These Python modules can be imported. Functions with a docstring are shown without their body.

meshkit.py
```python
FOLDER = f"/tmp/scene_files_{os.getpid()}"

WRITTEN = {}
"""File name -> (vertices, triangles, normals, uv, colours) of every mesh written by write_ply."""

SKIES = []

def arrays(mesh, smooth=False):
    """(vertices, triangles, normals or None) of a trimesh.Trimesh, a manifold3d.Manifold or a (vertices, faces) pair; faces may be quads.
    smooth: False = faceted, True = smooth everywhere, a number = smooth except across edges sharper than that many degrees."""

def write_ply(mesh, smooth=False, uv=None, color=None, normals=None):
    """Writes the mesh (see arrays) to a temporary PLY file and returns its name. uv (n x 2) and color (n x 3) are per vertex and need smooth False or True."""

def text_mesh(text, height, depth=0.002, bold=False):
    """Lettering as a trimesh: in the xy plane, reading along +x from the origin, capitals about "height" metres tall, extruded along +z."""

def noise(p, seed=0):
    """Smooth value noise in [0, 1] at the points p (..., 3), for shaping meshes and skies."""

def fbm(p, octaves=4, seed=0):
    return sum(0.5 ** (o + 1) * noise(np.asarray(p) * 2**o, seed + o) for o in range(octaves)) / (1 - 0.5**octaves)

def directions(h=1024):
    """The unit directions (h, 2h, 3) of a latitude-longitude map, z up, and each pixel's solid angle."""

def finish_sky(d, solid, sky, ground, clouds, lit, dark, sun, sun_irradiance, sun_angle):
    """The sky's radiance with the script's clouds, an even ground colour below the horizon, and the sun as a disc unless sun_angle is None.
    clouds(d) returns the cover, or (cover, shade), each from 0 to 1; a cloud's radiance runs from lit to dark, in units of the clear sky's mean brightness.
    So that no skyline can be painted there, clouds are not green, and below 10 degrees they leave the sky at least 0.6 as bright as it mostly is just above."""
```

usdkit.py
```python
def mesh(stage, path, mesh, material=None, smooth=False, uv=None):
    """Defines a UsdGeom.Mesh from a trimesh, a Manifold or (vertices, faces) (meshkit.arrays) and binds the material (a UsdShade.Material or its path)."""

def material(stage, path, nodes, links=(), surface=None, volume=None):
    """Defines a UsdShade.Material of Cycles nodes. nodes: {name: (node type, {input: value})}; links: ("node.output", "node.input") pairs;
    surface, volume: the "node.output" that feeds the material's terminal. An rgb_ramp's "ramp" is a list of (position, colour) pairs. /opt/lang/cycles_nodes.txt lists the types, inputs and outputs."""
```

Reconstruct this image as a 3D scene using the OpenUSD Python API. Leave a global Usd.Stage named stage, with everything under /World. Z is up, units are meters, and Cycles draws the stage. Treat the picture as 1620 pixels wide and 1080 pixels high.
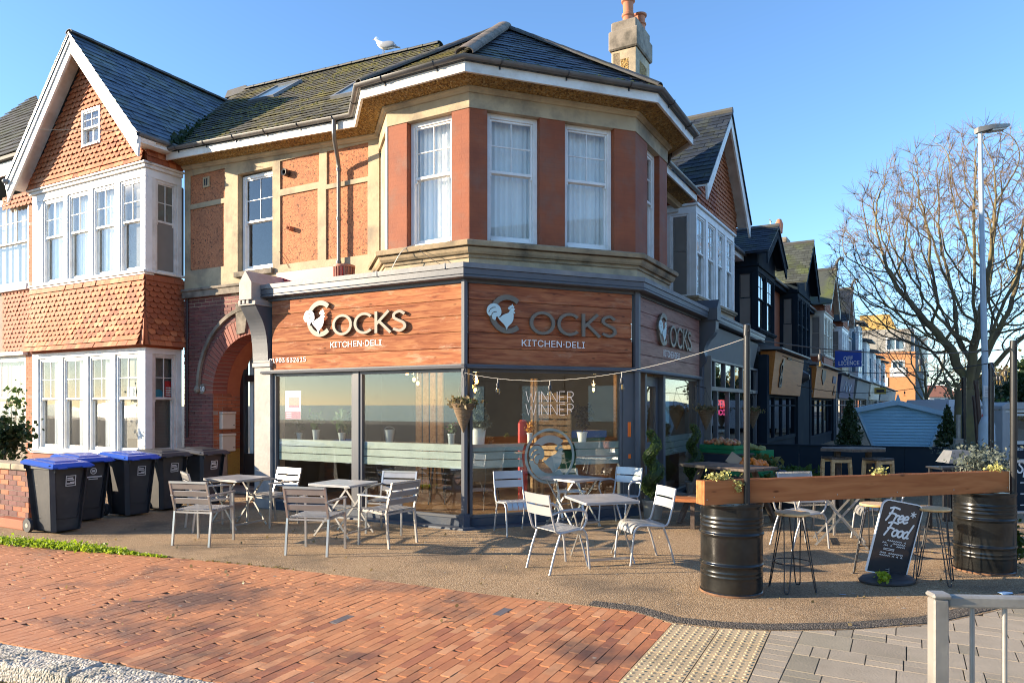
import math, random
import numpy as np, trimesh, usdkit, meshkit
import shapely
from shapely.geometry import Polygon, LineString, Point, box as sbox
from shapely.ops import unary_union
from shapely import affinity
from pxr import Usd, UsdGeom, UsdLux, UsdShade, Gf, Sdf, Vt

stage = Usd.Stage.CreateInMemory()
UsdGeom.SetStageUpAxis(stage, 'Z'); UsdGeom.SetStageMetersPerUnit(stage, 1.0)
UsdGeom.Xform.Define(stage, '/World'); UsdGeom.Scope.Define(stage, '/World/Looks')
# ------------------------------------------------------------------ camera, sky, sun, exposure
FPX, EYE, CX, HY = 1130.0, 1.80, 810.0, 640.0          # focal length and horizon in photograph pixels (1620 x 1080)
cam = UsdGeom.Camera.Define(stage, '/World/camera')
cam.AddTranslateOp().Set((0, 0, EYE)); cam.AddRotateXOp().Set(90.0)
cam.CreateHorizontalApertureAttr(36.0); cam.CreateVerticalApertureAttr(36.0 * 682 / 1024)
cam.CreateFocalLengthAttr(36.0 * FPX / 1620.0)
cam.CreateVerticalApertureOffsetAttr(36.0 * 100.0 / 1620.0)
cam.CreateClippingRangeAttr((0.05, 5000.0))
cam.CreateExposureAttr(1.5)
SUN_ELEV = math.radians(15.5)
SUN_DIR = np.array([-math.cos(SUN_ELEV) * 0.998, -math.cos(SUN_ELEV) * 0.06, math.sin(SUN_ELEV)])
SUN_DIR /= np.linalg.norm(SUN_DIR)
SUN_ROT = math.atan2(SUN_DIR[0], SUN_DIR[1])
sun = UsdLux.DistantLight.Define(stage, '/World/sun')
sun.CreateIntensityAttr(1.25); sun.CreateAngleAttr(0.5); sun.CreateColorAttr(Gf.Vec3f(1.0, 0.83, 0.61))
sun.GetPrim().CreateAttribute('inputs:normalize', Sdf.ValueTypeNames.Bool).Set(True)
_z = SUN_DIR; _x = np.cross([0, 0, 1.0], _z); _x /= np.linalg.norm(_x); _y = np.cross(_z, _x)
sun.AddTransformOp().Set(Gf.Matrix4d(*_x, 0, *_y, 0, *_z, 0, 0, 0, 0, 1))
dome = UsdLux.DomeLight.Define(stage, '/World/sky')
dome.CreateIntensityAttr(1.0)
skym = usdkit.material(stage, '/World/Looks/sky', {
    'sky': ('sky_texture', {'sky_type': 'single_scattering', 'sun_disc': False, 'sun_elevation': SUN_ELEV, 'sun_rotation': SUN_ROT,
                            'air_density': 1.0, 'aerosol_density': 0.1, 'ozone_density': 4.5, 'altitude': 0.0}),
    'bg': ('background_shader', {'strength': 0.13})}, [('sky.color', 'bg.color')], surface='bg.background')
UsdShade.MaterialBindingAPI.Apply(dome.GetPrim()).Bind(skym)
dome.GetPrim().SetCustomDataByKey('kind', 'structure'); dome.GetPrim().SetCustomDataByKey('label', 'clear blue winter sky above the street')

# ------------------------------------------------------------------ the place's own axes: p runs along the left shop face, q up the street
P1 = np.array([-0.70, 10.27]); _a = math.radians(29.0); EP = np.array([math.cos(_a), -math.sin(_a)]); EQ = np.array([math.sin(_a), math.cos(_a)])
def W(p, q): return P1 + p * EP + q * EQ
def W3(p, q, z): a = W(p, q); return np.array([a[0], a[1], z])
def PQ(w): d = np.asarray(w)[:2] - P1; return float(d @ EP), float(d @ EQ)
def ray(x, y): return np.array([(x - CX) / FPX, 1.0, (HY - y) / FPX])
EYE3 = np.array([0, 0, EYE])
def gnd(x, y, z=0.0): r = ray(x, y); return EYE3 + r * ((z - EYE) / r[2])
def atY(x, y, Y): return EYE3 + ray(x, y) * Y
class Fr:
    """A wall's own frame: u along it, v out of it, z up."""
    def __init__(s, o, u, n, z0=0.0):
        s.o = np.array([o[0], o[1], z0]); s.u = np.array([u[0], u[1], 0.0]) / np.hypot(*u[:2]); s.n = np.array([n[0], n[1], 0.0]) / np.hypot(*n[:2])
        s.R = np.stack([s.u, s.n, [0, 0, 1.0]], 1); s.flip = np.linalg.det(s.R) < 0
    def m(s, mesh): V, F = mesh; return V @ s.R.T + s.o, (F[:, ::-1] if s.flip else F)
    def pt(s, u, v, z): return s.o + s.R @ np.array([u, v, z])
    def hit(s, x, y, v=0.0):
        r = ray(x, y); t = ((s.o + s.n * v - EYE3) @ s.n) / (r @ s.n); d = EYE3 + r * t - s.o
        return float(d @ s.u), float(d[2])
    def off(s, u, v): w = s.pt(u, v, 0); return Fr(w[:2], s.u[:2], s.n[:2])
def faceframe(a, b):
    a, b = W(*a), W(*b); d = (b - a) / np.linalg.norm(b - a); return Fr(a, d, (d[1], -d[0])), float(np.linalg.norm(b - a))

# ------------------------------------------------------------------ meshes as (vertices, triangles)
_BF = np.array([[0,2,1],[1,2,3],[4,5,6],[5,7,6],[0,1,4],[1,5,4],[2,6,3],[3,6,7],[0,4,2],[2,4,6],[1,3,5],[3,7,5]])
def box(x0, x1, y0, y1, z0, z1):
    return np.array([[x, y, z] for z in (z0, z1) for y in (y0, y1) for x in (x0, x1)], float), _BF
_cv = np.array([[sx * (1 if k != 0 else .9), sy * (1 if k != 1 else .9), sz * (1 if k != 2 else .9)] for sx in (-1, 1) for sy in (-1, 1) for sz in (-1, 1) for k in range(3)], float)
# in _cv the k-th copy is pulled in along axis k: rebuild so that each corner has three vertices, each lying on one face
_cs = np.array([[sx, sy, sz] for sx in (-1, 1) for sy in (-1, 1) for sz in (-1, 1) for k in range(3)], float)
_ck = np.array([[0.0 if k == a else 1.0 for a in range(3)] for _ in range(8) for k in range(3)])
_t = trimesh.Trimesh(_cs * (1 - .1 * _ck), process=False, faces=np.zeros((0, 3), int))
from scipy.spatial import ConvexHull
def _hullfaces(V):
    h = ConvexHull(V); F = h.simplices.copy(); c = V.mean(0)
    for i, f in enumerate(F):
        n = np.cross(V[f[1]] - V[f[0]], V[f[2]] - V[f[0]])
        if n @ (V[f[0]] - c) < 0: F[i] = f[::-1]
    return F
_CF = _hullfaces(_cs * (1 - .1 * _ck))
def cbox(x0, x1, y0, y1, z0, z1, c=0.006):
    lo, hi = np.array([x0, y0, z0], float), np.array([x1, y1, z1], float); m, h = (lo + hi) / 2, (hi - lo) / 2
    c = min(c, h.min() * .9); return m + _cs * (h - c * _ck), _CF
def hull(V): V = np.asarray(V, float); return V, _hullfaces(V)
def cat(*ms):
    if len(ms) == 1 and isinstance(ms[0], list): ms = ms[0]
    V, F, n = [], [], 0
    for v, f in ms: V.append(v); F.append(f + n); n += len(v)
    return (np.vstack(V), np.vstack(F)) if V else (np.zeros((0, 3)), np.zeros((0, 3), int))
def mv(m, x=0, y=0, z=0): return m[0] + np.array([x, y, z]), m[1]
def rot(m, ax, deg, c=(0, 0, 0)):
    M = trimesh.transformations.rotation_matrix(math.radians(deg), ax)[:3, :3]; c = np.array(c); return (m[0] - c) @ M.T + c, m[1]
def scl(m, s): 
    s = np.broadcast_to(np.asarray(s, float), 3); return m[0] * s, (m[1][:, ::-1] if np.prod(s) < 0 else m[1])
def place(m, loc, rz=0): return mv(rot(m, (0, 0, 1), rz), *loc)
def extr(poly, h):
    """shapely polygon in xy extruded from z=0 to h"""
    out = []
    for g in getattr(poly, 'geoms', [poly]):
        if g.geom_type == 'Polygon' and g.area > 1e-7:
            t = trimesh.creation.extrude_polygon(shapely.remove_repeated_points(g, 1e-5), h, engine='earcut'); out.append((np.array(t.vertices), np.array(t.faces)))
    return cat(out)
def wallx(poly, v0, v1):
    """polygon in (u, z) extruded in v from v0 to v1"""
    V, F = extr(poly, v1 - v0); return np.stack([V[:, 0], V[:, 2] + v0, V[:, 1]], 1), F[:, ::-1]
def tube(P, r, n=8, closed=False, cap=True):
    P = np.asarray(P, float); N = len(P); r = np.broadcast_to(np.asarray(r, float), N)
    T = np.roll(P, -1, 0) - np.roll(P, 1, 0) if closed else np.gradient(P, axis=0)
    T /= np.linalg.norm(T, axis=1, keepdims=True) + 1e-12
    a = np.array([0, 0, 1.0]) if abs(T[0][2]) < .9 else np.array([1.0, 0, 0])
    A = np.zeros((N, 3)); a = a - T[0] * (a @ T[0]); A[0] = a / np.linalg.norm(a)
    for i in range(1, N): a = A[i-1] - T[i] * (A[i-1] @ T[i]); A[i] = a / (np.linalg.norm(a) + 1e-12)
    Bn = np.cross(T, A); th = np.arange(n) * 2 * np.pi / n
    V = (P[:, None] + r[:, None, None] * (np.cos(th)[None, :, None] * A[:, None] + np.sin(th)[None, :, None] * Bn[:, None])).reshape(-1, 3)
    F = []
    for i in range(N if closed else N - 1):
        j = (i + 1) % N
        for k in range(n):
            l = (k + 1) % n; F += [[i*n+k, i*n+l, j*n+l], [i*n+k, j*n+l, j*n+k]]
    if cap and not closed:
        for k in range(1, n - 1): F += [[0, k + 1, k], [(N-1)*n, (N-1)*n + k, (N-1)*n + k + 1]]
    return V, np.array(F)
def bar(a, b, w, h=None):
    """a square bar from a to b"""
    h = h or w; a, b = np.asarray(a, float), np.asarray(b, float); t = (b - a) / np.linalg.norm(b - a)
    s = np.cross(t, [0, 0, 1.0]) if abs(t[2]) < .95 else np.array([1.0, 0, 0]); s /= np.linalg.norm(s); k = np.cross(s, t)
    V = np.array([e + s * i * w / 2 + k * j * h / 2 for e in (a, b) for i, j in ((-1, -1), (1, -1), (1, 1), (-1, 1))])
    return V, np.array([[0,1,2],[0,2,3],[4,6,5],[4,7,6],[0,4,1],[1,4,5],[1,5,2],[2,5,6],[2,6,3],[3,6,7],[3,7,0],[0,7,4]])
def lathe(prof, n=24):
    P = np.asarray(prof, float); th = np.arange(n) * 2 * np.pi / n
    V = np.stack([P[:, 0, None] * np.cos(th), P[:, 0, None] * np.sin(th), np.repeat(P[:, 1, None], n, 1)], -1).reshape(-1, 3); F = []
    for i in range(len(P) - 1):
        for k in range(n):
            l = (k + 1) % n; F += [[i*n+k, i*n+l, (i+1)*n+l], [i*n+k, (i+1)*n+l, (i+1)*n+k]]
    return V, np.array(F)
_ico = {s: trimesh.creation.icosphere(s) for s in (0, 1, 2, 3)}
def ball(c, r, s=1): t = _ico[s]; return np.array(t.vertices) * np.broadcast_to(np.asarray(r, float), 3) + np.asarray(c), np.array(t.faces)
def smoothpath(P, n=6, closed=False):
    """Catmull-Rom through the points"""
    P = np.asarray(P, float); Q = np.vstack([P[-1:], P, P[:2]]) if closed else np.vstack([2 * P[0] - P[1], P, 2 * P[-1] - P[-2]]); out = []
    for i in range(1, len(Q) - 2):
        for t in np.arange(n) / n:
            a, b, c, d = Q[i-1:i+3]; out.append(.5 * (2*b + (c-a)*t + (2*a-5*b+4*c-d)*t*t + (3*b-a-3*c+d)*t**3))
    if not closed: out.append(P[-1])
    return np.array(out)
def arc(c, r, a0, a1, n=12): t = np.radians(np.linspace(a0, a1, n)); return np.stack([c[0] + r * np.cos(t), c[1] + r * np.sin(t)], 1)
def sweep(path, prof, closedprof=True):
    """a profile [(out, z)] carried along a path of (p, q) corners with mitres; outside is to the right of the path"""
    P = np.array([W(*a) for a in path]); d = np.diff(P, axis=0); d /= np.linalg.norm(d, axis=1, keepdims=True); nn = np.stack([d[:, 1], -d[:, 0]], 1)
    M = [nn[0]] + [(nn[i] + nn[i+1]) / (1 + nn[i] @ nn[i+1]) for i in range(len(nn) - 1)] + [nn[-1]]
    prof = np.array(prof, float); k = len(prof); V = np.array([[*(P[i] + M[i] * o), z] for i in range(len(P)) for o, z in prof]); F = []
    for i in range(len(P) - 1):
        for j in range(k if closedprof else k - 1):
            l = (j + 1) % k; F += [[i*k+j, (i+1)*k+j, (i+1)*k+l], [i*k+j, (i+1)*k+l, i*k+l]]
    if closedprof:
        for j in range(1, k - 1): F += [[0, j, j + 1], [(len(P)-1)*k, (len(P)-1)*k + j + 1, (len(P)-1)*k + j]]
    return V, np.array(F)
def offs(path, o):
    P = np.array(path, float); d = np.diff(P, axis=0); d /= np.linalg.norm(d, axis=1, keepdims=True); nn = np.stack([d[:, 1], -d[:, 0]], 1)
    M = [nn[0]] + [(nn[i] + nn[i+1]) / (1 + nn[i] @ nn[i+1]) for i in range(len(nn) - 1)] + [nn[-1]]
    return [tuple(P[i] + M[i] * o) for i in range(len(P))]
def leaves(C, size, rng, up=0.3, aspect=1.6, var=.5):
    """one small bent quad (two triangles) at each centre"""
    C = np.asarray(C, float); n = len(C); a = rng.normal(size=(n, 3)); a[:, 2] += up; a /= np.linalg.norm(a, axis=1, keepdims=True)
    b = rng.normal(size=(n, 3)); b -= a * (a * b).sum(1, keepdims=True); b /= np.linalg.norm(b, axis=1, keepdims=True); c = np.cross(a, b)
    s = (size * (1 + var * rng.uniform(-1, 1, n)))[:, None]
    V = np.stack([C - b*s*.5, C + a*s*aspect*.45 - c*s*.1, C + b*s*.5, C - a*s*aspect*.45 - c*s*.1], 1).reshape(-1, 3)
    i = np.arange(n)[:, None] * 4; return V, np.vstack([i + [0, 1, 2], i + [0, 2, 3]])

# ------------------------------------------------------------------ prims
_names = {}
def numbered(parent, name):
    k = (parent, name); n = _names.get(k, 0); _names[k] = n + 1
    return f'{parent}/{name}' if n == 0 else f'{parent}/{name}_{n:03d}'
class Node:
    def __init__(s, path, inv): s.path, s.inv = path, inv
    @property
    def prim(s): return stage.GetPrimAtPath(s.path)
def tagp(prim, label=None, cat_=None, group=None, kind=None):
    for k, v in (('label', label), ('category', cat_), ('group', group), ('kind', kind)):
        if v: prim.SetCustomDataByKey(k, v)
def thing(name, label, cat_, loc=(0, 0, 0), rz=0.0, group=None, kind=None):
    path = numbered('/World', name); x = UsdGeom.Xform.Define(stage, path)
    x.AddTranslateOp().Set(Gf.Vec3d(*map(float, loc))); x.AddRotateZOp().Set(float(rz))
    tagp(x.GetPrim(), label, cat_, group, kind)
    c, s = math.cos(math.radians(rz)), math.sin(math.radians(rz))
    return Node(path, (np.array(loc, float), np.array([[c, s, 0], [-s, c, 0], [0, 0, 1.0]])))
def write(path, mesh, mat, smooth=False):
    V, F = mesh
    if smooth: return usdkit.mesh(stage, path, (V, F), MATS[mat], smooth=smooth).GetPrim()
    m = UsdGeom.Mesh.Define(stage, path)
    m.CreatePointsAttr(Vt.Vec3fArray.FromNumpy(np.ascontiguousarray(V, np.float32)))
    m.CreateFaceVertexCountsAttr(Vt.IntArray.FromNumpy(np.full(len(F), 3, np.int32)))
    m.CreateFaceVertexIndicesAttr(Vt.IntArray.FromNumpy(np.ascontiguousarray(F, np.int32).ravel()))
    m.CreateSubdivisionSchemeAttr('none')
    UsdShade.MaterialBindingAPI.Apply(m.GetPrim()).Bind(MATS[mat]); return m.GetPrim()
def part(parent, name, mesh, mat, smooth=False, local=False, label=None, kind=None):
    path = numbered(parent.path, name); V, F = mesh
    if not local and parent.inv is not None: o, R = parent.inv; V = (V - o) @ R.T
    p = write(path, (V, F), mat, smooth); tagp(p, label, kind=kind)
    return Node(path, parent.inv if not local else parent.inv)
def solo(name, label, cat_, mesh, mat, smooth=False, group=None, kind=None):
    path = numbered('/World', name); V, F = mesh
    b = V.min(0); c = (V.max(0) + b) / 2; o = np.array([c[0], c[1], b[2]])
    p = write(path, (V - o, F), mat, smooth); UsdGeom.Xformable(p).AddTranslateOp().Set(Gf.Vec3d(*map(float, o)))
    tagp(p, label, cat_, group, kind); return Node(path, (o, np.eye(3)))
def struct(name, mesh, mat, label=None, smooth=False, kind='structure'):
    path = numbered('/World', name); p = write(path, mesh, mat, smooth); tagp(p, label, kind=kind); return Node(path, (np.zeros(3), np.eye(3)))
def dup(src, loc, rz, label, group=None):
    path = numbered('/World', src.path.rsplit('/', 1)[1].rstrip('0123456789').rstrip('_')); x = UsdGeom.Xform.Define(stage, path)
    x.GetPrim().GetReferences().AddInternalReference(src.path)
    ops = {o.GetOpName(): o for o in UsdGeom.Xformable(x).GetOrderedXformOps()}
    x.GetPrim().GetAttribute('xformOp:translate').Set(Gf.Vec3d(*map(float, loc))); x.GetPrim().GetAttribute('xformOp:rotateZ').Set(float(rz))
    x.GetPrim().SetInstanceable(True); tagp(x.GetPrim(), label, src.prim.GetCustomDataByKey('category'), group or src.prim.GetCustomDataByKey('group')); return Node(path, None)
def pieces(parent, name, meshes, mats, seed=1, limit=300, inview=True):
    """countable pieces: the ones that show largest each a part, the rest one joined part"""
    rng = random.Random(seed); sc = []
    for m in meshes:
        c = m[0].mean(0); d = np.linalg.norm(c - EYE3); e = np.ptp(m[0], axis=0); s = (np.sort(e)[1] * np.sort(e)[2]) / d ** 2
        if c[1] > .3:
            x, y = CX + FPX * c[0] / c[1], HY - FPX * (c[2] - EYE) / c[1]
            if not (-20 < x < 1640 and -20 < y < 1100): s *= 1e-3
        else: s *= 1e-4
        sc.append(s)
    order = np.argsort(-np.array(sc)); mats = mats if isinstance(mats, (list, tuple)) else [mats]
    for i in order[:limit]: part(parent, name, meshes[i], rng.choice(mats))
    rest = [meshes[i] for i in order[limit:]]
    if rest: part(parent, name, cat(rest), mats[0], kind='stuff')
# ------------------------------------------------------------------ materials
MATS = {}
def M(name, col, col2=None, scale=6.0, rough=0.7, metal=0.0, bump=0.0, bscale=40.0, var=0.0, spec=0.5, stretch=None, dirt=None, dscale=1.2, damt=0.5, coat=0.0, detail=5.0, bdist=0.01, rvar=0.0, dlo=.47, dhi=.67):
    """a principled material whose colour runs between two tones by noise in the object's place, with fine relief; var shifts the tone from piece to piece"""
    n = {'g': ('geometry', {}), 'p': ('principled_bsdf', {'roughness': rough, 'metallic': metal, 'specular_ior_level': spec, 'coat_weight': coat, 'coat_roughness': .1, 'base_color': col})}; L = []
    pos = 'g.position'
    if stretch: n['mp'] = ('mapping', {'scale': stretch}); L.append(('g.position', 'mp.vector')); pos = 'mp.vector'
    last = None
    if col2 is not None:
        n['n'] = ('noise_texture', {'scale': scale, 'detail': detail, 'roughness': .6}); L.append((pos, 'n.vector'))
        n['r'] = ('rgb_ramp', {'ramp': [(.3, col), (.7, col2)]}); L += [('n.fac', 'r.fac')]; last = 'r.color'
    if dirt is not None:
        n['dn'] = ('noise_texture', {'scale': dscale, 'detail': 6.0, 'roughness': .65}); L.append(('g.position', 'dn.vector'))
        n['dm'] = ('map_range', {'from_min': dlo, 'from_max': dhi, 'to_min': 0., 'to_max': damt, 'clamp': True}); L.append(('dn.fac', 'dm.value'))
        n['dx'] = ('mix', {'mix_type': 'mix', 'color1': col, 'color2': dirt}); L.append(('dm.result', 'dx.fac'))
        if last: L.append((last, 'dx.color1'))
        last = 'dx.color'
    if var:
        n['oi'] = ('object_info', {}); n['ad'] = ('math', {'math_type': 'add'}); n['fr'] = ('math', {'math_type': 'fraction'})
        L += [('oi.random', 'ad.value1'), ('g.random_per_island', 'ad.value2'), ('ad.value', 'fr.value1')]
        n['mr'] = ('map_range', {'from_min': 0., 'from_max': 1., 'to_min': 1 - var, 'to_max': 1 + var}); L.append(('fr.value', 'mr.value'))
        n['hs'] = ('hsv', {'hue': .5, 'saturation': 1., 'fac': 1., 'color': col}); L.append(('mr.result', 'hs.value'))
        if last: L.append((last, 'hs.color'))
        last = 'hs.color'
    if last: L.append((last, 'p.base_color'))
    if rvar:
        n['rn'] = ('noise_texture', {'scale': 3.0, 'detail': 4.0}); n['rr'] = ('map_range', {'from_min': .3, 'from_max': .7, 'to_min': max(rough - rvar, .03), 'to_max': rough + rvar, 'clamp': True})
        L += [('g.position', 'rn.vector'), ('rn.fac', 'rr.value'), ('rr.result', 'p.roughness')]
    if bump:
        n['bn'] = ('noise_texture', {'scale': bscale, 'detail': 3.0}); n['b'] = ('bump', {'strength': bump, 'distance': bdist}); L += [(pos, 'bn.vector'), ('bn.fac', 'b.height'), ('b.normal', 'p.normal')]
    MATS[name] = usdkit.material(stage, f'/World/Looks/{name}', n, L, surface='p.BSDF')
def grainy(name, cols, scale, rough=.85, bump=.6, dirt=None, dscale=.6, damt=.6, bdist=.012, patch=None):
    """chippings: a Voronoi of small stones, each its own tone"""
    n = {'g': ('geometry', {}), 'v': ('voronoi_texture', {'scale': scale}), 's': ('separate_color', {}), 'r': ('rgb_ramp', {'ramp': cols}), 'p': ('principled_bsdf', {'roughness': rough, 'specular_ior_level': .35}),
         'b': ('bump', {'strength': bump, 'distance': bdist, 'invert': True}), 'dn': ('noise_texture', {'scale': dscale, 'detail': 6.0, 'roughness': .62}),
         'dm': ('map_range', {'from_min': .48, 'from_max': .7, 'to_min': 0., 'to_max': damt, 'clamp': True}), 'dx': ('mix', {'mix_type': 'mix', 'color2': dirt or (.03, .03, .03)})}
    L = [('g.position', 'v.vector'), ('v.color', 's.color'), ('s.r', 'r.fac'), ('g.position', 'dn.vector'), ('dn.fac', 'dm.value'), ('r.color', 'dx.color1'), ('v.distance', 'b.height'), ('b.normal', 'p.normal'), ('dx.color', 'p.base_color')]
    if dirt: L.append(('dm.result', 'dx.fac'))
    else: n['dx'][1]['fac'] = 0.0
    MATS[name] = usdkit.material(stage, f'/World/Looks/{name}', n, L, surface='p.BSDF')
def timber(name, c1, c2, c3, axis, scale=1.0, rough=.5, bump=.25, var=.12, spec=.35, pale=None):
    """boards: grain stretched along one horizontal axis or z, with knots and darker streaks"""
    n = {'g': ('geometry', {}), 'tr': ('vector_rotate', {'rotate_type': 'z_axis', 'angle': axis}), 'mp': ('mapping', {'scale': (.9 * scale, 9 * scale, 9 * scale)}),
         'n': ('noise_texture', {'scale': 2.2, 'detail': 7.0, 'roughness': .62, 'distortion': .6}), 'r': ('rgb_ramp', {'ramp': [(.28, c3), (.45, c1), (.62, c2), (.8, c1)]}),
         'mk': ('mapping', {'scale': (2.4, 7.5, 7.5)}), 'k': ('voronoi_texture', {'scale': 1.1, 'randomness': 1.0}), 'km': ('map_range', {'from_min': .05, 'from_max': .12, 'to_min': .8, 'to_max': 0., 'clamp': True}),
         'kx': ('mix', {'mix_type': 'mix', 'color2': tuple(v * .35 for v in c3)}),
         'oi': ('object_info', {}), 'ad': ('math', {'math_type': 'add'}), 'fr': ('math', {'math_type': 'fraction'}), 'mr': ('map_range', {'to_min': 1 - var, 'to_max': 1 + var}), 'hs': ('hsv', {'hue': .5, 'saturation': 1., 'fac': 1.}),
         'b': ('bump', {'strength': bump, 'distance': .006}), 'p': ('principled_bsdf', {'roughness': rough, 'specular_ior_level': spec})}
    L = [('g.position', 'tr.vector'), ('tr.vector', 'mp.vector'), ('mp.vector', 'n.vector'), ('n.fac', 'r.fac'), ('tr.vector', 'mk.vector'), ('mk.vector', 'k.vector'), ('k.distance', 'km.value'), ('km.result', 'kx.fac'), ('r.color', 'kx.color1'),
         ('oi.random', 'ad.value1'), ('g.random_per_island', 'ad.value2'), ('ad.value', 'fr.value1'), ('fr.value', 'mr.value'), ('mr.result', 'hs.value'), ('kx.color', 'hs.color'), ('hs.color', 'p.base_color'), ('n.fac', 'b.height'), ('b.normal', 'p.normal')]
    if pale:
        n |= {'pm': ('mapping', {'scale': (1.1, 4.5, 4.5)}), 'pn': ('noise_texture', {'scale': 1.6, 'detail': 8.0, 'roughness': .75}), 'pr': ('map_range', {'from_min': .56, 'from_max': .68, 'to_min': 0., 'to_max': .75, 'clamp': True}), 'px': ('mix', {'color2': pale})}
        L.remove(('hs.color', 'p.base_color')); L += [('tr.vector', 'pm.vector'), ('pm.vector', 'pn.vector'), ('pn.fac', 'pr.value'), ('pr.result', 'px.fac'), ('hs.color', 'px.color1'), ('px.color', 'p.base_color')]
    MATS[name] = usdkit.material(stage, f'/World/Looks/{name}', n, L, surface='p.BSDF')
def pane(name, tint=(.92, .95, .94), ior=1.5, wobble=.0):
    n = {'t': ('transparent_bsdf', {'color': tint}), 'gl': ('glossy_bsdf', {'color': (1, 1, 1), 'roughness': 0.01}), 'f': ('fresnel', {}), 'm': ('mix_closure', {}), 'gg': ('geometry', {}), 'io': ('mix_float', {'a': ior, 'b': 1.0 / ior})}
    L = [('gg.backfacing', 'io.fac'), ('io.result', 'f.IOR'), ('f.fac', 'm.fac'), ('t.BSDF', 'm.closure1'), ('gl.BSDF', 'm.closure2')]
    if wobble:
        n |= {'g': ('geometry', {}), 'no': ('noise_texture', {'scale': 1.3, 'detail': 1.0}), 'b': ('bump', {'strength': wobble, 'distance': .02})}; L += [('g.position', 'no.vector'), ('no.fac', 'b.height'), ('b.normal', 'gl.normal')]
    MATS[name] = usdkit.material(stage, f'/World/Looks/{name}', n, L, surface='m.closure')
def leafm(name, col, col2, trans=.35, var=.35, rough=.5):
    n = {'g': ('geometry', {}), 'r': ('rgb_ramp', {'ramp': [(0., col), (1., col2)]}), 'no': ('noise_texture', {'scale': 5.0, 'detail': 2.0}), 'ad': ('math', {'math_type': 'add'}), 'mu': ('math', {'math_type': 'multiply', 'value2': .5}),
         'p': ('principled_bsdf', {'roughness': rough}), 't': ('translucent_bsdf', {}), 'm': ('mix_closure', {'fac': trans})}
    L = [('g.position', 'no.vector'), ('no.fac', 'ad.value1'), ('g.random_per_island', 'ad.value2'), ('ad.value', 'mu.value1'), ('mu.value', 'r.fac'), ('r.color', 'p.base_color'), ('r.color', 't.color'), ('p.BSDF', 'm.closure1'), ('t.BSDF', 'm.closure2')]
    MATS[name] = usdkit.material(stage, f'/World/Looks/{name}', n, L, surface='m.closure')
def glow(name, col, s):
    MATS[name] = usdkit.material(stage, f'/World/Looks/{name}', {'e': ('emission', {'color': col, 'strength': s})}, [], surface='e.emission')
RAD = math.radians
M('stone_trim', (.47, .37, .235), (.38, .295, .185), 3.0, .85, bump=.35, bscale=30, dirt=(.17, .145, .11), dscale=1.6, damt=.8)
M('stone_sill', (.38, .285, .17), (.25, .18, .105), 3.0, .85, bump=.3, bscale=30, dirt=(.09, .075, .05), dscale=2.2, damt=.85)
M('stone_grey', (.26, .22, .17), (.16, .13, .10), 4.0, .9, bump=.4, bscale=30, dirt=(.06, .055, .04), dscale=2.0, damt=.8)
grainy('pebble_pink', [(0, (.50, .21, .10)), (.6, (.44, .17, .08)), (.85, (.36, .14, .07)), (1, (.10, .05, .03))], 38, .9, .5, dirt=(.22, .10, .06), dscale=1.5, damt=.5)
grainy('pebble_gold', [(0, (.42, .27, .09)), (.4, (.34, .20, .06)), (.75, (.16, .09, .03)), (1, (.52, .38, .18))], 34, .9, .9, dirt=(.12, .08, .04), dscale=1.4, damt=.6, bdist=.03)
M('red_render', (.29, .076, .024), (.215, .053, .019), 2.5, .75, bump=.3, bscale=45, dirt=(.20, .10, .065), dscale=2.2, damt=.6, stretch=None)
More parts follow.
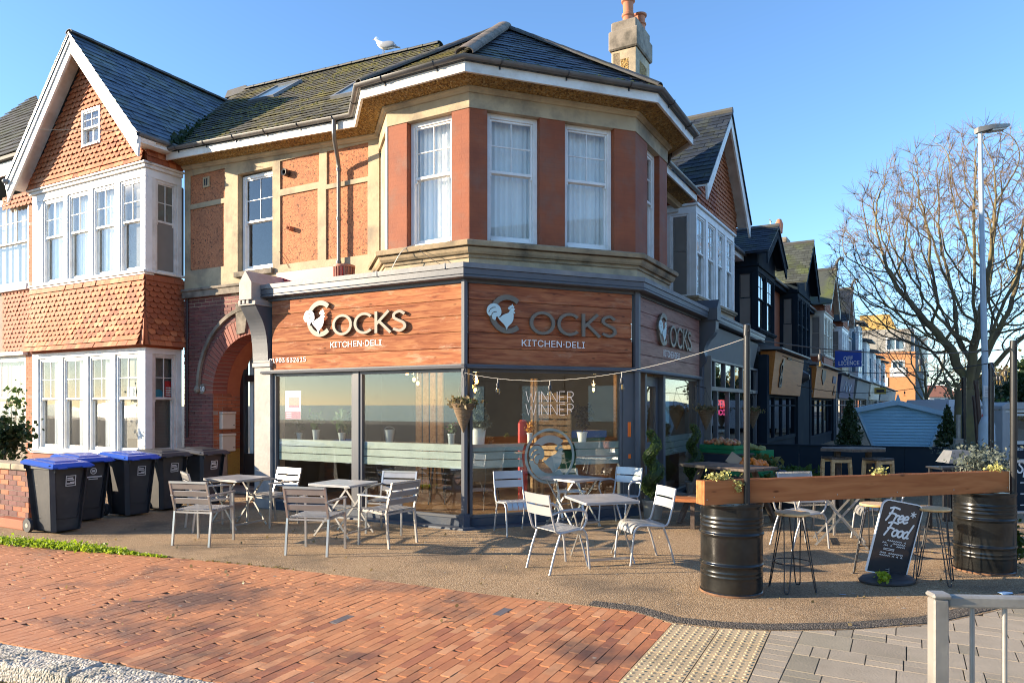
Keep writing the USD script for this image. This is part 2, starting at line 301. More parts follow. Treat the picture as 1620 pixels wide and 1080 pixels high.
M('brick_purple', (.17, .052, .040), (.125, .040, .036), 7.0, .8, bump=.35, bscale=60, var=.22, dirt=(.08, .04, .035), dscale=1.5, damt=.5)
M('brick_orange', (.36, .115, .045), (.29, .085, .036), 7.0, .8, bump=.35, bscale=60, var=.2)
M('brick_voussoir', (.27, .075, .045), (.21, .06, .04), 7.0, .75, bump=.3, bscale=60, var=.15)
M('mortar', (.34, .28, .22), (.26, .21, .17), 9.0, .95, bump=.3, bscale=80)
M('mortar_dark', (.17, .12, .10), (.12, .09, .08), 9.0, .95)
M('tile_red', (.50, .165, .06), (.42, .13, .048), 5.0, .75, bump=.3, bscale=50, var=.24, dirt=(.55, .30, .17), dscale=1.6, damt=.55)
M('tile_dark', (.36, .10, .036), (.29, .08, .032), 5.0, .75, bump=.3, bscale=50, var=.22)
M('slate', (.052, .068, .092), (.036, .048, .066), 5.0, .36, bump=.3, bscale=25, var=.35, dirt=(.10, .105, .05), dscale=1.3, damt=.6, rvar=.12)
M('slate_dark', (.026, .034, .048), (.018, .024, .034), 5.0, .6, bump=.4, bscale=25, var=.3, spec=.3, dirt=(.07, .075, .03), dscale=1.6, damt=.6)
M('slate_moss', (.10, .095, .075), (.075, .072, .06), 5.0, .8, bump=.4, bscale=25, var=.3, dirt=(.20, .17, .035), dscale=1.7, damt=.9)
M('slate_green', (.055, .062, .05), (.045, .05, .042), 5.0, .8, bump=.5, bscale=25, var=.3, dirt=(.075, .095, .022), dscale=1.0, damt=.95)
M('pantile', (.075, .072, .065), (.05, .05, .046), 5.0, .7, bump=.4, bscale=30, var=.2, dirt=(.06, .075, .03), dscale=1.3, damt=.6)
M('ridge_tile', (.21, .16, .12), (.13, .105, .085), 6.0, .85, bump=.4, bscale=40, var=.15, dirt=(.05, .055, .03), dscale=3, damt=.6)
M('ridge_dark', (.075, .075, .075), (.05, .05, .052), 6.0, .7, bump=.4, bscale=40, var=.15, dirt=(.10, .09, .04), dscale=3, damt=.5)
M('lead', (.19, .20, .21), (.135, .14, .15), 5.0, .5, bump=.2, bscale=14, var=.08, dirt=(.27, .25, .22), dscale=2, damt=.5)
M('moss', (.05, .085, .012), (.09, .10, .02), 9.0, .95, bump=.8, bscale=50, bdist=.03)
M('moss_gold', (.15, .14, .025), (.24, .20, .04), 9.0, .95, bump=.8, bscale=50, bdist=.03)
M('white_paint', (.80, .79, .76), (.74, .73, .70), 3.0, .42, bump=.08, bscale=20, dirt=(.55, .52, .46), dscale=3.0, damt=.35)
M('white_old', (.78, .75, .70), (.68, .64, .57), 3.0, .5, bump=.12, bscale=20, dirt=(.40, .34, .27), dscale=2.5, damt=.5)
M('cream_paint', (.66, .58, .45), (.58, .50, .38), 3.0, .55, bump=.12, bscale=20)
M('frame_grey', (.095, .098, .108), (.075, .08, .09), 3.0, .42, bump=.05, bscale=20, dirt=(.10, .10, .10), dscale=4.0, damt=.25)
M('frame_lit', (.30, .28, .25), (.24, .22, .20), 4.0, .55, bump=.15, bscale=25, dirt=(.14, .13, .12), dscale=2.5, damt=.5)
M('plinth_navy', (.020, .034, .060), (.03, .045, .07), 4.0, .5, bump=.1, bscale=25, dirt=(.09, .085, .08), dscale=3.0, damt=.4)
M('pilaster', (.40, .36, .32), (.32, .285, .255), 4.0, .7, bump=.35, bscale=18, dirt=(.22, .2, .19), dscale=2.5, damt=.6)
M('black_frame', (.018, .016, .016), None, rough=.35)
M('navy_paint', (.018, .028, .040), (.013, .021, .031), 3.0, .9, spec=.06, bump=.06, bscale=15, dirt=(.032, .04, .046), dscale=1.5, damt=.5)
M('hut_blue', (.25, .46, .60), (.22, .42, .55), 3.0, .55, bump=.08, bscale=15, var=.06)
M('hut_pale', (.30, .45, .55), (.27, .42, .52), 3.0, .55)
M('gutter_grey', (.13, .12, .11), (.09, .085, .08), 5.0, .4, dirt=(.21, .19, .17), dscale=3, damt=.5)
M('iron_black', (.025, .025, .028), (.018, .018, .02), 5, .4)
M('iron_barrel', (.006, .0065, .0065), (.004, .0045, .0045), 3, .24, coat=.2, spec=.4, bump=.1, bscale=6, dirt=(.06, .055, .045), dscale=2.8, damt=.22, rvar=.1)
M('rust', (.22, .11, .05), (.10, .05, .03), 9, .9, bump=.4)
M('steel', (.50, .485, .46), (.41, .40, .38), 6, .36, metal=.85, bump=.05, bscale=60, rvar=.08)
M('steel_slat', (.34, .325, .31), (.27, .26, .25), 6, .42, metal=.6, bump=.05, bscale=60, rvar=.08, var=.1)
M('alu_paint', (.46, .46, .455), (.39, .39, .39), 6, .36, metal=.45, bump=.04, bscale=60, rvar=.08)
M('table_top', (.44, .44, .44), (.36, .36, .37), 4, .4, metal=.45, bump=.04, bscale=20, rvar=.1, dirt=(.30, .29, .28), dscale=4, damt=.5)
M('galv', (.38, .36, .32), (.29, .275, .245), 5, .5, metal=.45, bump=.12, bscale=30, dirt=(.2, .18, .15), dscale=3, damt=.5)
M('lamp_paint', (.42, .50, .56), (.36, .45, .52), 3, .45, dirt=(.3, .33, .34), dscale=2, damt=.4)
M('chrome_post', (.022, .022, .023), (.03, .028, .027), 4, .28, metal=.2)
M('rust_post', (.07, .04, .03), (.05, .03, .025), 4, .4)
timber('planks_left', (.27, .095, .045), (.38, .165, .075), (.15, .05, .028), RAD(29), var=.26, rough=.8, spec=.12, pale=(.52, .30, .19))
timber('planks_corner', (.27, .075, .028), (.40, .14, .055), (.11, .03, .013), RAD(-24), var=.3, rough=.45, pale=(.40, .20, .11))
timber('planks_street', (.24, .095, .065), (.34, .16, .12), (.15, .055, .04), RAD(-60), var=.15, rough=.45)
timber('beam_wood', (.34, .118, .042), (.41, .155, .058), (.26, .082, .03), RAD(-14), var=.1, scale=.7, rough=.75, spec=.15)
timber('seat_wood', (.60, .38, .17), (.68, .46, .23), (.48, .27, .11), 0.0, var=.08, rough=.4)
timber('crate_wood', (.46, .27, .12), (.58, .37, .19), (.33, .17, .07), RAD(-40), var=.15)
timber('shop_oak', (.46, .145, .018), (.52, .175, .026), (.37, .11, .014), RAD(-60), scale=.5, var=.1)
timber('dark_wood', (.075, .052, .04), (.11, .08, .06), (.045, .03, .025), RAD(-60), var=.15, rough=.55)
timber('floor_wood', (.22, .12, .06), (.28, .16, .08), (.14, .07, .035), RAD(30), var=.2, rough=.4)
grainy('asphalt', [(0, (.15, .098, .052)), (.35, (.28, .178, .092)), (.7, (.38, .255, .14)), (.93, (.47, .335, .20)), (1, (.60, .48, .34))], 120, .85, .6, dirt=(.085, .065, .045), dscale=.8, damt=.8)
grainy('asphalt_edge', [(0, (.045, .038, .03)), (.5, (.085, .072, .058)), (.9, (.13, .11, .09)), (1, (.2, .18, .15))], 75, .9, .7, bdist=.015)
grainy('road_tar', [(0, (.035, .034, .032)), (.5, (.05, .048, .045)), (.9, (.075, .072, .068)), (1, (.13, .125, .12))], 70, .9, .5)
grainy('kerb_stone', [(0, (.30, .27, .225)), (.5, (.43, .39, .33)), (.9, (.55, .50, .43)), (1, (.18, .16, .14))], 55, .85, .9, dirt=(.13, .13, .08), dscale=2.0, damt=.5)
M('brick_joint', (.075, .052, .036), (.06, .045, .026), 7, .95, bump=.5, bscale=60)
M('gum', (.30, .27, .23), (.22, .19, .16), 9, .8)
M('joint_dirt', (.13, .09, .06), (.09, .075, .045), 7, .95, bump=.5, bscale=60)
for i, (a, b) in enumerate((((.49, .205, .088), (.42, .165, .07)), ((.43, .165, .07), (.36, .13, .058)), ((.55, .265, .13), (.48, .215, .10)), ((.36, .13, .062), (.30, .105, .052)))):
    M(f'paver_{"abcd"[i]}', a, b, 7, .6, bump=.35, bscale=45, var=.13, dirt=(.085, .052, .042), dscale=.55, damt=.85, dlo=.5, dhi=.62, bdist=.006, rvar=.16)
M('paver_blue', (.12, .105, .11), (.10, .085, .09), 7, .6, bump=.3, bscale=45, var=.15)
M('tactile', (.50, .375, .22), (.41, .31, .18), 5, .8, bump=.3, bscale=60, var=.05, dirt=(.24, .19, .11), dscale=1.7, damt=.5)
M('slab', (.37, .305, .225), (.31, .255, .185), 5, .8, bump=.3, bscale=60, var=.10, dirt=(.22, .19, .13), dscale=1.2, damt=.5)
M('slab_grey', (.29, .245, .175), (.245, .21, .15), 5, .8, bump=.3, bscale=60, var=.14, dirt=(.16, .15, .10), dscale=1.2, damt=.5)
M('bin_black', (.032, .032, .036), (.025, .025, .029), 5, .5, bump=.06, bscale=30, dirt=(.085, .08, .075), dscale=2.5, damt=.5)
M('bin_blue', (.012, .075, .42), (.010, .06, .36), 5, .38, bump=.05, bscale=30)
M('label_white', (.62, .62, .62), None, rough=.6)
M('sign_white', (.80, .79, .76), None, rough=.5)
M('sign_teal', (.52, .66, .64), None, rough=.45)
M('sign_grey', (.19, .165, .13), (.16, .14, .11), 4, .38, metal=.2)
M('chalk_black', (.014, .015, .018), (.02, .021, .024), 3, .16, coat=.4)
M('red_plastic', (.52, .045, .04), (.45, .04, .035), 4, .45)
M('terracotta', (.42, .16, .085), (.36, .135, .07), 6, .8, bump=.2)
M('curtain_cream', (.50, .47, .40), (.44, .41, .35), 3, .9)
M('basket_bin', (.40, .15, .09), (.34, .12, .075), 6, .6)
M('zinc', (.42, .45, .46), (.36, .39, .41), 5, .4, metal=.5)
M('pot_white', (.72, .72, .70), None, rough=.4)
M('wicker', (.20, .13, .07), (.12, .08, .045), 14, .85, bump=.8, bscale=40, stretch=(1, 1, 5))
M('soil', (.035, .025, .018), None, rough=.95)
M('stem', (.16, .11, .06), (.12, .085, .05), 9, .9)
M('bark', (.19, .15, .08), (.13, .10, .055), 4, .9, bump=.6, bscale=9, stretch=(1, 1, .3), dirt=(.27, .22, .07), dscale=1.5, damt=.6)
M('twig', (.20, .14, .085), (.15, .10, .065), 4, .9)
M('net_curtain', (.90, .89, .86), (.86, .85, .82), 3, .9)
M('curtain_dark', (.10, .075, .06), (.14, .11, .09), 3, .9)
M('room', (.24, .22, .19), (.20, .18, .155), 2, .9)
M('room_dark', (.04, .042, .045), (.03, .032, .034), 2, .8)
M('room_wood', (.28, .14, .06), (.22, .10, .045), 3, .6)
M('frost', (.39, .42, .37), (.36, .39, .345), 3, .55, dirt=(.25, .28, .25), dscale=3, damt=.5)
M('crate_green', (.012, .20, .075), (.010, .17, .06), 4, .4)
M('crate_blue', (.015, .14, .40), None, rough=.4)
M('paper_brown', (.34, .25, .17), (.29, .21, .14), 4, .85)
M('apple', (.42, .075, .045), (.50, .30, .10), 9, .35, var=.2)
M('orange', (.75, .20, .015), (.70, .16, .01), 9, .45, var=.12)
M('pineapple', (.30, .22, .06), (.16, .12, .035), 22, .7, bump=.8, bscale=30, bdist=.02)
M('veg_purple', (.05, .035, .075), (.09, .08, .12), 9, .5, var=.3)
M('fabric_dark', (.03, .035, .05), (.025, .028, .04), 4, .9)
M('fabric_blue', (.05, .075, .13), None, rough=.9)
M('skin', (.45, .27, .19), None, rough=.6)
M('ivory_wall', (.62, .58, .50), (.55, .51, .44), 2, .8, dirt=(.4, .37, .3), dscale=1, damt=.4)
M('flat_brick', (.50, .225, .09), (.43, .19, .075), 3, .85, var=.05)
M('flat_yellow', (.56, .36, .11), (.50, .32, .10), 3, .85)
M('flat_clad', (.30, .28, .24), (.27, .25, .215), 3, .7)
M('flat_glass', (.10, .16, .21), None, rough=.12)
M('far_white', (.62, .62, .60), (.55, .55, .54), 3, .7)
M('far_brick', (.30, .12, .07), (.24, .095, .055), 3, .85)
M('shop_grey', (.19, .20, .195), (.165, .175, .17), 3, .6)
M('sign_blue', (.010, .065, .38), None, rough=.4)
M('sign_navy', (.015, .022, .09), None, rough=.5)
M('sign_yellow', (.48, .32, .045), None, rough=.5)
M('sign_orange', (.85, .16, .02), None, rough=.5)
M('sign_red', (.62, .03, .03), None, rough=.5)
M('sign_cyan', (.03, .30, .45), None, rough=.5)
M('green_sheet', (.02, .16, .10), None, rough=.7)
M('sea_water', (.02, .05, .08), None, rough=.12)
M('rope', (.03, .03, .03), None, rough=.6)
M('cable_white', (.42, .40, .36), None, rough=.5)
M('gull_white', (.80, .80, .78), None, rough=.7)
M('gull_grey', (.30, .31, .33), None, rough=.7)
M('beak', (.6, .35, .05), None, rough=.5)
M('tile_dado', (.42, .30, .06), (.26, .13, .04), 45, .35)
M('kiosk_grey', (.46, .47, .47), (.40, .41, .42), 3, .5)
M('van_white', (.66, .67, .68), None, rough=.3)
M('litter', (.28, .42, .60), None, rough=.6)
pane('glass', ior=1.75); pane('glass_old', (.96, .975, .97), 1.5, .15); pane('bulb_glass', (.9, .88, .82), 1.4); pane('glass_dark', (.55, .60, .62), 1.7)
leafm('leaf_dark', (.022, .045, .015), (.05, .085, .022)); leafm('leaf_mid', (.045, .095, .02), (.10, .16, .03)); leafm('leaf_bright', (.24, .36, .02), (.46, .52, .04), .5)
leafm('leaf_grey', (.10, .12, .095), (.19, .22, .18)); leafm('leaf_yellow', (.42, .40, .12), (.55, .52, .22)); leafm('leaf_dry', (.20, .15, .07), (.34, .25, .11)); leafm('leaf_orange', (.55, .22, .03), (.70, .34, .06)); leafm('flower_pink', (.5, .05, .16), (.6, .2, .35))
leafm('leaf_purple', (.035, .02, .025), (.07, .035, .04)); leafm('leaf_olive', (.16, .13, .03), (.30, .24, .06))
glow('lamp_warm', (1.0, .42, .07), 7.0); glow('neon_white', (1.0, .84, .86), .30); glow('neon_red', (1.0, .06, .05), .7); glow('neon_pink', (1.0, .1, .35), .5); glow('neon_orange', (1.0, .3, .03), 2.0)

def brick_ghost(name):
    m = UsdShade.Material.Get(stage, f'/World/Looks/{name}'); base = f'/World/Looks/{name}'
    extra = {'sx': ('separate_xyz', {}), 'm1': ('math', {'math_type': 'multiply', 'value2': .87}), 'm2': ('math', {'math_type': 'multiply', 'value2': -.30}), 'ma': ('math', {'math_type': 'add'}), 'cx': ('combine_xyz', {'z': 0.0}), 'bk': ('brick_texture', {'scale': 1.0, 'brick_width': .225, 'row_height': .075, 'mortar_size': .006, 'mortar_smooth': .6, 'color1': (1, 1, 1), 'color2': (.86, .86, .86), 'mortar': (.72, .72, .72)}), 'mulc': ('mix', {'mix_type': 'multiply', 'fac': .35}), 'bb': ('bump', {'strength': .2, 'distance': .004, 'invert': True})}
    made = {}
    for k, (kind, inp) in extra.items():
        sh = UsdShade.Shader.Define(stage, f'{base}/{k}'); sh.CreateIdAttr(f'cycles_{kind}'); made[k] = sh
        for a, v in inp.items(): (sh.CreateInput(a, Sdf.ValueTypeNames.Token).Set(v) if isinstance(v, str) else sh.CreateInput(a, Sdf.ValueTypeNames.Bool).Set(v) if isinstance(v, bool) else sh.CreateInput(a, Sdf.ValueTypeNames.Float).Set(float(v)) if np.ndim(v) == 0 else sh.CreateInput(a, Sdf.ValueTypeNames.Float3).Set(Gf.Vec3f(*v)))
    g = lambda n: made.get(n) or UsdShade.Shader.Get(stage, f'{base}/{n}')
    def link(a, b): na, sa = a.split('.'); nb_, sb = b.split('.'); (g(nb_).GetInput(sb) or g(nb_).CreateInput(sb, Sdf.ValueTypeNames.Token)).ConnectToSource(g(na).GetOutput(sa) or g(na).CreateOutput(sa, Sdf.ValueTypeNames.Token))
    src = g('p').GetInput('base_color').GetConnectedSources()[0][0]; col = f'{src.source.GetPrim().GetName()}.{src.sourceName}'
    for a, b in (('g.position', 'sx.vector'), ('sx.x', 'm1.value1'), ('sx.y', 'm2.value1'), ('m1.value', 'ma.value1'), ('m2.value', 'ma.value2'), ('ma.value', 'cx.x'), ('sx.z', 'cx.y'), ('cx.vector', 'bk.vector'), (col, 'mulc.color1'), ('bk.color', 'mulc.color2'), ('mulc.color', 'p.base_color'), ('bk.fac', 'bb.height'), ('b.normal', 'bb.normal'), ('bb.normal', 'p.normal')): link(a, b)
brick_ghost('red_render')
# ------------------------------------------------------------------ ground, paving, kerb, sea
rng = np.random.default_rng(7)
def G2(x, y): return tuple(gnd(x, y)[:2])
def flat(poly, z0, z1): return mv(extr(poly, z1 - z0), 0, 0, z0)
def wpoly(pts): return Polygon([tuple(W(*a)) for a in pts])
struct('ground', flat(wpoly([(-700, -46), (700, -46), (900, 900), (-900, 900)]), -.5, -.13), 'road_tar', 'dark tarmac road and land around the buildings')
struct('sea', flat(wpoly([(-4500, -4500), (4500, -4500), (4500, -48), (-4500, -48)]), -3.0, -2.2), 'sea_water', 'sea beyond the road, seen in the window reflections')
struct('beach', cat(flat(wpoly([(-700, -60), (700, -60), (700, -45.9), (-700, -45.9)]), -2.6, -.2)), 'slab_grey', 'shingle beach between road and sea')
KA, KB = np.array(G2(0, 1015)), np.array(G2(330, 1075)); kd = (KB - KA) / np.linalg.norm(KB - KA); kn = np.array([kd[1], -kd[0]])   # kn points to the road
fore = [G2(-260, 848), G2(-60, 856), G2(0, 860), G2(130, 868), G2(260, 880), G2(420, 896), G2(560, 912), G2(800, 943), G2(1000, 966), G2(1062, 985), G2(1140, 993), G2(1220, 997), G2(1350, 995), G2(1480, 985), G2(1620, 953), G2(1720, 915)]
fore_line = LineString([tuple(a) for a in smoothpath(np.c_[np.array(fore), np.zeros(len(fore))], 5)[:, :2]])
forecourt = Polygon(list(fore_line.coords) + [tuple(W(8.2, 4)), tuple(W(8.4, 70)), tuple(W(1.0, 70)), tuple(W(1.0, 3.0)), tuple(W(-1, 1.2)), tuple(W(-13, 1.3))]).buffer(0)
pave_all = Polygon([tuple(KA - kd * 9), tuple(KA + kd * 30), tuple(KA + kd * 30 + np.array([4, 30])), tuple(W(13, 150)), tuple(W(0, 150)), tuple(W(-20, 3)), tuple(W(-20, -2))])
struct('pavement', flat(pave_all, -.49, -.016), 'joint_dirt', 'bed of the pavement, showing as dark joints')
struct('forecourt', flat(forecourt, -.015, .0), 'asphalt', 'brown chipped asphalt forecourt in front of the shop')
edge = LineString([G2(930, 957), G2(1000, 966), G2(1062, 984), G2(1140, 992.5), G2(1220, 996.5), G2(1350, 994.5), G2(1480, 984.5), G2(1620, 952.5), G2(1720, 914)]).buffer(.16, single_sided=True)
struct('forecourt_edging', flat(edge.intersection(forecourt.buffer(.03)), -.01, .006), 'asphalt_edge', 'dark strip of asphalt edging round the forecourt')
# the clay paving bricks
ba = math.radians(26.8); bd = np.array([math.sin(ba), math.cos(ba)]); bl = np.array([bd[1], -bd[0]]); TO = np.array(G2(1064, 985))
brick_area = Polygon([tuple(TO), tuple(TO - bd * 4), tuple(KA - kd * 4 + kn * 3), tuple(KA - kd * 4 - kn * 1.5)] + [G2(-60, 856), G2(0, 860), G2(130, 868), G2(260, 880), G2(420, 896), G2(560, 912), G2(800, 943), G2(1000, 966)]).buffer(0)
brick_area = brick_area.difference(Polygon([tuple(KA - kd * 5), tuple(KA + kd * 15), tuple(KA + kd * 15 + kn * 4), tuple(KA - kd * 5 + kn * 4)])).difference(forecourt.buffer(.004)).buffer(-.003)
bp = struct('brick_pavement', flat(brick_area.buffer(.0), -.014, -.009), 'brick_joint', 'red clay brick pavement along the kerb')
def tilted(m, r, amt=.006, lift=.0025):
    V, F = m; c = V.mean(0); t = r.normal(size=2) * amt; V = V.copy(); V[:, 2] += (V[:, 0] - c[0]) * t[0] + (V[:, 1] - c[1]) * t[1] + r.normal() * lift; return V, F
bricks = []; Rb = np.array([[bl[0], bd[0]], [bl[1], bd[1]]])
prep = shapely.prepared.prep(brick_area)
for i in range(-120, 1):
    for j in range(-32, 32):
        w, l = .085, .23; x0 = i * w - w; y0 = j * l + (i % 2) * l * .5 + rng.normal() * .012; g = .0022; gx = .0016 + abs(rng.normal()) * .002
        loc = sbox(x0 + gx, y0 + g, x0 + w - gx, y0 + l - g); wp = affinity.affine_transform(loc, [Rb[0, 0], Rb[0, 1], Rb[1, 0], Rb[1, 1], TO[0], TO[1]])
        if not prep.intersects(wp): continue
        if prep.contains(wp):
            gx = min(gx, .007); V, F = box(x0 + gx, x0 + w - gx, y0 + g, y0 + l - g, -.03, .001); V = np.c_[V[:, :2] @ Rb.T + TO, V[:, 2]]
        else:
            c = wp.intersection(brick_area)
            if c.area < .0015: continue
            V, F = flat(c, -.03, .001)
        bricks.append(tilted((V, F), rng, .004, .0009))
pieces(bp, 'paving_brick', bricks, ['paver_a', 'paver_b', 'paver_c', 'paver_d'] * 16 + ['paver_a'] * 20 + ['paver_blue'], 3)
# kerb of rough granite
kb = struct('kerb', flat(Polygon([tuple(KA - kd * 6 + kn * .02), tuple(KA + kd * 12 + kn * .02), tuple(KA + kd * 12 + kn * .26), tuple(KA - kd * 6 + kn * .26)]), -.4, -.03), 'joint_dirt', 'rough granite kerb along the road edge')
J = np.array(G2(140, 1056)); s0 = float((J - KA) @ kd); Rk = np.array([[kd[0], kn[0]], [kd[1], kn[1]]])
for k in range(-5, 9):
    a = s0 + k * 1.05; V, F = cbox(a + .008, a + 1.042, .004, .285, -.3, .004 + rng.normal() * .003, .016)
    t = trimesh.Trimesh(V, F, process=False).subdivide_to_size(.035) if -2 < k < 3 else trimesh.Trimesh(V, F, process=False); V, F = np.array(t.vertices), np.array(t.faces)
    V = V + ((meshkit.fbm(V * 30, 3, 5) - .5) * .030)[:, None] * (V[:, 2:] > -.05); V = np.c_[V[:, :2] @ Rk.T + KA, V[:, 2]]
    part(kb, 'kerb_stone', (V, F), 'kerb_stone', smooth=40)
# tactile slabs
tp = struct('tactile_paving', flat(Polygon([tuple(TO), tuple(TO + bl * .75), tuple(TO + bl * .75 - bd * 3), tuple(TO - bd * 3)]).difference(forecourt), -.0145, -.0095), 'joint_dirt', 'buff blister paving at the crossing')
for c in range(2):
    for r in range(-1, 7):
        w = .374; x0, y0 = c * w, -(r + 1) * w + (.13 if c else .0)
        wp = affinity.affine_transform(sbox(x0 + .004, y0 + .004, x0 + w - .004, y0 + w - .004), [Rb[0, 0], Rb[0, 1], Rb[1, 0], Rb[1, 1], TO[0], TO[1]]).difference(forecourt.buffer(.006))
        if wp.area < .01: continue
        ms = [flat(wp, -.03, .001)]
        for i in range(6):
            for j in range(6):
                q = np.array([x0 + w * (i + .5) / 6, y0 + w * (j + .5) / 6]) @ Rb.T + TO
                if wp.buffer(-.012).contains(Point(*q)):
                    ms.append(mv(lathe([(.0125, 0), (.0105, .0042), (.006, .0056), (0.0001, .0058)], 10), q[0], q[1], .001))
        part(tp, 'blister_slab', cat(ms), 'tactile', smooth=35)
# concrete block paving
SO = np.array(G2(1219, 998.5)); so = PQ(SO)
slab_area = Polygon([tuple(TO + bl * .752), tuple(TO + bl * .752 - bd * 3), tuple(W(so[0] + 6, so[1] - 4.5)), tuple(W(so[0] + 9, so[1] + 6)), tuple(W(8.3, 6))] + [G2(1720, 915), G2(1620, 953), G2(1480, 985), G2(1350, 995), G2(1220, 997)]).buffer(0).difference(forecourt.buffer(.006)).buffer(-.002)
sp = struct('block_pavement', flat(slab_area, -.0148, -.009), 'joint_dirt', 'mixed concrete block pavement at the corner')
blocks = []; sprep = shapely.prepared.prep(slab_area)
def addblock(p0, p1, q0, q1, grey):
    wp = wpoly([(p0 + .004, q0 + .004), (p1 - .004, q0 + .004), (p1 - .004, q1 - .004), (p0 + .004, q1 - .004)])
    if not sprep.intersects(wp): return
    if sprep.contains(wp):
        V, F = box(p0 + .004, p1 - .004, q0 + .004, q1 - .004, -.03, .001); V = np.c_[P1 + V[:, :1] * EP + V[:, 1:2] * EQ, V[:, 2]]; F = F[:, ::-1]
    else:
        c = wp.intersection(slab_area)
        if c.area < .002: return
        V, F = flat(c, -.03, .001)
    blocks.append(tilted((V, F), rng, .0015, .0006))
for k in range(-12, 40): addblock(so[0] - .02 + .0, so[0] + .22, so[1] - k * .118 - .118 + 1.0, so[1] - k * .118 + 1.0, 1)
for k in range(-12, 40): addblock(so[0] - .50, so[0] - .02, so[1] - k * .118 - .118 + 1.0, so[1] - k * .118 + 1.0, 1)
q = so[1] + 6.0; row = 0
while q > so[1] - 4.5:
    if row % 2 == 0:
        p = so[0] + .22 + rng.uniform(-.3, 0)
        while p < so[0] + 9: w = .36 if rng.random() < .8 else .48; addblock(max(p, so[0] + .22), p + w, q - .35, q, 0); p += w
        q -= .35
    else:
        p = so[0] + .22
        while p < so[0] + 9:
            t = rng.random()
            if t < .45: addblock(p, p + .118, q - .236, q, 1); p += .118
            elif t < .8: addblock(p, p + .236, q - .118, q, 1); addblock(p, p + .236, q - .236, q - .118, 1); p += .236
            else: addblock(p, p + .236, q - .236, q, 1); p += .236
        q -= .236
    row += 1
pieces(sp, 'paving_block', blocks, ['slab', 'slab', 'slab', 'slab_grey'], 5)
struct('street_pavement', flat(wpoly([(8.42, 5.8), (13, 5.8), (13, 150), (8.42, 150)]), -.015, .0015), 'slab_grey', 'grey pavement running up the street on the right')
# weeds along the paving edge, moss in the gutter
C = []
for x in np.linspace(-40, 262, 150):
    y = np.interp(x, [-40, 0, 130, 260], [852, 858, 869, 881.5]); d = np.clip((262 - x) / 120, .25, 1)
    o = np.array(G2(x, y)); n = int(46 * d)
    C.append(np.c_[o + rng.normal(size=(n, 2)) * .05 * d, np.abs(rng.normal(size=n)) * .032 * d + .006])
struct('weeds', leaves(np.vstack(C), .026, rng, .8, 1.3), 'leaf_bright', 'low bright green weeds along the edge of the brick pavement', kind='stuff')
C = np.vstack([np.c_[(KA + kd * s + kn * (.31 + abs(rng.normal()) * .06)) + rng.normal(size=(14, 2)) * .02, np.abs(rng.normal(size=14)) * .012 - .125] for s in np.linspace(-1.2, 2.2, 130)])
struct('gutter_moss', leaves(C, .02, rng, .8), 'leaf_olive', 'moss and dry weeds in the gutter below the kerb', kind='stuff')
C = np.vstack([np.c_[np.array(p.coords[0]) + rng.normal(size=(7, 2)) * .015, np.abs(rng.normal(size=7)) * .006] for p in [fore_line.interpolate(t) for t in np.linspace(2.2, 7.2, 120)] if rng.random() < .5])
struct('joint_moss', leaves(C, .014, rng, .8), 'leaf_olive', 'tufts of moss between asphalt and bricks', kind='stuff')
for (x, y, s, lab) in ((1592, 940, .09, 'crumpled pale blue paper scrap on the asphalt beside the right-hand oil drum'), (1333, 941, .035, 'tiny pale blue scrap of litter on the asphalt left of the pavement sign')):
    g = gnd(x, y); Vv = rng.uniform(-1, 1, (14, 3)) * [s, s * .6, s * .25]; Vv[:, 2] = np.abs(Vv[:, 2]) + .002; solo('litter_scrap', lab, 'litter', mv(hull(Vv), *g), 'litter')

r2 = np.random.default_rng(77); fp_ = shapely.prepared.prep(forecourt.union(brick_area)); sp_l = []
for _ in range(900):
    q = r2.uniform([-6, 4.5], [6.5, 10.5])
    if fp_.contains(Point(*q)): sp_l.append(mv(scl(lathe([(0.0001, .0016), (.011, .0014), (.014, 0)], 7), np.array([r2.uniform(.5, 1.5), r2.uniform(.5, 1.4), 1])), q[0], q[1], .001))
    if len(sp_l) > 130: break
struct('gum_spots', cat(sp_l), 'gum', 'old flattened chewing gum spots on the asphalt and bricks', kind='stuff')
LC = r2.uniform([-6, 5.6, .006], [6.5, 10.6, .02], (150, 3)); struct('fallen_leaves', leaves(np.array([c for c in LC if fp_.contains(Point(*c[:2]))]), .03, r2, 3.0, 1.3), 'leaf_dry', 'a few small dry leaves scattered on the ground', kind='stuff')
# ------------------------------------------------------------------ lettering, windows, slates, tiles, bricks
def stroke(paths, w, cap=2): return unary_union([LineString([tuple(a) for a in p]).buffer(w / 2, cap_style=cap, join_style=1, resolution=6) for p in paths])
def ell(cx, cy, rx, ry, a0=0, a1=360, n=28): t = np.radians(np.linspace(a0, a1, n)); return np.stack([cx + rx * np.cos(t), cy + ry * np.sin(t)], 1)
SS = smoothpath(np.array([[.56, .80, 0], [.36, .93, 0], [.13, .84, 0], [.11, .66, 0], [.30, .53, 0], [.52, .40, 0], [.57, .20, 0], [.36, .06, 0], [.08, .16, 0]]), 5)[:, :2]
def ocks(w=.12):
    """OCKS in capitals of height 1, reading along x"""
    O = stroke([ell(.47, .5, .41, .44)], w); C = stroke([ell(.47, .5, .41, .44, 42, 318)], w)
    K = stroke([[(.06, 0), (.06, 1)], [(.62, 1), (.08, .42)], [(.20, .54), (.70, 0)]], w); S = stroke([SS], w)
    out, x = [], 0
    for g, a in ((O, 1.02), (C, .95), (K, .74), (S, .66)): out.append(affinity.translate(g, x, 0)); x += a
    return out
def smooth_poly(P, n=5): return Polygon(smoothpath(np.c_[np.array(P, float), np.zeros(len(P))], n, closed=True)[:, :2]).buffer(0)
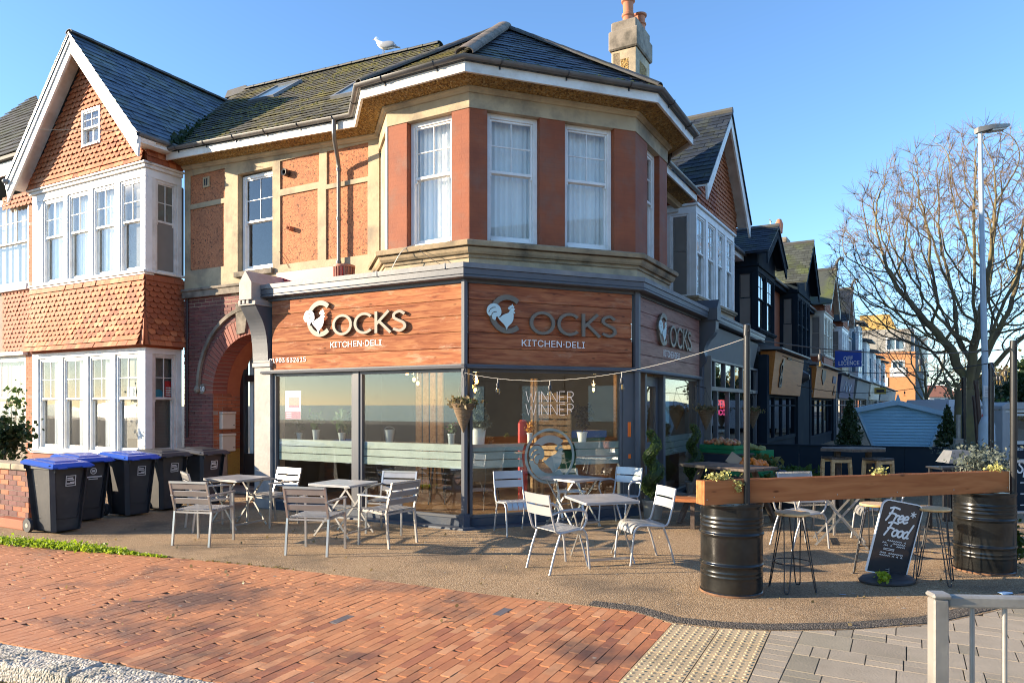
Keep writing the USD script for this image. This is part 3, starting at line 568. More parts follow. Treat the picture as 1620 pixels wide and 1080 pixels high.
def rooster():
    """cockerel emblem within a unit box: tail at the left, comb at the right"""
    f = lambda P: [((x - 85) / 330.0, (490 - y) / 330.0) for x, y in P]
    body = smooth_poly(f([(213, 352), (238, 356), (262, 336), (300, 316), (332, 304), (352, 282), (364, 258), (384, 248), (402, 252), (412, 264), (402, 274), (394, 300), (396, 335), (392, 372), (372, 412), (342, 440), (324, 462), (315, 489), (306, 462), (282, 428), (252, 402), (230, 380)]), 3)
    comb = unary_union([Point(*f([c])[0]).buffer(r / 330.0) for c, r in (((346, 254), 15), ((362, 238), 14), ((380, 228), 12), ((394, 236), 9), ((405, 298), 9))] + [Polygon(f([(372, 232), (385, 205), (392, 234)])), Polygon(f([(398, 250), (416, 262), (398, 268)]))])
    t1 = smooth_poly(f([(85, 300), (96, 250), (135, 216), (190, 214), (236, 244), (252, 292), (244, 334), (216, 352), (196, 350), (180, 388), (150, 372), (140, 340), (118, 346), (98, 332)]), 4)
    cut = unary_union([LineString(f(p)).buffer(4.5 / 330.0) for p in ([(108, 306), (124, 276), (152, 256), (184, 252)], [(140, 334), (152, 312), (172, 300), (198, 298)])])
    return unary_union([body, comb]), t1.difference(cut)
def bigc(w=.13): return stroke([ell(.5, .5, .435, .435, 48, 312, 36)], w)
def cloud_text(t, h, narrow=1.0, bold=False, depth=.002):
    m = meshkit.text_mesh(t, h, depth, bold); V = np.array(m.vertices); V[:, 0] *= narrow; return V, np.array(m.faces)
def on_wall(fr, mesh, u, z, v=0.0):
    """lettering in its own xy plane stood up on a wall (reads along u when seen from outside)"""
    V, F = mesh; return fr.m((np.stack([V[:, 0] + u, V[:, 2] + v, V[:, 1] + z], 1), F[:, ::-1]))
def shape_on(fr, poly, u, z, s, v0, v1, sx=1.0): return fr.m(wallx(affinity.translate(affinity.scale(poly, s * sx, s, origin=(0, 0)), u, z), v0, v1))
def cockerel_sign(parent, fr, uC, zC, D, uT, zT, hT, wT, vb, tone, name=True):
    """raised C with the emblem and OCKS beside it"""
    c = bigc(); part(parent, 'letter', shape_on(fr, c, uC, zC, D, vb + .02, vb + .055), tone)
    b, t = rooster(); s = D * .79
    part(parent, 'cockerel_emblem', cat(shape_on(fr, b, uC - D * .09, zC + D * .085, s, vb + .058, vb + .07), shape_on(fr, t, uC - D * .09, zC + D * .085, s, vb + .058, vb + .07)), 'sign_white' if tone == 'sign_lit' else 'sign_teal')
    g = ocks(); W0 = g[-1].bounds[2]
    for k in g: part(parent, 'letter', shape_on(fr, k, uT, zT, hT, vb + .02, vb + .055, wT / (W0 * hT)), tone)
def sash(parent, fr, u0, u1, z0, z1, v=0.0, cols=2, rows=2, split=.5, mat='white_paint', curtain='net_curtain', fw=.055, glass='glass_old', drape=0, room='room', depth=.10, bars=True, lowbars=None, seed=0, low_rows=1, curt_cover=1.0, rdepth=1.2, horn=True, outer=True):
    """a sliding sash window: frame, upper and lower sash with glazing bars, panes, net curtain and the room behind"""
    zm = z0 + (z1 - z0) * split; b = lambda a0, a1, c0, c1, d0, d1: fr.m(cbox(a0, a1, c0, c1, d0, d1, .004))
    w = part(parent, 'window', cat(b(u0, u0 + fw, v - depth, v, z0, z1), b(u1 - fw, u1, v - depth, v, z0, z1), b(u0 + fw, u1 - fw, v - depth, v, z1 - fw, z1), b(u0 + fw, u1 - fw, v - depth, v + .03, z0, z0 + fw * .8)), mat)
    a0, a1, s = u0 + fw, u1 - fw, .032
    up = [b(a0, a1, v - .055, v - .02, zm - .02, zm + .025), b(a0, a0 + s, v - .055, v - .02, zm + .025, z1 - fw), b(a1 - s, a1, v - .055, v - .02, zm + .025, z1 - fw), b(a0 + s, a1 - s, v - .055, v - .02, z1 - fw - s, z1 - fw)]
    if horn: up += [b(a0, a0 + s, v - .052, v - .023, zm - .07, zm - .02), b(a1 - s, a1, v - .052, v - .023, zm - .07, zm - .02)]
    lo = [b(a0, a0 + s, v - .095, v - .06, z0 + fw * .8, zm), b(a1 - s, a1, v - .095, v - .06, z0 + fw * .8, zm), b(a0 + s, a1 - s, v - .095, v - .06, z0 + fw * .8, z0 + fw * .8 + .07), b(a0 + s, a1 - s, v - .095, v - .06, zm - .03, zm + .01)]
    part(w, 'upper_sash', cat(up), mat); part(w, 'lower_sash', cat(lo), mat)
    def grid(nc, nr, d0, d1, vv, nm):
        ms = [b(a0 + s + (a1 - a0 - 2 * s) * i / nc - .009, a0 + s + (a1 - a0 - 2 * s) * i / nc + .009, vv - .012, vv + .014, d0, d1) for i in range(1, nc)]
        ms += [b(a0 + s, a1 - s, vv - .012, vv + .0135, d0 + (d1 - d0) * i / nr - .009, d0 + (d1 - d0) * i / nr + .009) for i in range(1, nr)]
        if ms: part(w, 'glazing_bar', cat(ms), mat)
        for i in range(nc):
            for j in range(nr):
                x0, x1 = a0 + s + (a1 - a0 - 2 * s) * np.array([i, i + 1]) / nc; y0, y1 = d0 + (d1 - d0) * np.array([j, j + 1]) / nr
                part(w, 'pane', fr.m(box(x0, x1, vv - .001, vv + .001, y0, y1)), glass)
    grid(cols, rows, zm + .025, z1 - fw - s, v - .038, 'pane'); grid(lowbars or 1, low_rows, z0 + fw * .8 + .07, zm - .03, v - .078, 'pane')
    if curtain:
        r = np.random.default_rng(seed); n = 46; us = np.linspace(u0 + .03, u1 - .03, n); vv = v - .19 + .018 * np.sin(us * 70 + r.uniform(0, 6)) + .012 * np.sin(us * 31 + r.uniform(0, 6))
        if drape == 0: keep = [(0, n)]
        elif drape == 1: keep = [(0, int(n * .34)), (int(n * .68), n)]
        elif drape == 2: keep = [(0, int(n * curt_cover))]
        else: keep = [(int(n * (1 - curt_cover)), n)]
        ms = []
        for a, c in keep:
            V = np.concatenate([np.stack([us[a:c], vv[a:c], np.full(c - a, zz)], 1) for zz in (z0 + .02, z1 - .02)]); k = c - a
            F = np.array([[i, i + 1, k + i + 1] for i in range(k - 1)] + [[i, k + i + 1, k + i] for i in range(k - 1)]); ms.append(fr.m((V, F)))
        part(w, 'curtain', cat(ms), curtain, smooth=60)
    if room:
        d = rdepth; part(w, 'room_lining', cat(fr.m(box(u0, u1, v - d - .05, v - d, z0, z1)), fr.m(box(u0 - .05, u0, v - d, v - depth, z0, z1)), fr.m(box(u1, u1 + .05, v - d, v - depth, z0, z1)), fr.m(box(u0, u1, v - d, v - depth, z1, z1 + .05)), fr.m(box(u0, u1, v - d, v - depth, z0 - .05, z0))), room)
    return w
def wallpoly(u0, u1, z0, z1, holes=()): return sbox(u0, z0, u1, z1).difference(unary_union([sbox(*h) for h in holes])) if holes else sbox(u0, z0, u1, z1)
def slate_plane(a, b, c, poly=None, gauge=.2, width=.3, rng=None, thick=.009, lift=.014, lip=0):
    """slates on the roof plane with eave a->b (3-D points) rising to c; poly in (along, up) metres"""
    a, b, c = (np.array(t, float) for t in (a, b, c)); e = (b - a) / np.linalg.norm(b - a); n = np.cross(e, c - a); n /= np.linalg.norm(n); n = n if n[2] > 0 else -n
    s = np.cross(n, e); s = s if s[2] > 0 else -s; pr = shapely.prepared.prep(poly); x0, y0, x1, y1 = poly.bounds; out = []
    ny = int((y1 - y0) / gauge) + 2
    for j in range(ny):
        z0 = y0 + j * gauge
        for i in range(-1, int((x1 - x0) / width) + 2):
            u0 = x0 + (i + (j % 2) * .5) * width + rng.normal() * .004; g = .003; r = sbox(u0 + g, z0 - .012, u0 + width - g, z0 + gauge * 1.06)
            if not pr.intersects(r): continue
            q = r if pr.contains(r) else r.intersection(poly)
            if q.area < .006: continue
            if q is r: V, F = box(u0 + g, u0 + width - g, z0 - .012, z0 + gauge * 1.06, 0, thick)
            else: V, F = extr(q, thick)
            V = V.copy(); V[:, 2] += lift * (1 - (V[:, 1] - z0) / gauge) + rng.normal() * .0025 + (V[:, 0] - u0) * rng.normal() * .006
            out.append((a + V[:, :1] * e + V[:, 1:2] * s + V[:, 2:] * n, F))
    return out, (a, e, s, n)
def tile_panel(fr, poly, z0, gauge, width, rng, slope=None, v=0.0, plain=(), lip=.0):
    """hung clay tiles; slope(z) gives how far the face stands out at height z. plain: rows that are square-ended"""
    x0, y0, x1, y1 = poly.bounds; pr = shapely.prepared.prep(poly); out = []; so = slope or (lambda z: 0.0); nrow = int((y1 - y0) / gauge) + 1
    for j in range(nrow):
        zb = y0 + j * gauge
        for i in range(-1, int((x1 - x0) / width) + 2):
            u0 = x0 + (i + (j % 2) * .5) * width; g = .002
            if j in plain or (j - nrow) in plain: t = sbox(u0 + g, zb, u0 + width - g, zb + gauge * 1.1)
            else: t = Polygon([(u0 + g, zb + gauge * 1.1), (u0 + g, zb + gauge * .50), (u0 + width * .10, zb + gauge * .22), (u0 + width * .30, zb), (u0 + width * .70, zb), (u0 + width * .90, zb + gauge * .22), (u0 + width - g, zb + gauge * .50), (u0 + width - g, zb + gauge * 1.1)])
            if not pr.intersects(t): continue
            q = t if pr.contains(t) else t.intersection(poly)
            if q.area < .002: continue
            V, F = wallx(q, 0, .014); V = V.copy(); jit = rng.normal() * .003; tw = rng.normal() * .015
            V[:, 1] += v + .030 * (1 - (V[:, 2] - zb) / gauge) + jit + (V[:, 0] - u0) * tw
            V[:, 1] += np.array([so(z) for z in V[:, 2]]) ; out.append(fr.m((V, F)))
    return out
def brick_panel(fr, poly, rng, v=0.0, course=.075, length=.225, joint=.009, z0=0.0, depth=.03, u0=0.0):
    x0, y0, x1, y1 = poly.bounds; pr = shapely.prepared.prep(poly); out = []
    for j in range(int((y0 - z0) / course) - 1, int((y1 - z0) / course) + 2):
        for i in range(int((x0 - u0) / length) - 2, int((x1 - u0) / length) + 2):
            a = u0 + (i + (j % 2) * .5) * length; zb = z0 + j * course; r = sbox(a, zb, a + length - joint, zb + course - joint)
            if not pr.intersects(r): continue
            pz = rng.normal() * .0022
            if pr.contains(r): out.append(fr.m(cbox(a, a + length - joint, v - depth, v + .004 + pz, zb, zb + course - joint, .003)))
            else:
                q = r.intersection(poly)
                if q.area > .0008: out.append(fr.m(wallx(q, v - depth, v + .004 + pz)))
    return out
def gutter_run(parent, path, z, o=.5, r=.058, mat='gutter_grey', dz=None):
    prof = [(o + r * math.cos(t), z + r * math.sin(t)) for t in np.radians(np.linspace(180, 360, 9))] + [(o + r * .82, z), (o - r * .82, z)]
    m = sweep(path, prof)
    if dz is not None: k = len(prof); m = (m[0] + np.repeat(np.array(dz), k)[:, None] * [0, 0, 1], m[1])
    return part(parent, 'gutter', m, mat, smooth=50)
def sweepz(path, prof, dz):
    m = sweep(path, prof); return m[0] + np.repeat(np.array(dz, float), len(prof))[:, None] * [0, 0, 1], m[1]
def FrP(q): return Fr(W(0, q), EP, -EQ)
def FrQ(p): return Fr(W(p, 0), EQ, EP)
def leafplant(name, label, loc, h, n, size, mat, rngseed, potr=.08, poth=.14, potmat='zinc', spread=.6, stems=5, kind='plant', long=1.6, flower=None, up=.5):
    r = np.random.default_rng(rngseed); t = thing(name, label, kind, loc)
    part(t, 'pot', lathe([(0, 0), (potr * .72, 0), (potr * .98, poth), (potr * 1.06, poth), (potr * 1.06, poth - .015), (potr * .9, poth - .02), (0, poth - .02)], 20), potmat, smooth=40, local=True)
    C = []; S = []
    for k in range(stems):
        a = r.uniform(0, 6.28); l = r.uniform(.5, 1) * spread * h; tip = np.array([math.cos(a) * l * .6, math.sin(a) * l * .6, poth + h * r.uniform(.65, 1)])
        P = smoothpath(np.array([[0, 0, poth - .02], [tip[0] * .35, tip[1] * .35, poth + h * .45], tip]), 4); S.append(tube(P, np.linspace(.006, .002, len(P)), 5))
        i = r.integers(len(P) // 3, len(P), n // stems); C.append(P[i] + r.normal(size=(len(i), 3)) * size * .8)
    part(t, 'stem', cat(S), 'stem', local=True); part(t, 'foliage', leaves(np.vstack(C), size, r, up, long), mat, local=True, kind='stuff')
    if flower: part(t, 'flower', leaves(np.vstack(C)[::3] + [0, 0, .01], size * .7, r, .8, 1.0), flower, local=True, kind='stuff')
    return t
# ------------------------------------------------------------------ the corner building: upper bay, main wall, roofs
rng = np.random.default_rng(11)
cb = thing('corner_building', 'corner building with a bay of tall sash windows over the timber-clad shop', 'building', W3(-1, 1.5, 0))
U0, U1, U2 = (-1.81, .53), (-.235, .53), (1.65, 2.67)
V0 = (-2.66, 1.35); V4 = (1.65, 4.45); V5 = (.75, 5.3)
UP = [V0, U0, U1, U2, V4, V5]
EP_PATH = [(-7.98, 1.35)] + UP + [(.75, 8.4)]; DZ = [.27, 0, 0, 0, 0, 0, 0, 0]
CP = np.array([1.87, 2.466])                                        # shop corner at the far end of the splay
ZS, ZL, ZM = 4.29, 6.31, 6.57                                       # sill, lintel, moulding
WHITE = 'white_paint'
# stone sill: three steps standing out, then a plain plinth down to the shop roof
for nm, prof, m in (('sill_course', [(-.2, 4.17), (.19, 4.19), (.20, 4.25), (.17, 4.275), (-.2, 4.29)], 'stone_sill'), ('sill_moulding', [(-.2, 4.08), (.10, 4.085), (.13, 4.12), (.145, 4.172), (-.2, 4.172)], 'stone_sill'), ('sill_moulding', [(-.2, 4.03), (.06, 4.03), (.065, 4.082), (-.2, 4.082)], 'stone_sill'), ('plinth_course', [(-.2, 3.7), (.035, 3.7), (.035, 4.032), (-.2, 4.032)], 'stone_trim')):
    part(cb, nm, sweep(UP, prof), m)
part(cb, 'lintel_course', sweep(UP, [(-.24, ZL), (.012, ZL), (.012, ZM), (-.24, ZM)]), 'stone_trim')
part(cb, 'eaves_moulding', sweepz(EP_PATH, [(-.1, ZM - .03), (.03, ZM - .03), (.05, ZM), (.085, ZM + .02), (.085, ZM + .045), (-.1, ZM + .045)], DZ), 'stone_trim')
part(cb, 'eaves_cove', sweepz(EP_PATH, [(-.1, ZM + .046), (.07, ZM + .046), (.20, ZM + .075), (.34, ZM + .12), (.415, ZM + .155), (.415, ZM + .2), (-.1, ZM + .2)], DZ), 'pebble_gold')
part(cb, 'fascia_board', sweepz(EP_PATH, [(.40, ZM + .05 + .02), (.44, ZM + .07), (.44, ZM + .215), (.40, ZM + .215)], DZ), 'white_old')
gt = gutter_run(cb, EP_PATH, ZM + .275, .50, .055, 'gutter_grey', DZ)
for i in range(len(EP_PATH) - 2):
    a, b = offs(EP_PATH, .445)[i], offs(EP_PATH, .445)[i + 1]; L = math.dist(a, b); n = max(1, int(L / .85))
    for k in range(n):
        t = (k + .5) / n; w = W(a[0] + (b[0] - a[0]) * t, a[1] + (b[1] - a[1]) * t); z = ZM + .22 + DZ[i] * (1 - t) + DZ[i + 1] * t; f, _ = faceframe(a, b); o = Fr(w, f.u[:2], f.n[:2])
        part(gt, 'gutter_bracket', cat(o.m(box(-.012, .012, 0, .012, z - .05, z + .05)), o.m(tube(np.array([[0, .055 + .062 * math.cos(q), z + .055 + .062 * math.sin(q)] for q in np.radians(np.linspace(180, 370, 8))]), .007, 4))), 'iron_black')
# the four window faces
def pier(fr, u0, u1, mat='red_render', v=.0, z0=ZS, z1=ZL, d=.26, nm='pier'): part(cb, nm, fr.m(cbox(u0, u1, v - d, v, z0 - .01, z1 + .01, .006)), mat)
fA, LA = faceframe(U0, U1); fB, LB = faceframe(U1, U2); fD, LD = faceframe(U2, V4); fR, LR = faceframe(V0, U0); fS, LS = faceframe(V4, V5)
def wx(fr, xa, xb): return fr.hit(xa, 300, -.1)[0], fr.hit(xb, 300, -.1)[0]
a0, a1 = wx(fA, 650, 720); pier(fA, .0, a0); pier(fA, a1, LA - .0)
b0, b1 = wx(fB, 768, 850); c0, c1 = wx(fB, 890, 967); pier(fB, .0, b0, v=.001); pier(fB, b1, c0); pier(fB, c1, LB)
d0, d1 = .62, 1.32; pier(fD, 0, d0, v=.001); pier(fD, d1, LD)
part(cb, 'return_wall', fR.m(cbox(0, LR, -.25, -.03, 3.85, ZM - .02, .006)), 'stone_trim'); part(cb, 'return_pilaster', fR.m(cbox(LR - .16, LR + .01, -.1, .012, ZS, ZL + .01, .006)), 'cream_paint')
part(cb, 'return_wall', fS.m(cbox(0, LS, -.25, -.0, 3.85, ZM - .02, .006)), 'red_render')
for i, (f, u0, u1, sd) in enumerate(((fA, a0, a1, 0), (fB, b0, b1, 0), (fB, c0, c1, 0), (fD, d0, d1, 0))):
    sash(cb, f, u0, u1, ZS + .01, ZL, v=-.10, fw=.075, split=.555, seed=20 + i, curtain='net_curtain', drape=sd)
# main wall to the left: stone strips framing pebble-dashed panels
fM = FrP(1.35); px2 = lambda x, y: fM.hit(x, y)
panels = []
for (x0, y0, x1, y1) in ((300.3, 279, 355.6, 313), (300.3, 332, 354.3, 421), (443, 255, 504.7, 287.5), (443, 310, 502.5, 411), (516.8, 240, 582.4, 279), (515.5, 299.5, 581.5, 402.5)):
    (ua, za), (ub, zb) = px2(x0, y0), px2(x1, y1); panels.append((ua, zb, ub, za))
(ua, za), (ub, zb) = px2(376, 276), px2(431, 428); wh = (ua, zb, ub, za)
wp = wallpoly(-7.98, V0[0], 3.85, 6.86, panels + [wh]); part(cb, 'upper_wall', fM.m(wallx(wp, -.25, 0)), 'stone_trim')
for h in panels: part(cb, 'pebbledash_panel', fM.m(box(h[0] + .001, h[2] - .001, -.2, -.028, h[1] + .001, h[3] - .001)), 'pebble_pink')
sash(cb, fM, wh[0] + .02, wh[2] - .01, wh[1] + .06, wh[3] - .03, v=-.11, fw=.07, split=.52, curtain=None, room='room_dark', glass='glass_dark')
part(cb, 'window_sill', fM.m(cbox(wh[0] - .05, wh[2] + .05, -.12, .07, wh[1] - .06, wh[1] + .05, .01)), 'stone_grey')
part(cb, 'string_course', fM.m(wallx(Polygon([(0, 0), (0, 0)] + [(0, 0)]) if 0 else sbox(-7.95, 4.06, -4.5, 4.22), -.05, .09)), 'stone_grey')
part(cb, 'string_course', fM.m(cbox(-7.95, -4.5, 0, .12, 4.19, 4.245, .01)), 'stone_grey')
for (x, y, r) in ((454, 274, .07), (461, 362, .045)):
    u, z = px2(x, y); part(cb, 'vent_pipe', fM.m(mv(rot(lathe([(0, .05), (r * .6, .05), (r * .6, .11), (r, .12), (r, 0)], 14), (1, 0, 0), -90), u, -.03, z)), 'iron_black' if r > .05 else 'terracotta')
u, z = px2(326, 288); part(cb, 'air_brick', fM.m(cbox(u - .1, u + .1, -.03, .005, z - .11, z + .11, .004)), 'stone_trim'); part(cb, 'air_brick_slot', cat([fM.m(box(u - .06 + k * .065, u - .02 + k * .065, 0, .008, z - .07, z + .07)) for k in range(2)]), 'room_dark')
# downpipe with a swan neck
u = px2(541, 300)[0]; dp = np.array([[u + .27, .50, ZM + .26], [u + .27, .50, ZM + .02], [u + .25, .47, ZM - .07], [u + .05, .16, ZM - .33], [u, .085, ZM - .42], [u, .085, 5.2], [u, .085, 3.86]])
part(cb, 'downpipe', fM.m(tube(dp, .038, 10)), 'gutter_grey', smooth=50)
part(cb, 'pipe_collar', cat([fM.m(mv(lathe([(.046, -.03), (.05, 0), (.046, .03)], 10), u, .085, z)) for z in (6.1, 5.2, 4.4)]), 'gutter_grey', smooth=50)
dp = np.array([[V4[1] + .62, .55, ZM + .24], [V4[1] + .62, .5, ZM - .02], [V4[1] + .6, .12, ZM - .35], [V4[1] + .6, .09, ZM - .5], [V4[1] + .6, .09, 3.9]]); part(cb, 'downpipe', FrQ(1.0).m(tube(dp, .036, 8)), 'iron_black', smooth=50)
# cables drooping over the wall
for P in ([(443, 398), (452, 412), (458, 424)], [(548, 392), (556, 404)]):
    part(cb, 'cable', fM.m(tube(np.array([[px2(*p)[0], .012, px2(*p)[1]] for p in P]), .006, 4)), 'rope')
part(cb, 'cable', fA.m(tube(smoothpath(np.array([[.62, .05, 4.33], [.5, .23, 4.22], [.33, .25, 4.0], [.22, .2, 3.87]]), 4), .006, 4)), 'cable_white')
part(cb, 'cable', fA.m(tube(smoothpath(np.array([[.62, .05, 4.32], [.85, .23, 4.15], [1.1, .2, 3.98], [1.3, .2, 3.87]]), 4), .005, 4)), 'rope')
# ---- roofs
APX = W3(-.72, 2.42, 8.5); ev = offs(UP, .47); ZE = ZM + .27
roof_edge = [np.array([*W(*a), ZE]) for a in ev]
part(cb, 'roof', hull(np.vstack([roof_edge, [APX, W3(-2.3, 4.4, 8.5), W3(.3, 6.0, 7.4), W3(-2.6, 4.4, ZE), W3(.4, 6, ZE)], np.array(roof_edge) - [0, 0, .05]])), 'slate'); bay_roof = Node(numbered('/World/corner_building', 'x').replace('/x', '/roof'), cb.inv)
def tri_plane(parent, a, b, c, mats, key, rr=None, back=0.0, **k):
    a, b, c = map(np.array, (a, b, c)); e = (b - a) / np.linalg.norm(b - a); L = np.linalg.norm(b - a); t = (c - a) @ e; h = np.linalg.norm(c - a - e * t)
    return slate_plane(a, b, c, Polygon([(0, -.03), (L, -.03), (t + .01, h - .02), (t - .01, h - .02)]).buffer(0), rng=rng, **k)[0]
slA = tri_plane(bay_roof, roof_edge[1], roof_edge[2], APX, 0, 0, gauge=.17, width=.26); slB = tri_plane(bay_roof, roof_edge[2], roof_edge[3], APX, 0, 0, gauge=.17, width=.26); slD = tri_plane(bay_roof, roof_edge[3], roof_edge[4], APX, 0, 0, gauge=.17, width=.26); slR = tri_plane(bay_roof, roof_edge[0], roof_edge[1], APX, 0, 0, gauge=.17, width=.26)
def ridge_tiles(parent, a, b, mat, r=.10, step=.32, lift=.03):
    a, b = np.array(a), np.array(b); L = np.linalg.norm(b - a); d = (b - a) / L; s = np.cross(d, [0, 0, 1.0]); s /= np.linalg.norm(s); up = np.cross(s, d); n = int(L / step)
    for k in range(n):
        p0, p1 = a + d * L * k / n, a + d * L * (k + 1.04) / n; th = np.radians(np.linspace(-15, 195, 9)); ms = []
        V = np.array([p + s * rr * math.cos(t) * 1.15 + up * (rr * math.sin(t) * .62 + lift) for p, o in ((p0, 0), (p1, .008)) for rr in (r + o, r + o - .016) for t in th]); F = []; m = len(th)
        for i in range(m - 1): F += [[i, 2*m+i, 2*m+i+1], [i, 2*m+i+1, i+1], [m+i, m+i+1, 3*m+i], [m+i+1, 3*m+i+1, 3*m+i], [i, i+1, m+i], [i+1, m+i+1, m+i], [2*m+i, 3*m+i, 2*m+i+1], [2*m+i+1, 3*m+i, 3*m+i+1]]
        part(parent, 'ridge_tile', (V, np.array(F)), mat, smooth=40)
# main left roof: eave over the pebble-dashed wall up to the long ridge
eL, eR = W3(-8.3, .93, ZE + .285), W3(-2.3, .93, ZE); rL, rR = W3(-10.4, 4.6, 10.21), W3(-3.6, 4.6, 9.885); hR = W3(-1.4, 2.2, 7.95); bk = 9.2
part(cb, 'roof', hull(np.array([eL - [0, 0, .03], eR - [0, 0, .03], rL - [0, 0, .04], rR - [0, 0, .04], W3(0.2, 4.2, ZE + .2), W3(.2, 8.2, ZE), W3(-10.4, 8.2, ZE), eL - [0, 0, .06], eR - [0, 0, .06], W3(.2, 8.2, ZE - .06)])), 'slate_moss'); main_roof = Node('/World/corner_building/roof_001', cb.inv)
A_, B_ = W3(-8.05, .93, ZE + .275), W3(-2.3, .93, ZE); e = (B_ - A_) / np.linalg.norm(B_ - A_)
def proj(pt): return
def onplane(a, b, c, pts):
    a, b, c = map(np.array, (a, b, c)); e = (b - a) / np.linalg.norm(b - a); n = np.cross(e, c - a); n /= np.linalg.norm(n); s = np.cross(n, e); s = s if s[2] > 0 else -s; n = np.cross(e, s)
    return [(float((np.array(p) - a) @ e), float((np.array(p) - a) @ s)) for p in pts]
vb = W3(-7.98, .93, ZE + .27); gt_ = W3(-10.1, 4.3, 9.85)
mpts = onplane(A_, B_, rR, [A_, B_, W3(-1.9, 1.9, 7.6), rR, W3(-9.9, 4.6, 10.19), W3(-10.0, 4.25, 9.85)])
slM, _ = slate_plane(A_, B_, rR, Polygon(mpts).buffer(0), gauge=.19, width=.3, rng=rng, lift=.022)
pieces(bay_roof, 'slate', slB + slD, 'slate', 6, 170); pieces(bay_roof, 'mossy_slate', slA + slR, 'slate_moss', 6, 60); pieces(main_roof, 'slate', slM, ['slate_moss', 'slate_moss', 'slate_moss'], 7, 200)
ridge_tiles(bay_roof, roof_edge[2] + [0, 0, .02], APX, 'ridge_tile', .125, .3); ridge_tiles(bay_roof, roof_edge[3] + [0, 0, .02], APX, 'ridge_dark', .10, .3, .02); ridge_tiles(bay_roof, roof_edge[1] + [0, 0, .02], APX, 'ridge_dark', .10, .3, .02)
ridge_tiles(main_roof, W3(-9.9, 4.6, 10.2), rR, 'ridge_dark', .10, .42, .0)
# moss clumps on the old slates
C = []
a, b, c = A_, B_, rR; e = (b - a) / np.linalg.norm(b - a); n = np.cross(e, c - a); n /= np.linalg.norm(n); s = np.cross(n, e); s = s if s[2] > 0 else -s; n = n if n[2] > 0 else -n; mp = Polygon(mpts)
for k in range(1500):
    u, w = rng.uniform(0, 7), rng.uniform(0, 5.2) ** 1.0
    if mp.contains(Point(u, w)) and rng.random() < (.15 + .85 * (w / 5)): C.append(ball(a + e * u + s * w + n * .012, np.array([1, 1, .5]) * rng.uniform(.018, .05), 0))
part(main_roof, 'moss', cat(C), 'moss_gold', kind='stuff')
C = [ball(roof_edge[2] + (roof_edge[3] - roof_edge[2]) * rng.uniform(.05, .95) * 1 + (APX - roof_edge[2]) * 0 + np.array([0, 0, .03]), rng.uniform(.02, .05) * np.array([1.3, 1.3, .6]), 0) for _ in range(30)]
part(bay_roof, 'moss', cat(C), 'moss', kind='stuff')
# skylights set in the main slope
for (x0, y0, x1, y1) in ((405, 158, 470, 138), (548, 150, 600, 130)):
    r_ = ray((x0 + x1) / 2, (y0 + y1) / 2); t = ((a - EYE3) @ n) / (r_ @ n); c0_ = EYE3 + r_ * t; w, h = (.42, .55)
    def sk(m): V, F = m; return c0_ + V[:, :1] * e + V[:, 1:2] * s + V[:, 2:] * n, F
    f = part(main_roof, 'skylight_frame', cat(sk(box(-w, -w + .07, -h, h, 0, .09)), sk(box(w - .07, w, -h, h, 0, .09)), sk(box(-w + .07, w - .07, -h, -h + .07, 0, .09)), sk(box(-w + .07, w - .07, h - .07, h, 0, .1))), 'lead')
    part(f, 'pane', sk(box(-w + .07, w - .07, -h + .07, h - .07, .055, .065)), 'flat_glass')
part(main_roof, 'dormer_cheek', cat(hull(np.array([W3(-10.6, 4.5, 10.1), W3(-9.6, 4.5, 10.1), W3(-10.6, 5.2, 10.1), W3(-9.6, 5.2, 10.1), W3(-9.9, 4.6, 10.34), W3(-10.6, 4.6, 10.34), W3(-9.9, 5.2, 10.34)]))), 'ridge_dark')
# chimney
ch = FrP(7.5); cu = -.33
part(cb, 'chimney', cat(ch.m(cbox(cu - .30, cu + .32, -1.0, 0, 6.5, 10.25, .015)), ch.m(cbox(cu - .26, cu - .08, -.1, .0, 8.6, 10.2, .005))), 'stone_trim'); chn = Node('/World/corner_building/chimney', cb.inv)
part(chn, 'chimney_panel', cat(ch.m(box(cu - .07, cu + .13, 0, .004, 8.2, 10.02)), ch.m(box(cu + .32, cu + .324, -.75, -.25, 8.2, 10.02))), 'pebble_gold')
part(chn, 'chimney_cap', cat(ch.m(cbox(cu - .36, cu + .38, -1.06, .06, 10.25, 10.72, .03)), ch.m(cbox(cu - .31, cu + .33, -1.01, .01, 10.7, 10.95, .03))), 'stone_grey')
for du, dv, h in ((.03, -.25, .62), (.2, -.62, .38)): part(chn, 'chimney_pot', ch.m(mv(lathe([(.13, 0), (.125, h * .3), (.15, h * .34), (.15, h * .42), (.12, h * .46), (.125, h * .85), (.165, h * .9), (.165, h), (.1, h), (.1, h * .5)], 18), cu + du, dv, 10.92)), 'terracotta', smooth=40)
# gull on the ridge
g = thing('seagull', 'white and grey gull perched on the mossy roof ridge', 'bird', W3(-5.2, 4.6, 10.03), 165)
K = lambda P, R: smoothpath(np.c_[P, R], 4)
bt = K(np.array([[-.30, 0, .13], [-.16, 0, .17], [0, 0, .21], [.10, 0, .27], [.155, 0, .34], [.18, 0, .385]]), np.array([.012, .055, .085, .07, .042, .045]))
part(g, 'body', cat(tube(bt[:, :3], bt[:, 3], 12), ball((.185, 0, .395), (.052, .045, .047), 2)), 'gull_white', smooth=60, local=True)
part(g, 'beak', hull([[.225, .012, .395], [.225, -.012, .395], [.225, 0, .41], [.29, 0, .38], [.225, 0, .375]]), 'beak', local=True)
for sd in (-1, 1): part(g, 'wing', cat(ball((-.10, sd * .062, .205), (.20, .028, .075), 2), hull([[-.2, sd * .05, .2], [-.2, sd * .07, .17], [-.43, sd * .025, .115], [-.2, sd * .04, .14]])), 'gull_grey', smooth=60, local=True)
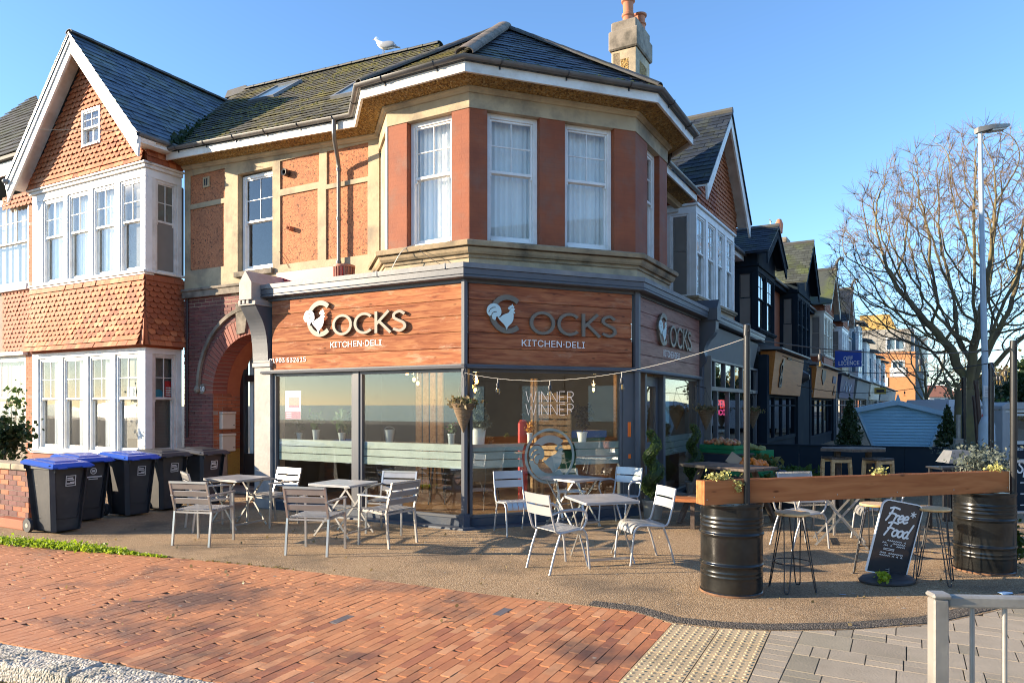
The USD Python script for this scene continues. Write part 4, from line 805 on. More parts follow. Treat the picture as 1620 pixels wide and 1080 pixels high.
for sd in (-1, 1): part(g, 'leg', tube([[.0, sd * .03, .14], [.01, sd * .03, .0], [.05, sd * .03, .0]], .006, 5), 'beak', local=True)
part(g, 'tail', hull([[-.28, .03, .14], [-.28, -.03, .14], [-.42, .035, .11], [-.42, -.035, .11], [-.28, 0, .155]]), 'gull_white', local=True)
for sd in (-1, 1): part(g, 'eye', ball((.205, sd * .04, .405), .007, 1), 'black_frame', local=True)
# ------------------------------------------------------------------ the shop on the corner
rng = np.random.default_rng(12)
SP = [(-4.25, 0), (0, 0), tuple(CP), (1.87, 13.6)]
fF = FrP(.15); fC, LC = faceframe((0, 0), tuple(CP)); fC = Fr(fC.o[:2] - fC.n[:2] * .15, fC.u[:2], fC.n[:2]); fT = FrQ(1.87 - .15)
shop = thing('shopfront', 'dark grey cafe shopfront wrapped round the corner with big windows', 'shopfront', W3(0, .2, 0))
part(shop, 'lead_flashing', sweep(SP, [(-.04, 3.775), (.014, 3.78), (.018, 3.852), (-.3, 3.872), (-.3, 3.80)]), 'lead')
part(shop, 'cornice', sweep(SP, [(-.25, 3.69), (0, 3.69), (.0, 3.772), (-.25, 3.772)]), 'frame_grey'); part(shop, 'cornice_bead', sweep(SP, [(-.25, 3.635), (-.02, 3.635), (.004, 3.65), (.004, 3.672), (-.012, 3.689), (-.25, 3.689)]), 'frame_grey')
part(shop, 'fascia_frame', sweep(SP[:3] + [(1.87, 6.6)], [(-.25, 3.585), (-.13, 3.585), (-.13, 3.634), (-.25, 3.634)]), 'frame_grey')
for u in (-3.95, -1.6, -.33): part(shop, 'lead_joint', FrP(0).m(cbox(u, u + .03, .0, .024, 3.775, 3.865, .006)), 'lead')
part(shop, 'flat_roof', flat(Polygon([tuple(W(*a)) for a in offs(SP, -.28)] + [tuple(W(.9, 13.6)), tuple(W(.75, 5.3)), tuple(W(1.6, 4.4)), tuple(W(1.6, 2.7)), tuple(W(-.3, .6)), tuple(W(-1.8, .6)), tuple(W(-2.6, 1.36)), tuple(W(-4.5, 1.36))]).buffer(0), 3.76, 3.83), 'lead')
part(shop, 'sign_rail', sweep(SP[:3] + [(1.87, 6.6)], [(-.22, 2.335), (-.085, 2.335), (-.08, 2.36), (-.10, 2.375), (-.10, 2.395), (-.22, 2.395)]), 'frame_grey')
# corner posts
def cpost(path, nm='corner_post'): part(shop, nm, sweep(path, [(-.20, .2), (-.10, .2), (-.10, 3.634), (-.20, 3.634)]), 'frame_grey')
e1 = np.array(CP) / np.linalg.norm(CP)
cpost([(-.10, 0), (0, 0), tuple(e1 * .10)]); cpost([tuple(CP - e1 * .10), tuple(CP), (1.87, CP[1] + .12)])
part(shop, 'post_plinth', sweep([(-.13, 0), (0, 0), tuple(e1 * .13)], [(-.22, 0), (-.07, 0), (-.07, .21), (-.22, .21)]), 'plinth_navy')
part(shop, 'stall_plinth', sweep([(-4.0, 0), (0, 0), tuple(CP)], [(-.32, 0), (-.13, 0), (-.13, .13), (-.32, .14)]), 'plinth_navy')
part(shop, 'step_edge', sweep([(-3.2, 0), (0, 0), tuple(CP * .9)], [(-.2, 0), (.06, 0), (.055, .028), (-.2, .03)]), 'plinth_navy')
# left pilaster with console bracket and gabled block
pu0, pu1 = -4.46, -4.03
part(shop, 'pilaster', fF.m(cbox(pu0 + .03, pu1, -.3, .035, 0, 2.45, .008)), 'pilaster'); part(shop, 'pilaster_cap', cat(fF.m(cbox(pu0, pu1 + .02, -.3, .06, 2.45, 2.53, .01)), fF.m(cbox(pu0 + .01, pu1 + .0, -.3, .045, 2.53, 2.57, .008))), 'frame_lit')
kb0, kb1 = fF.hit(387, 500, .2)[0], fF.hit(411, 500, .2)[0]; kc = (kb0 + kb1) / 2
prof = smoothpath(np.array([[.02, 2.57, 0], [.03, 2.75, 0], [.06, 3.0, 0], [.13, 3.22, 0], [.24, 3.40, 0], [.30, 3.50, 0]]), 4)[:, :2]
V, F = extr(Polygon([(-.3, 2.57)] + [tuple(a) for a in prof] + [(-.3, 3.5)]), kb1 - kb0); part(shop, 'console_bracket', fF.m((np.stack([V[:, 2] + kb0, V[:, 0], V[:, 1]], 1), F)), 'frame_grey')
part(shop, 'dentil_block', cat([fF.m(cbox(kb0 - .01 + k * .1, kb0 + .055 + k * .1, -.1, .335, 3.52, 3.59, .006)) for k in range(3)] + [fF.m(cbox(kb0 - .02, kb1 + .02, -.3, .325, 3.497, 3.522, .004)), fF.m(box(kb0, kb1, -.3, .30, 3.5, 3.6))]), 'pilaster')
V, F = extr(Polygon([(kc - .15, 3.592), (kc + .15, 3.592), (kc + .15, 3.88), (kc, 4.09), (kc - .15, 3.88)]), .95); part(shop, 'gabled_block', fF.m((np.stack([V[:, 0], V[:, 2] - .60, V[:, 1]], 1), F[:, ::-1])), 'pilaster')
part(shop, 'side_wall', fF.m(box(pu0 + .05, pu0 + .12, -1.3, -.25, 0, 3.8)), 'brick_purple')
# F1 glazing
def glazed(fr, u0, u1, z0, z1, frame=.05, v=-.06, mat='frame_grey', name='shop_window', gl='glass'):
    w = part(shop, name, cat(fr.m(cbox(u0, u0 + frame, v - .05, v + .04, z0, z1, .005)), fr.m(cbox(u1 - frame, u1, v - .05, v + .04, z0, z1, .005)), fr.m(cbox(u0 + frame, u1 - frame, v - .05, v + .04, z0, z0 + frame * .8, .005)), fr.m(cbox(u0 + frame, u1 - frame, v - .05, v + .04, z1 - frame, z1, .005))), mat)
    part(w, 'pane', fr.m(box(u0 + frame, u1 - frame, v - .004, v + .002, z0 + frame * .8, z1 - frame)), gl); return w
m0, m1 = -2.205, -2.085; ZB, ZT = .13, 2.335
w1 = glazed(fF, -4.03, m0, ZB, ZT); w2 = glazed(fF, m1, -.10, ZB, ZT); part(shop, 'mullion', fF.m(cbox(m0, m1, -.12, .0, ZB, ZT, .006)), 'frame_grey')
part(shop, 'mullion', fF.m(cbox(-3.985, -3.955, -.11, -.01, ZB, ZT, .004)), 'frame_grey')
w3 = glazed(fC, .16, 2.80, ZB, ZT); part(shop, 'mullion', fC.m(cbox(2.80, 3.0, -.14, .0, ZB, ZT, .006)), 'frame_grey')
bands = [(1.105, 1.212), (.985, 1.093), (.855, .973)]
def frosts(w, fr, u0, u1, hole=None):
    for a, b in bands:
        g = sbox(u0, a, u1, b); g = g.difference(hole) if hole is not None else g
        part(w, 'frosted_band', fr.m(wallx(g, -.078, -.068)), 'frost')
frosts(w1, fF, -3.93, m0 - .05); frosts(w2, fF, m1 + .05, -.15)
uc, zc = fC.hit(870, 721, -.06); R = .41
frosts(w3, fC, .21, 2.75, Point(uc, zc).buffer(R + .06, resolution=24))
ring = Point(uc, zc).buffer(R + .02, resolution=32).difference(Point(uc, zc).buffer(R - .02, resolution=32)); b_, t_ = rooster(); cc = affinity.translate(affinity.scale(bigc(.17), .68, .68, origin=(0, 0)), uc - .34, zc - .37)
part(w3, 'window_emblem', cat(fC.m(wallx(ring, -.064, -.059)), fC.m(wallx(cc.difference(affinity.translate(affinity.scale(t_.buffer(.03), .52, .52, origin=(0, 0)), uc - .36, zc - .27)), -.064, -.059)), shape_on(fC, b_, uc - .34, zc - .30, .58, -.064, -.059), shape_on(fC, t_, uc - .36, zc - .27, .52, -.064, -.059)), 'frost')
# street side: door, window, pilaster
dq0 = fT.hit(1012, 650, -.1)[0]; dq1 = fT.hit(1043, 650, -.1)[0]; dq2 = fT.hit(1098, 650, -.1)[0]
door = part(shop, 'door', cat(fT.m(cbox(dq0 + .1, dq0 + .24, -.16, -.10, .05, 2.30, .005)), fT.m(cbox(dq1 - .2, dq1 - .08, -.16, -.10, .05, 2.30, .005)), fT.m(cbox(dq0 + .24, dq1 - .2, -.16, -.10, 2.12, 2.30, .005)), fT.m(cbox(dq0 + .24, dq1 - .2, -.16, -.10, .05, .30, .005)), fT.m(cbox(dq0 + .24, dq1 - .2, -.16, -.10, .86, 1.14, .005))), 'frame_grey')
part(door, 'pane', cat(fT.m(box(dq0 + .24, dq1 - .2, -.132, -.128, 1.14, 2.12)), fT.m(box(dq0 + .24, dq1 - .2, -.132, -.128, .30, .86))), 'glass'); part(door, 'handle', fT.m(tube([[dq0 + .17, -.10, .95], [dq0 + .17, -.04, .95], [dq0 + .17, -.04, 1.25], [dq0 + .17, -.10, 1.25]], .012, 6)), 'chrome_post')
part(shop, 'door_frame', cat(fT.m(cbox(dq0, dq0 + .09, -.2, 0, 0, ZT, .005)), fT.m(cbox(dq1 - .07, dq1 + .06, -.2, 0, 0, ZT, .005))), 'frame_grey')
w4 = glazed(fT, dq1 + .06, dq2, .13, ZT); frosts(w4, fT, dq1 + .12, dq2 - .06)
part(shop, 'stall_plinth', fT.m(box(dq1 + .06, dq2 + .1, -.3, .02, 0, .13)), 'plinth_navy')
part(shop, 'pilaster', fT.m(cbox(dq2, dq2 + .62, -.3, .03, 0, 2.34, .01)), 'frame_grey')
part(shop, 'door_sticker', fC.m(cbox(2.88, 2.94, .001, .006, 1.28, 1.52, .002)), 'sign_orange'); part(shop, 'door_sticker', fC.m(cbox(2.89, 2.94, .001, .006, .93, 1.0, .002)), 'sign_orange')
part(shop, 'notice', fT.m(box(dq1 + .2, dq1 + .52, -.075, -.07, 1.45, 1.98)), 'sign_teal')
# the three timber fascia signs
def fascia_sign(label, fr, u0, u1, z0, z1, mat, tone, logo, phone=False):
    t = thing('fascia_sign', label, 'sign', fr.pt((u0 + u1) / 2, 0, z0)); n = 5; h = (z1 - z0) / n
    for k in range(n): part(t, 'plank', fr.m(cbox(u0, u1, -.10, -.0 + .002 * rng.normal(), z0 + k * h + .003, z0 + (k + 1) * h - .003, .005)), mat)
    cockerel_sign(t, fr, *logo[:8], tone)
    uk, zk, hk, wk = logo[8:]; m = cloud_text('KITCHEN·DELI', hk, 1.0, False); w = np.ptp(m[0][:, 0]); m = (m[0] * [wk / w, 1, 2], m[1]); V = m[0]; part(t, 'lettering', on_wall(fr, m, uk, zk, .004), 'sign_white')
    if phone:
        m = cloud_text('01903 532615', .075, 1.0); w = np.ptp(m[0][:, 0]); part(t, 'lettering', on_wall(fr, (m[0] * [.86 / w, 1, 2], m[1]), fr.hit(426, 572)[0], fr.hit(426, 574)[1], .004), 'sign_white')
    return t
def logo_from(fr, cx0, cy0, cx1, cy1, ox0, oy0, ox1, oy1, kx0, ky, kx1, khpx):
    ua, za = fr.hit((cx0 + cx1) / 2, cy0); _, zb = fr.hit((cx0 + cx1) / 2, cy1); D = za - zb; uc = fr.hit((cx0 + cx1) / 2, 500)[0] - D / 2
    u0 = fr.hit(ox0, oy0)[0]; u1 = fr.hit(ox1, oy1)[0]; zt = fr.hit(ox0, oy1)[1]; h = fr.hit((ox0 + ox1) / 2, oy0)[1] - fr.hit((ox0 + ox1) / 2, oy1)[1]
    k0 = fr.hit(kx0, ky)[0]; k1 = fr.hit(kx1, ky)[0]; zk = fr.hit((kx0 + kx1) / 2, ky)[1]; hk = fr.hit((kx0 + kx1) / 2, ky - khpx)[1] - zk
    return uc, zb, D, u0, fr.hit((ox0 + ox1) / 2, oy1)[1], h, u1 - u0, 0.0, k0, zk, hk, k1 - k0
M('sign_lit', (.19, .16, .115), (.16, .135, .095), 4, .5)
fascia_sign('orange-brown plank sign facing the sunny side with the phone number', fF, -4.03, -.115, 2.395, 3.585, 'planks_left', 'sign_lit', logo_from(fF, 494, 476, 526, 533, 529, 494, 646, 528, 522, 548, 603, 9), True)
fascia_sign('dark brown plank sign across the splayed corner with a teal cockerel', fC, .14, LC - .13, 2.395, 3.585, 'planks_corner', 'sign_grey', logo_from(fC, 778, 467, 824, 528, 836, 496, 973, 532, 824, 549, 924, 10))
fascia_sign('purplish plank sign above the door on the street side', fT, CP[1] + .14, dq2 + .05, 2.395, 3.585, 'planks_street', 'sign_grey', logo_from(fT, 1036, 496, 1056, 547, 1056, 519, 1090, 552, 1049, 566, 1075, 10))
# ------------------------------------------------------------------ inside the shop
room = thing('shop_interior', 'dim cafe room behind the big corner windows with a boarded floor', 'room', W3(0, 3, 0))
inner = offs(SP[:3] + [(1.87, 6.9)], -.34); fl = Polygon([tuple(W(*a)) for a in inner] + [tuple(W(-4.2, 6.9))]).buffer(0)
part(room, 'floor', flat(fl, .05, .10), 'floor_wood'); part(room, 'ceiling', flat(fl, 2.75, 2.85), 'room')
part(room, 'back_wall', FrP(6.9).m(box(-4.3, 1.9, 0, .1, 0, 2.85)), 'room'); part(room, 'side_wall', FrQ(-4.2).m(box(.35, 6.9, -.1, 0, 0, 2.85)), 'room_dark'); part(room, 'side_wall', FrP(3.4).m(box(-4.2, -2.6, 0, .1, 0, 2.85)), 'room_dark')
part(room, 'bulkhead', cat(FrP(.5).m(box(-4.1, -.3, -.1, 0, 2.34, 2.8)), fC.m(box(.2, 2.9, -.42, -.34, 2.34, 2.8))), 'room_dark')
part(room, 'window_ledge', cat(FrP(.5).m(cbox(-3.9, -.4, -.14, .16, 1.165, 1.2, .005)), fC.m(cbox(.35, 2.8, -.44, -.13, 1.165, 1.2, .005))), 'dark_wood')
part(room, 'counter', cat(FrP(4.6).m(cbox(-1.2, 1.2, -.6, 0, .1, 1.1, .02)), FrP(4.6).m(cbox(-1.25, 1.25, -.65, .05, 1.1, 1.15, .01))), 'room_wood')
for k in range(5): part(room, 'slatted_screen_slat', fT.m(cbox(4.75 + k * .17, 4.83 + k * .17, -1.25, -1.18, .1, 2.7, .006)), 'crate_wood')
for k in range(4): part(room, 'wall_slat', FrP(2.6).m(cbox(-2.75 + k * .17, -2.63 + k * .17, 0, .05, .1, 2.7, .006)), 'crate_wood')
cr = thing('pallet_wall', 'stack of pale pallet boards standing inside the splayed window', 'boards', fC.pt(1.75, -1.3, .1))
fPl = FrP(PQ(fC.pt(1.75, -1.3, 0))[1]); u0, u1 = fPl.hit(851, 660)[0], fPl.hit(903, 660)[0]
for k in range(13): part(cr, 'board', fPl.m(cbox(u0, u1, -.03, 0, .62 + k * .105, .70 + k * .105, .004)), 'crate_wood')
for uu in (u0 + .05, (u0 + u1) / 2, u1 - .05): part(cr, 'upright', fPl.m(cbox(uu - .03, uu + .03, -.10, -.031, .1, 2.0, .004)), 'crate_wood')
for k in range(2): part(cr, 'batten', fPl.m(cbox(u0 - .12 + k * .07, u0 - .07 + k * .07, 0, .05, .1, 2.25, .004)), 'crate_wood')
neon = thing('neon_sign', 'WINNER WINNER in thin pale neon letters inside the splayed window', 'sign', fC.pt(1.5, -.42, 1.8))
NW = {'W': [[(0, 1), (.22, 0), (.45, .8), (.68, 0), (.9, 1)]], 'I': [[(.05, 0), (.05, 1)]], 'N': [[(0, 0), (0, 1), (.6, 0), (.6, 1)]], 'E': [[(.5, 1), (0, 1), (0, 0), (.5, 0)], [(0, .5), (.42, .5)]], 'R': [[(0, 0), (0, 1), (.4, 1), (.55, .87), (.55, .65), (.4, .5), (0, .5)], [(.28, .5), (.58, 0)]]}
na, nb = fC.hit(832, 640, -.42), fC.hit(911, 640, -.42)
for yt, yb in ((619, 636), (639, 656)):
    zt, zb = fC.hit(870, yt, -.42)[1], fC.hit(870, yb, -.42)[1]; h = zt - zb; x = 0; tot = sum(max(p[0] for s in NW[c] for p in s) + .22 for c in 'WINNER'); sx = (nb[0] - na[0]) / tot
    for c in 'WINNER':
        ms = [fC.m(tube([[na[0] + (x + p[0]) * sx, -.42, zb + p[1] * h] for p in s], .0055, 6)) for s in NW[c]]; part(neon, 'letter', cat(ms), 'neon_white'); x += max(p[0] for s in NW[c] for p in s) + .22
# plants standing on the ledge
def ledge(fr, x, y, v): u, z = fr.hit(x, y, v); return fr.pt(u, v, 1.20)
leafplant('potted_plant', 'small dark-leaved plant in a zinc pot, leftmost on the window ledge', ledge(fF, 474, 690, -.3), .26, 60, .05, 'leaf_dark', 1, .055, .11, 'zinc')
leafplant('potted_plant', 'bushy green plant in a zinc pot behind the left window', ledge(fF, 500, 695, -.3), .26, 130, .055, 'leaf_mid', 2, .065, .17, 'zinc', stems=8)
leafplant('potted_plant', 'spiky green plant in a zinc pot beside the window mullion', ledge(fF, 541, 695, -.3), .36, 110, .065, 'leaf_mid', 3, .065, .13, 'zinc', stems=5, long=3.4)
leafplant('potted_plant', 'pink flowering plant in a pale pot just left of the corner post', ledge(fF, 714, 700, -.3), .16, 110, .035, 'leaf_mid', 5, .06, .16, 'zinc', stems=8, flower='flower_pink')
t = thing('zinc_bucket', 'empty zinc bucket on the window ledge right of the mullion', 'bucket', ledge(fF, 616, 697, -.3))
part(t, 'bucket_body', lathe([(0, 0), (.055, 0), (.085, .2), (.09, .2), (.082, .19), (.05, .01), (0, .01)], 20), 'zinc', smooth=40, local=True); part(t, 'handle', tube([[.085 * math.cos(a), .0, .19 + .06 * math.sin(a)] for a in np.radians(np.linspace(0, 180, 9))], .004, 5), 'zinc', local=True)
def conifer(name, label, loc, h, r, mat, seed, pot=None, n=1500, size=.028):
    g = np.random.default_rng(seed); t = thing(name, label, 'plant', loc); ph = pot[1] if pot else 0
    if pot: part(t, 'pot', lathe([(0, 0), (pot[0] * .78, 0), (pot[0], pot[1]), (pot[0] * 1.06, pot[1]), (pot[0] * .95, pot[1] - .02), (0, pot[1] - .02)], 20), pot[2], smooth=40, local=True)
    z = 1 - np.sqrt(g.uniform(0, 1, n)); th = g.uniform(0, 6.28, n); rr = r * (1 - z) ** .8 * np.sqrt(g.uniform(.25, 1.25, n)); rr *= 1 + .28 * np.sin(th * 5 + z * 23)
    C = np.stack([rr * np.cos(th), rr * np.sin(th), ph + z * h + g.normal(size=n) * .02], 1); part(t, 'trunk', tube([[0, 0, ph - .03], [0, 0, ph + h * .9]], [.018, .004], 6), 'stem', local=True)
    part(t, 'foliage', leaves(C, size, g, 1.0, 1.8), mat, local=True, kind='stuff'); return t
conifer('potted_conifer', 'frosty grey-green conical conifer in a white pot beside the corner post', ledge(fC, 757, 701, -.30), .62, .15, 'leaf_grey', 8, (.115, .25, 'pot_white'), 1300, .03)
leafplant('potted_plant', 'dried orange flowers in a slim white vase', ledge(fC, 838, 700, -.3), .15, 90, .035, 'leaf_orange', 9, .045, .16, 'pot_white', stems=7)
leafplant('potted_plant', 'dark purple-leaved shrub in a white pot inside the splayed window', ledge(fC, 921, 700, -.3), .42, 210, .05, 'leaf_purple', 10, .085, .16, 'pot_white', stems=9)
leafplant('potted_plant', 'tiny dry plant in a brown dish beside the conifer pot', ledge(fC, 776, 702, -.3), .06, 40, .03, 'leaf_dry', 14, .045, .05, 'wicker', stems=6)
# things further inside
u, z = fC.hit(905, 690, -1.0); t = thing('blue_crate', 'bright blue plastic crate on a green one inside the splayed window', 'crate', fC.pt(2.55, -.95, 1.0))
part(t, 'crate_body', fC.m(cbox(2.2, 2.95, -1.25, -.75, 1.24, 1.36, .01)), 'crate_blue'); part(t, 'crate_base', fC.m(cbox(2.22, 2.93, -1.23, -.77, .95, 1.238, .01)), 'green_sheet')
t = thing('green_stool_cover', 'dark green cloth hanging below the emblem behind the glass', 'cloth', fC.pt(2.1, -.5, .3)); part(t, 'cloth', fC.m(cbox(1.92, 2.2, -.55, -.5, .62, 1.05, .005)), 'green_sheet'); part(t, 'rail', fC.m(cbox(1.88, 2.24, -.56, -.49, 1.05, 1.07, .005)), 'room_dark')
t = thing('red_cylinder', 'tall red cylinder standing behind the dried orange flowers', 'cylinder', fC.pt(1.0, -.9, .1)); u, z = fC.hit(827, 680, -.9)
part(t, 'cylinder_body', fC.m(mv(lathe([(0, .1), (.08, .1), (.08, 1.5), (.05, 1.55), (0, 1.56)], 20), u, -.9, 0)), 'sign_red', smooth=40); part(t, 'valve', fC.m(mv(lathe([(.02, 1.55), (.02, 1.62), (.04, 1.62), (.04, 1.66), (0, 1.66)], 10), u, -.9, 0)), 'iron_black')
pz = thing('hung_poster', 'white and pink poster taped inside the left shop window', 'poster', fF.pt(-3.6, -.07, 1.6)); (ua, za), (ub, zb) = fF.hit(451.5, 618, -.075), fF.hit(476, 663, -.075)
part(pz, 'sheet', fF.m(box(ua, ub, -.079, -.074, zb, za)), 'sign_white'); part(pz, 'print', cat(fF.m(box(ua + .002, ub - .002, -.0735, -.073, zb + .002, zb + .13)), fF.m(box(ua + .08, ub - .03, -.0735, -.073, zb + .2, zb + .38))), 'flower_pink'); part(pz, 'print_line', cat([fF.m(box(ua + .03, ua + .14, -.0725, -.072, zb + .03 + k * .035, zb + .045 + k * .035)) for k in range(3)]), 'label_white')
def pendant(label, pts):
    t = thing('pendant_lamp', label, 'lamp', pts[0])
    sl_ = UsdLux.SphereLight.Define(stage, t.path + '/glow'); q_ = np.mean(pts, 0) - np.array(pts[0]); sl_.AddTranslateOp().Set(Gf.Vec3d(*map(float, q_ + [0, 0, .12]))); sl_.CreateRadiusAttr(.05); sl_.CreateIntensityAttr(40.0 * len(pts)); sl_.CreateColorAttr(Gf.Vec3f(1.0, .62, .28))
    for p in pts:
        part(t, 'cord', tube([p + [0, 0, .06], [p[0], p[1], 2.75]], .004, 4), 'rope'); part(t, 'bulb', cat(ball(p, (.028, .028, .042), 2)), 'lamp_warm', smooth=60); part(t, 'holder', mv(lathe([(.016, 0), (.018, .06), (.006, .075)], 8), p[0], p[1], p[2] + .035), 'iron_black')
def inp(fr, x, y, v): u, z = fr.hit(x, y, v); return fr.pt(u, v, z)
pendant('cluster of amber bulbs glowing behind the right half of the sunny window', [inp(fF, 644, 590, -1.4), inp(fF, 655, 600, -1.4), inp(fF, 661, 606, -1.5)])
pendant('cluster of amber bulbs glowing behind the conifer', [inp(fC, 754, 603, -.9), inp(fC, 746, 611, -.9), inp(fC, 752, 617, -.95)])
pendant('single amber bulb glowing deep inside the splayed window', [inp(fC, 939, 616, -2.0)])
pendant('single yellow bulb glowing behind the glass of the door', [inp(fT, 1033, 619, -1.2)])
# bar stools, chairs and tables half seen inside
for i, (u, v) in enumerate(((-3.4, 1.6), (-2.6, 1.9), (-1.5, 1.5), (-.9, 2.3))):
    t = thing('inner_stool', ['slim black stool behind the glass at the far left', 'slim black stool behind the mullion', 'slim black stool behind the right-hand sunny pane', 'slim black stool near the counter'][i], 'stool', W3(u, v, .1))
    part(t, 'seat', mv(lathe([(0, 0), (.16, 0), (.17, .015), (.16, .03), (0, .03)], 16), 0, 0, .65), 'dark_wood', local=True)
    for a in (45, 135, 225, 315): c, s = math.cos(math.radians(a)), math.sin(math.radians(a)); part(t, 'leg', tube([[c * .1, s * .1, .65], [c * .2, s * .2, 0]], .009, 5), 'iron_black', local=True)
# planter on the shop roof, bucket of terracotta by the downpipe
t = thing('roof_trough', 'long red plastic trough lying on the shop roof', 'trough', W3(-3.3, .75, 3.83)); fP = FrP(.62)
(ua, _), (ub, _) = fP.hit(437, 440), fP.hit(541, 425)
part(t, 'trough_wall', cat(fP.m(cbox(ua, ub, -.02, 0, 3.83, 4.19, .004)), fP.m(cbox(ua, ub, -.32, -.3, 3.83, 4.19, .004)), fP.m(cbox(ua, ua + .02, -.3, -.02, 3.83, 4.19, .004)), fP.m(cbox(ub - .02, ub, -.3, -.02, 3.83, 4.19, .004))), 'red_plastic'); part(t, 'soil', fP.m(box(ua + .02, ub - .02, -.3, -.02, 3.84, 4.12)), 'soil')
u, _ = fP.hit(540, 420, -.1); t = thing('roof_tub', 'ribbed brown tub on the shop roof under the downpipe', 'tub', fP.pt(u, -.16, 3.83)); part(t, 'tub_body', lathe([(0, 0), (.15, 0), (.175, .34), (.195, .34), (.195, .38), (.17, .38), (.16, .3), (0, .3)], 24), 'basket_bin', smooth=40, local=True); part(t, 'rib', cat([rot(box(.158, .19, -.007, .007, .02, .34), (0, 0, 1), a) for a in range(0, 360, 18)]), 'basket_bin', local=True)
C = [W3(u_, .85 + rng.uniform(-.2, .2), 3.85) + rng.normal(size=3) * [.03, .03, .02] for u_ in np.r_[rng.uniform(-2.9, -2.2, 160), rng.uniform(-4.1, -3.95, 120)]]
solo('roof_weeds', 'dry rusty weeds growing along the edge of the shop roof', 'weeds', leaves(np.array(C) + np.abs(rng.normal(size=(len(C), 1))) * [0, 0, .05], .035, rng, .8, 2.0), 'leaf_dry', kind='stuff')
# ------------------------------------------------------------------ the arched doorway between the shop and the gabled house (part of the corner building)
rng = np.random.default_rng(13)
AP, AZ, AR = -5.88, 2.02, 1.20
arch_hole = unary_union([Point(AP, AZ).buffer(AR, resolution=32), sbox(AP - AR, 0, AP + AR, AZ)])
ring = Point(AP, AZ).buffer(AR + .36, resolution=32).intersection(sbox(AP - 3, AZ, AP + 3, 9))
bw = sbox(-7.98, .0, -4.5, 4.06).difference(arch_hole)
part(cb, 'door_wall', fM.m(wallx(bw, -.34, -.008)), 'mortar'); dwall = Node('/World/corner_building/door_wall', cb.inv)
quoin = sbox(AP - AR, 0, AP - AR + .001, AZ)
pieces(dwall, 'brick', brick_panel(fM, bw.difference(ring).difference(sbox(-9, -1, -4, .9)), rng, 0.0, .076, .228, .009), 'brick_purple', 3, 230)
pieces(dwall, 'brick', brick_panel(fM, bw.intersection(sbox(-8, 0, -4.5, .9)), rng, 0.0, .076, .228, .009), 'brick_purple', 3, 20)
vs = []
for k in range(44):
    t0, t1 = 180 * k / 44 + .35, 180 * (k + 1) / 44 - .35; q = Polygon([tuple(p) for p in np.vstack([arc((AP, AZ), AR - .006, t0, t1, 2), arc((AP, AZ), AR + .35, t1, t0, 2)])]); vs.append(fM.m(wallx(q, -.36, .008 + rng.normal() * .002)))
pieces(dwall, 'arch_brick', vs, 'brick_voussoir', 4, 60)
hm = Point(AP, AZ + .12).buffer(AR + .455, resolution=40).difference(Point(AP, AZ + .12).buffer(AR + .38, resolution=40)).intersection(sbox(AP - 3, AZ + .12, AP + 3, 9))
part(dwall, 'hood_mould', fM.m(wallx(hm, -.02, .06)), 'stone_grey'); part(dwall, 'hood_stop', cat([fM.m(ball((AP + s * (AR + .425), .05, AZ + .1), (.075, .06, .075), 2)) for s in (-1,)]), 'stone_grey', smooth=60)
part(dwall, 'keystone', fM.m(wallx(Polygon([(AP + .08 - .5, AZ + AR + .0), (AP + .32 - .5, AZ + AR + .03), (AP + .42 - .5, AZ + AR + .62), (AP + .05 - .5, AZ + AR + .62)]), -.2, .05)), 'stone_grey')
fI = FrQ(AP - AR); part(cb, 'porch_wall', fI.m(box(1.35 + .34, 2.1, -.12, -.008, 0, 3.3)), 'mortar'); pw = Node('/World/corner_building/porch_wall', cb.inv)
pieces(pw, 'brick', brick_panel(fI, sbox(1.37, .86, 2.1, 2.05), rng, 0, .076, .228, .009) , 'brick_orange', 3, 90)
part(pw, 'dado_tile_panel', fI.m(box(1.72, 2.08, .0, .008, .1, .86)), 'tile_dado')
part(cb, 'porch_ceiling', FrP(1.69).m(box(AP - AR, AP + AR, -.45, 0, 3.24, 3.3)), 'cream_paint'); part(cb, 'porch_step', FrP(1.3).m(cbox(AP - AR, AP + AR, -.8, 0, 0, .06, .01)), 'stone_grey')
part(cb, 'porch_soffit', fM.m(wallx(Point(AP, AZ).buffer(AR + .1, resolution=32).difference(Point(AP, AZ).buffer(AR - .001, resolution=32)).intersection(sbox(AP - 3, AZ, AP + 3, 9)), -.75, -.345)), 'brick_orange')
fDo = FrP(2.1); dz = [fDo.hit(x, 600)[0] for x in (377, 387, 396, 403)]
dn = part(cb, 'door', cat(fDo.m(cbox(AP - AR, AP - AR + .13, -.06, .06, 0, 3.2, .006)), fDo.m(cbox(AP - AR + .42, AP - AR + .56, -.06, .06, 0, 3.2, .006)), fDo.m(cbox(AP - AR + .13, AP - AR + .42, -.06, .05, 2.30, 2.44, .006)), fDo.m(cbox(AP - AR + .13, AP - AR + .42, -.05, .04, 0, .75, .006)), fDo.m(cbox(AP - AR + .56, AP + AR, -.05, .03, 0, 2.4, .006))), 'black_frame')
part(dn, 'pane', cat(fDo.m(box(AP - AR + .13, AP - AR + .42, -.01, .0, .75, 2.3)), fDo.m(box(AP - AR + .13, AP - AR + .42, -.01, .0, 2.44, 3.2)), fDo.m(box(AP - AR + .56, AP + AR, -.01, 0, 2.4, 3.2))), 'glass_old'); part(dn, 'door_curtain', fDo.m(box(AP - AR + .13, AP - AR + .42, -.12, -.1, .7, 3.2)), 'net_curtain')
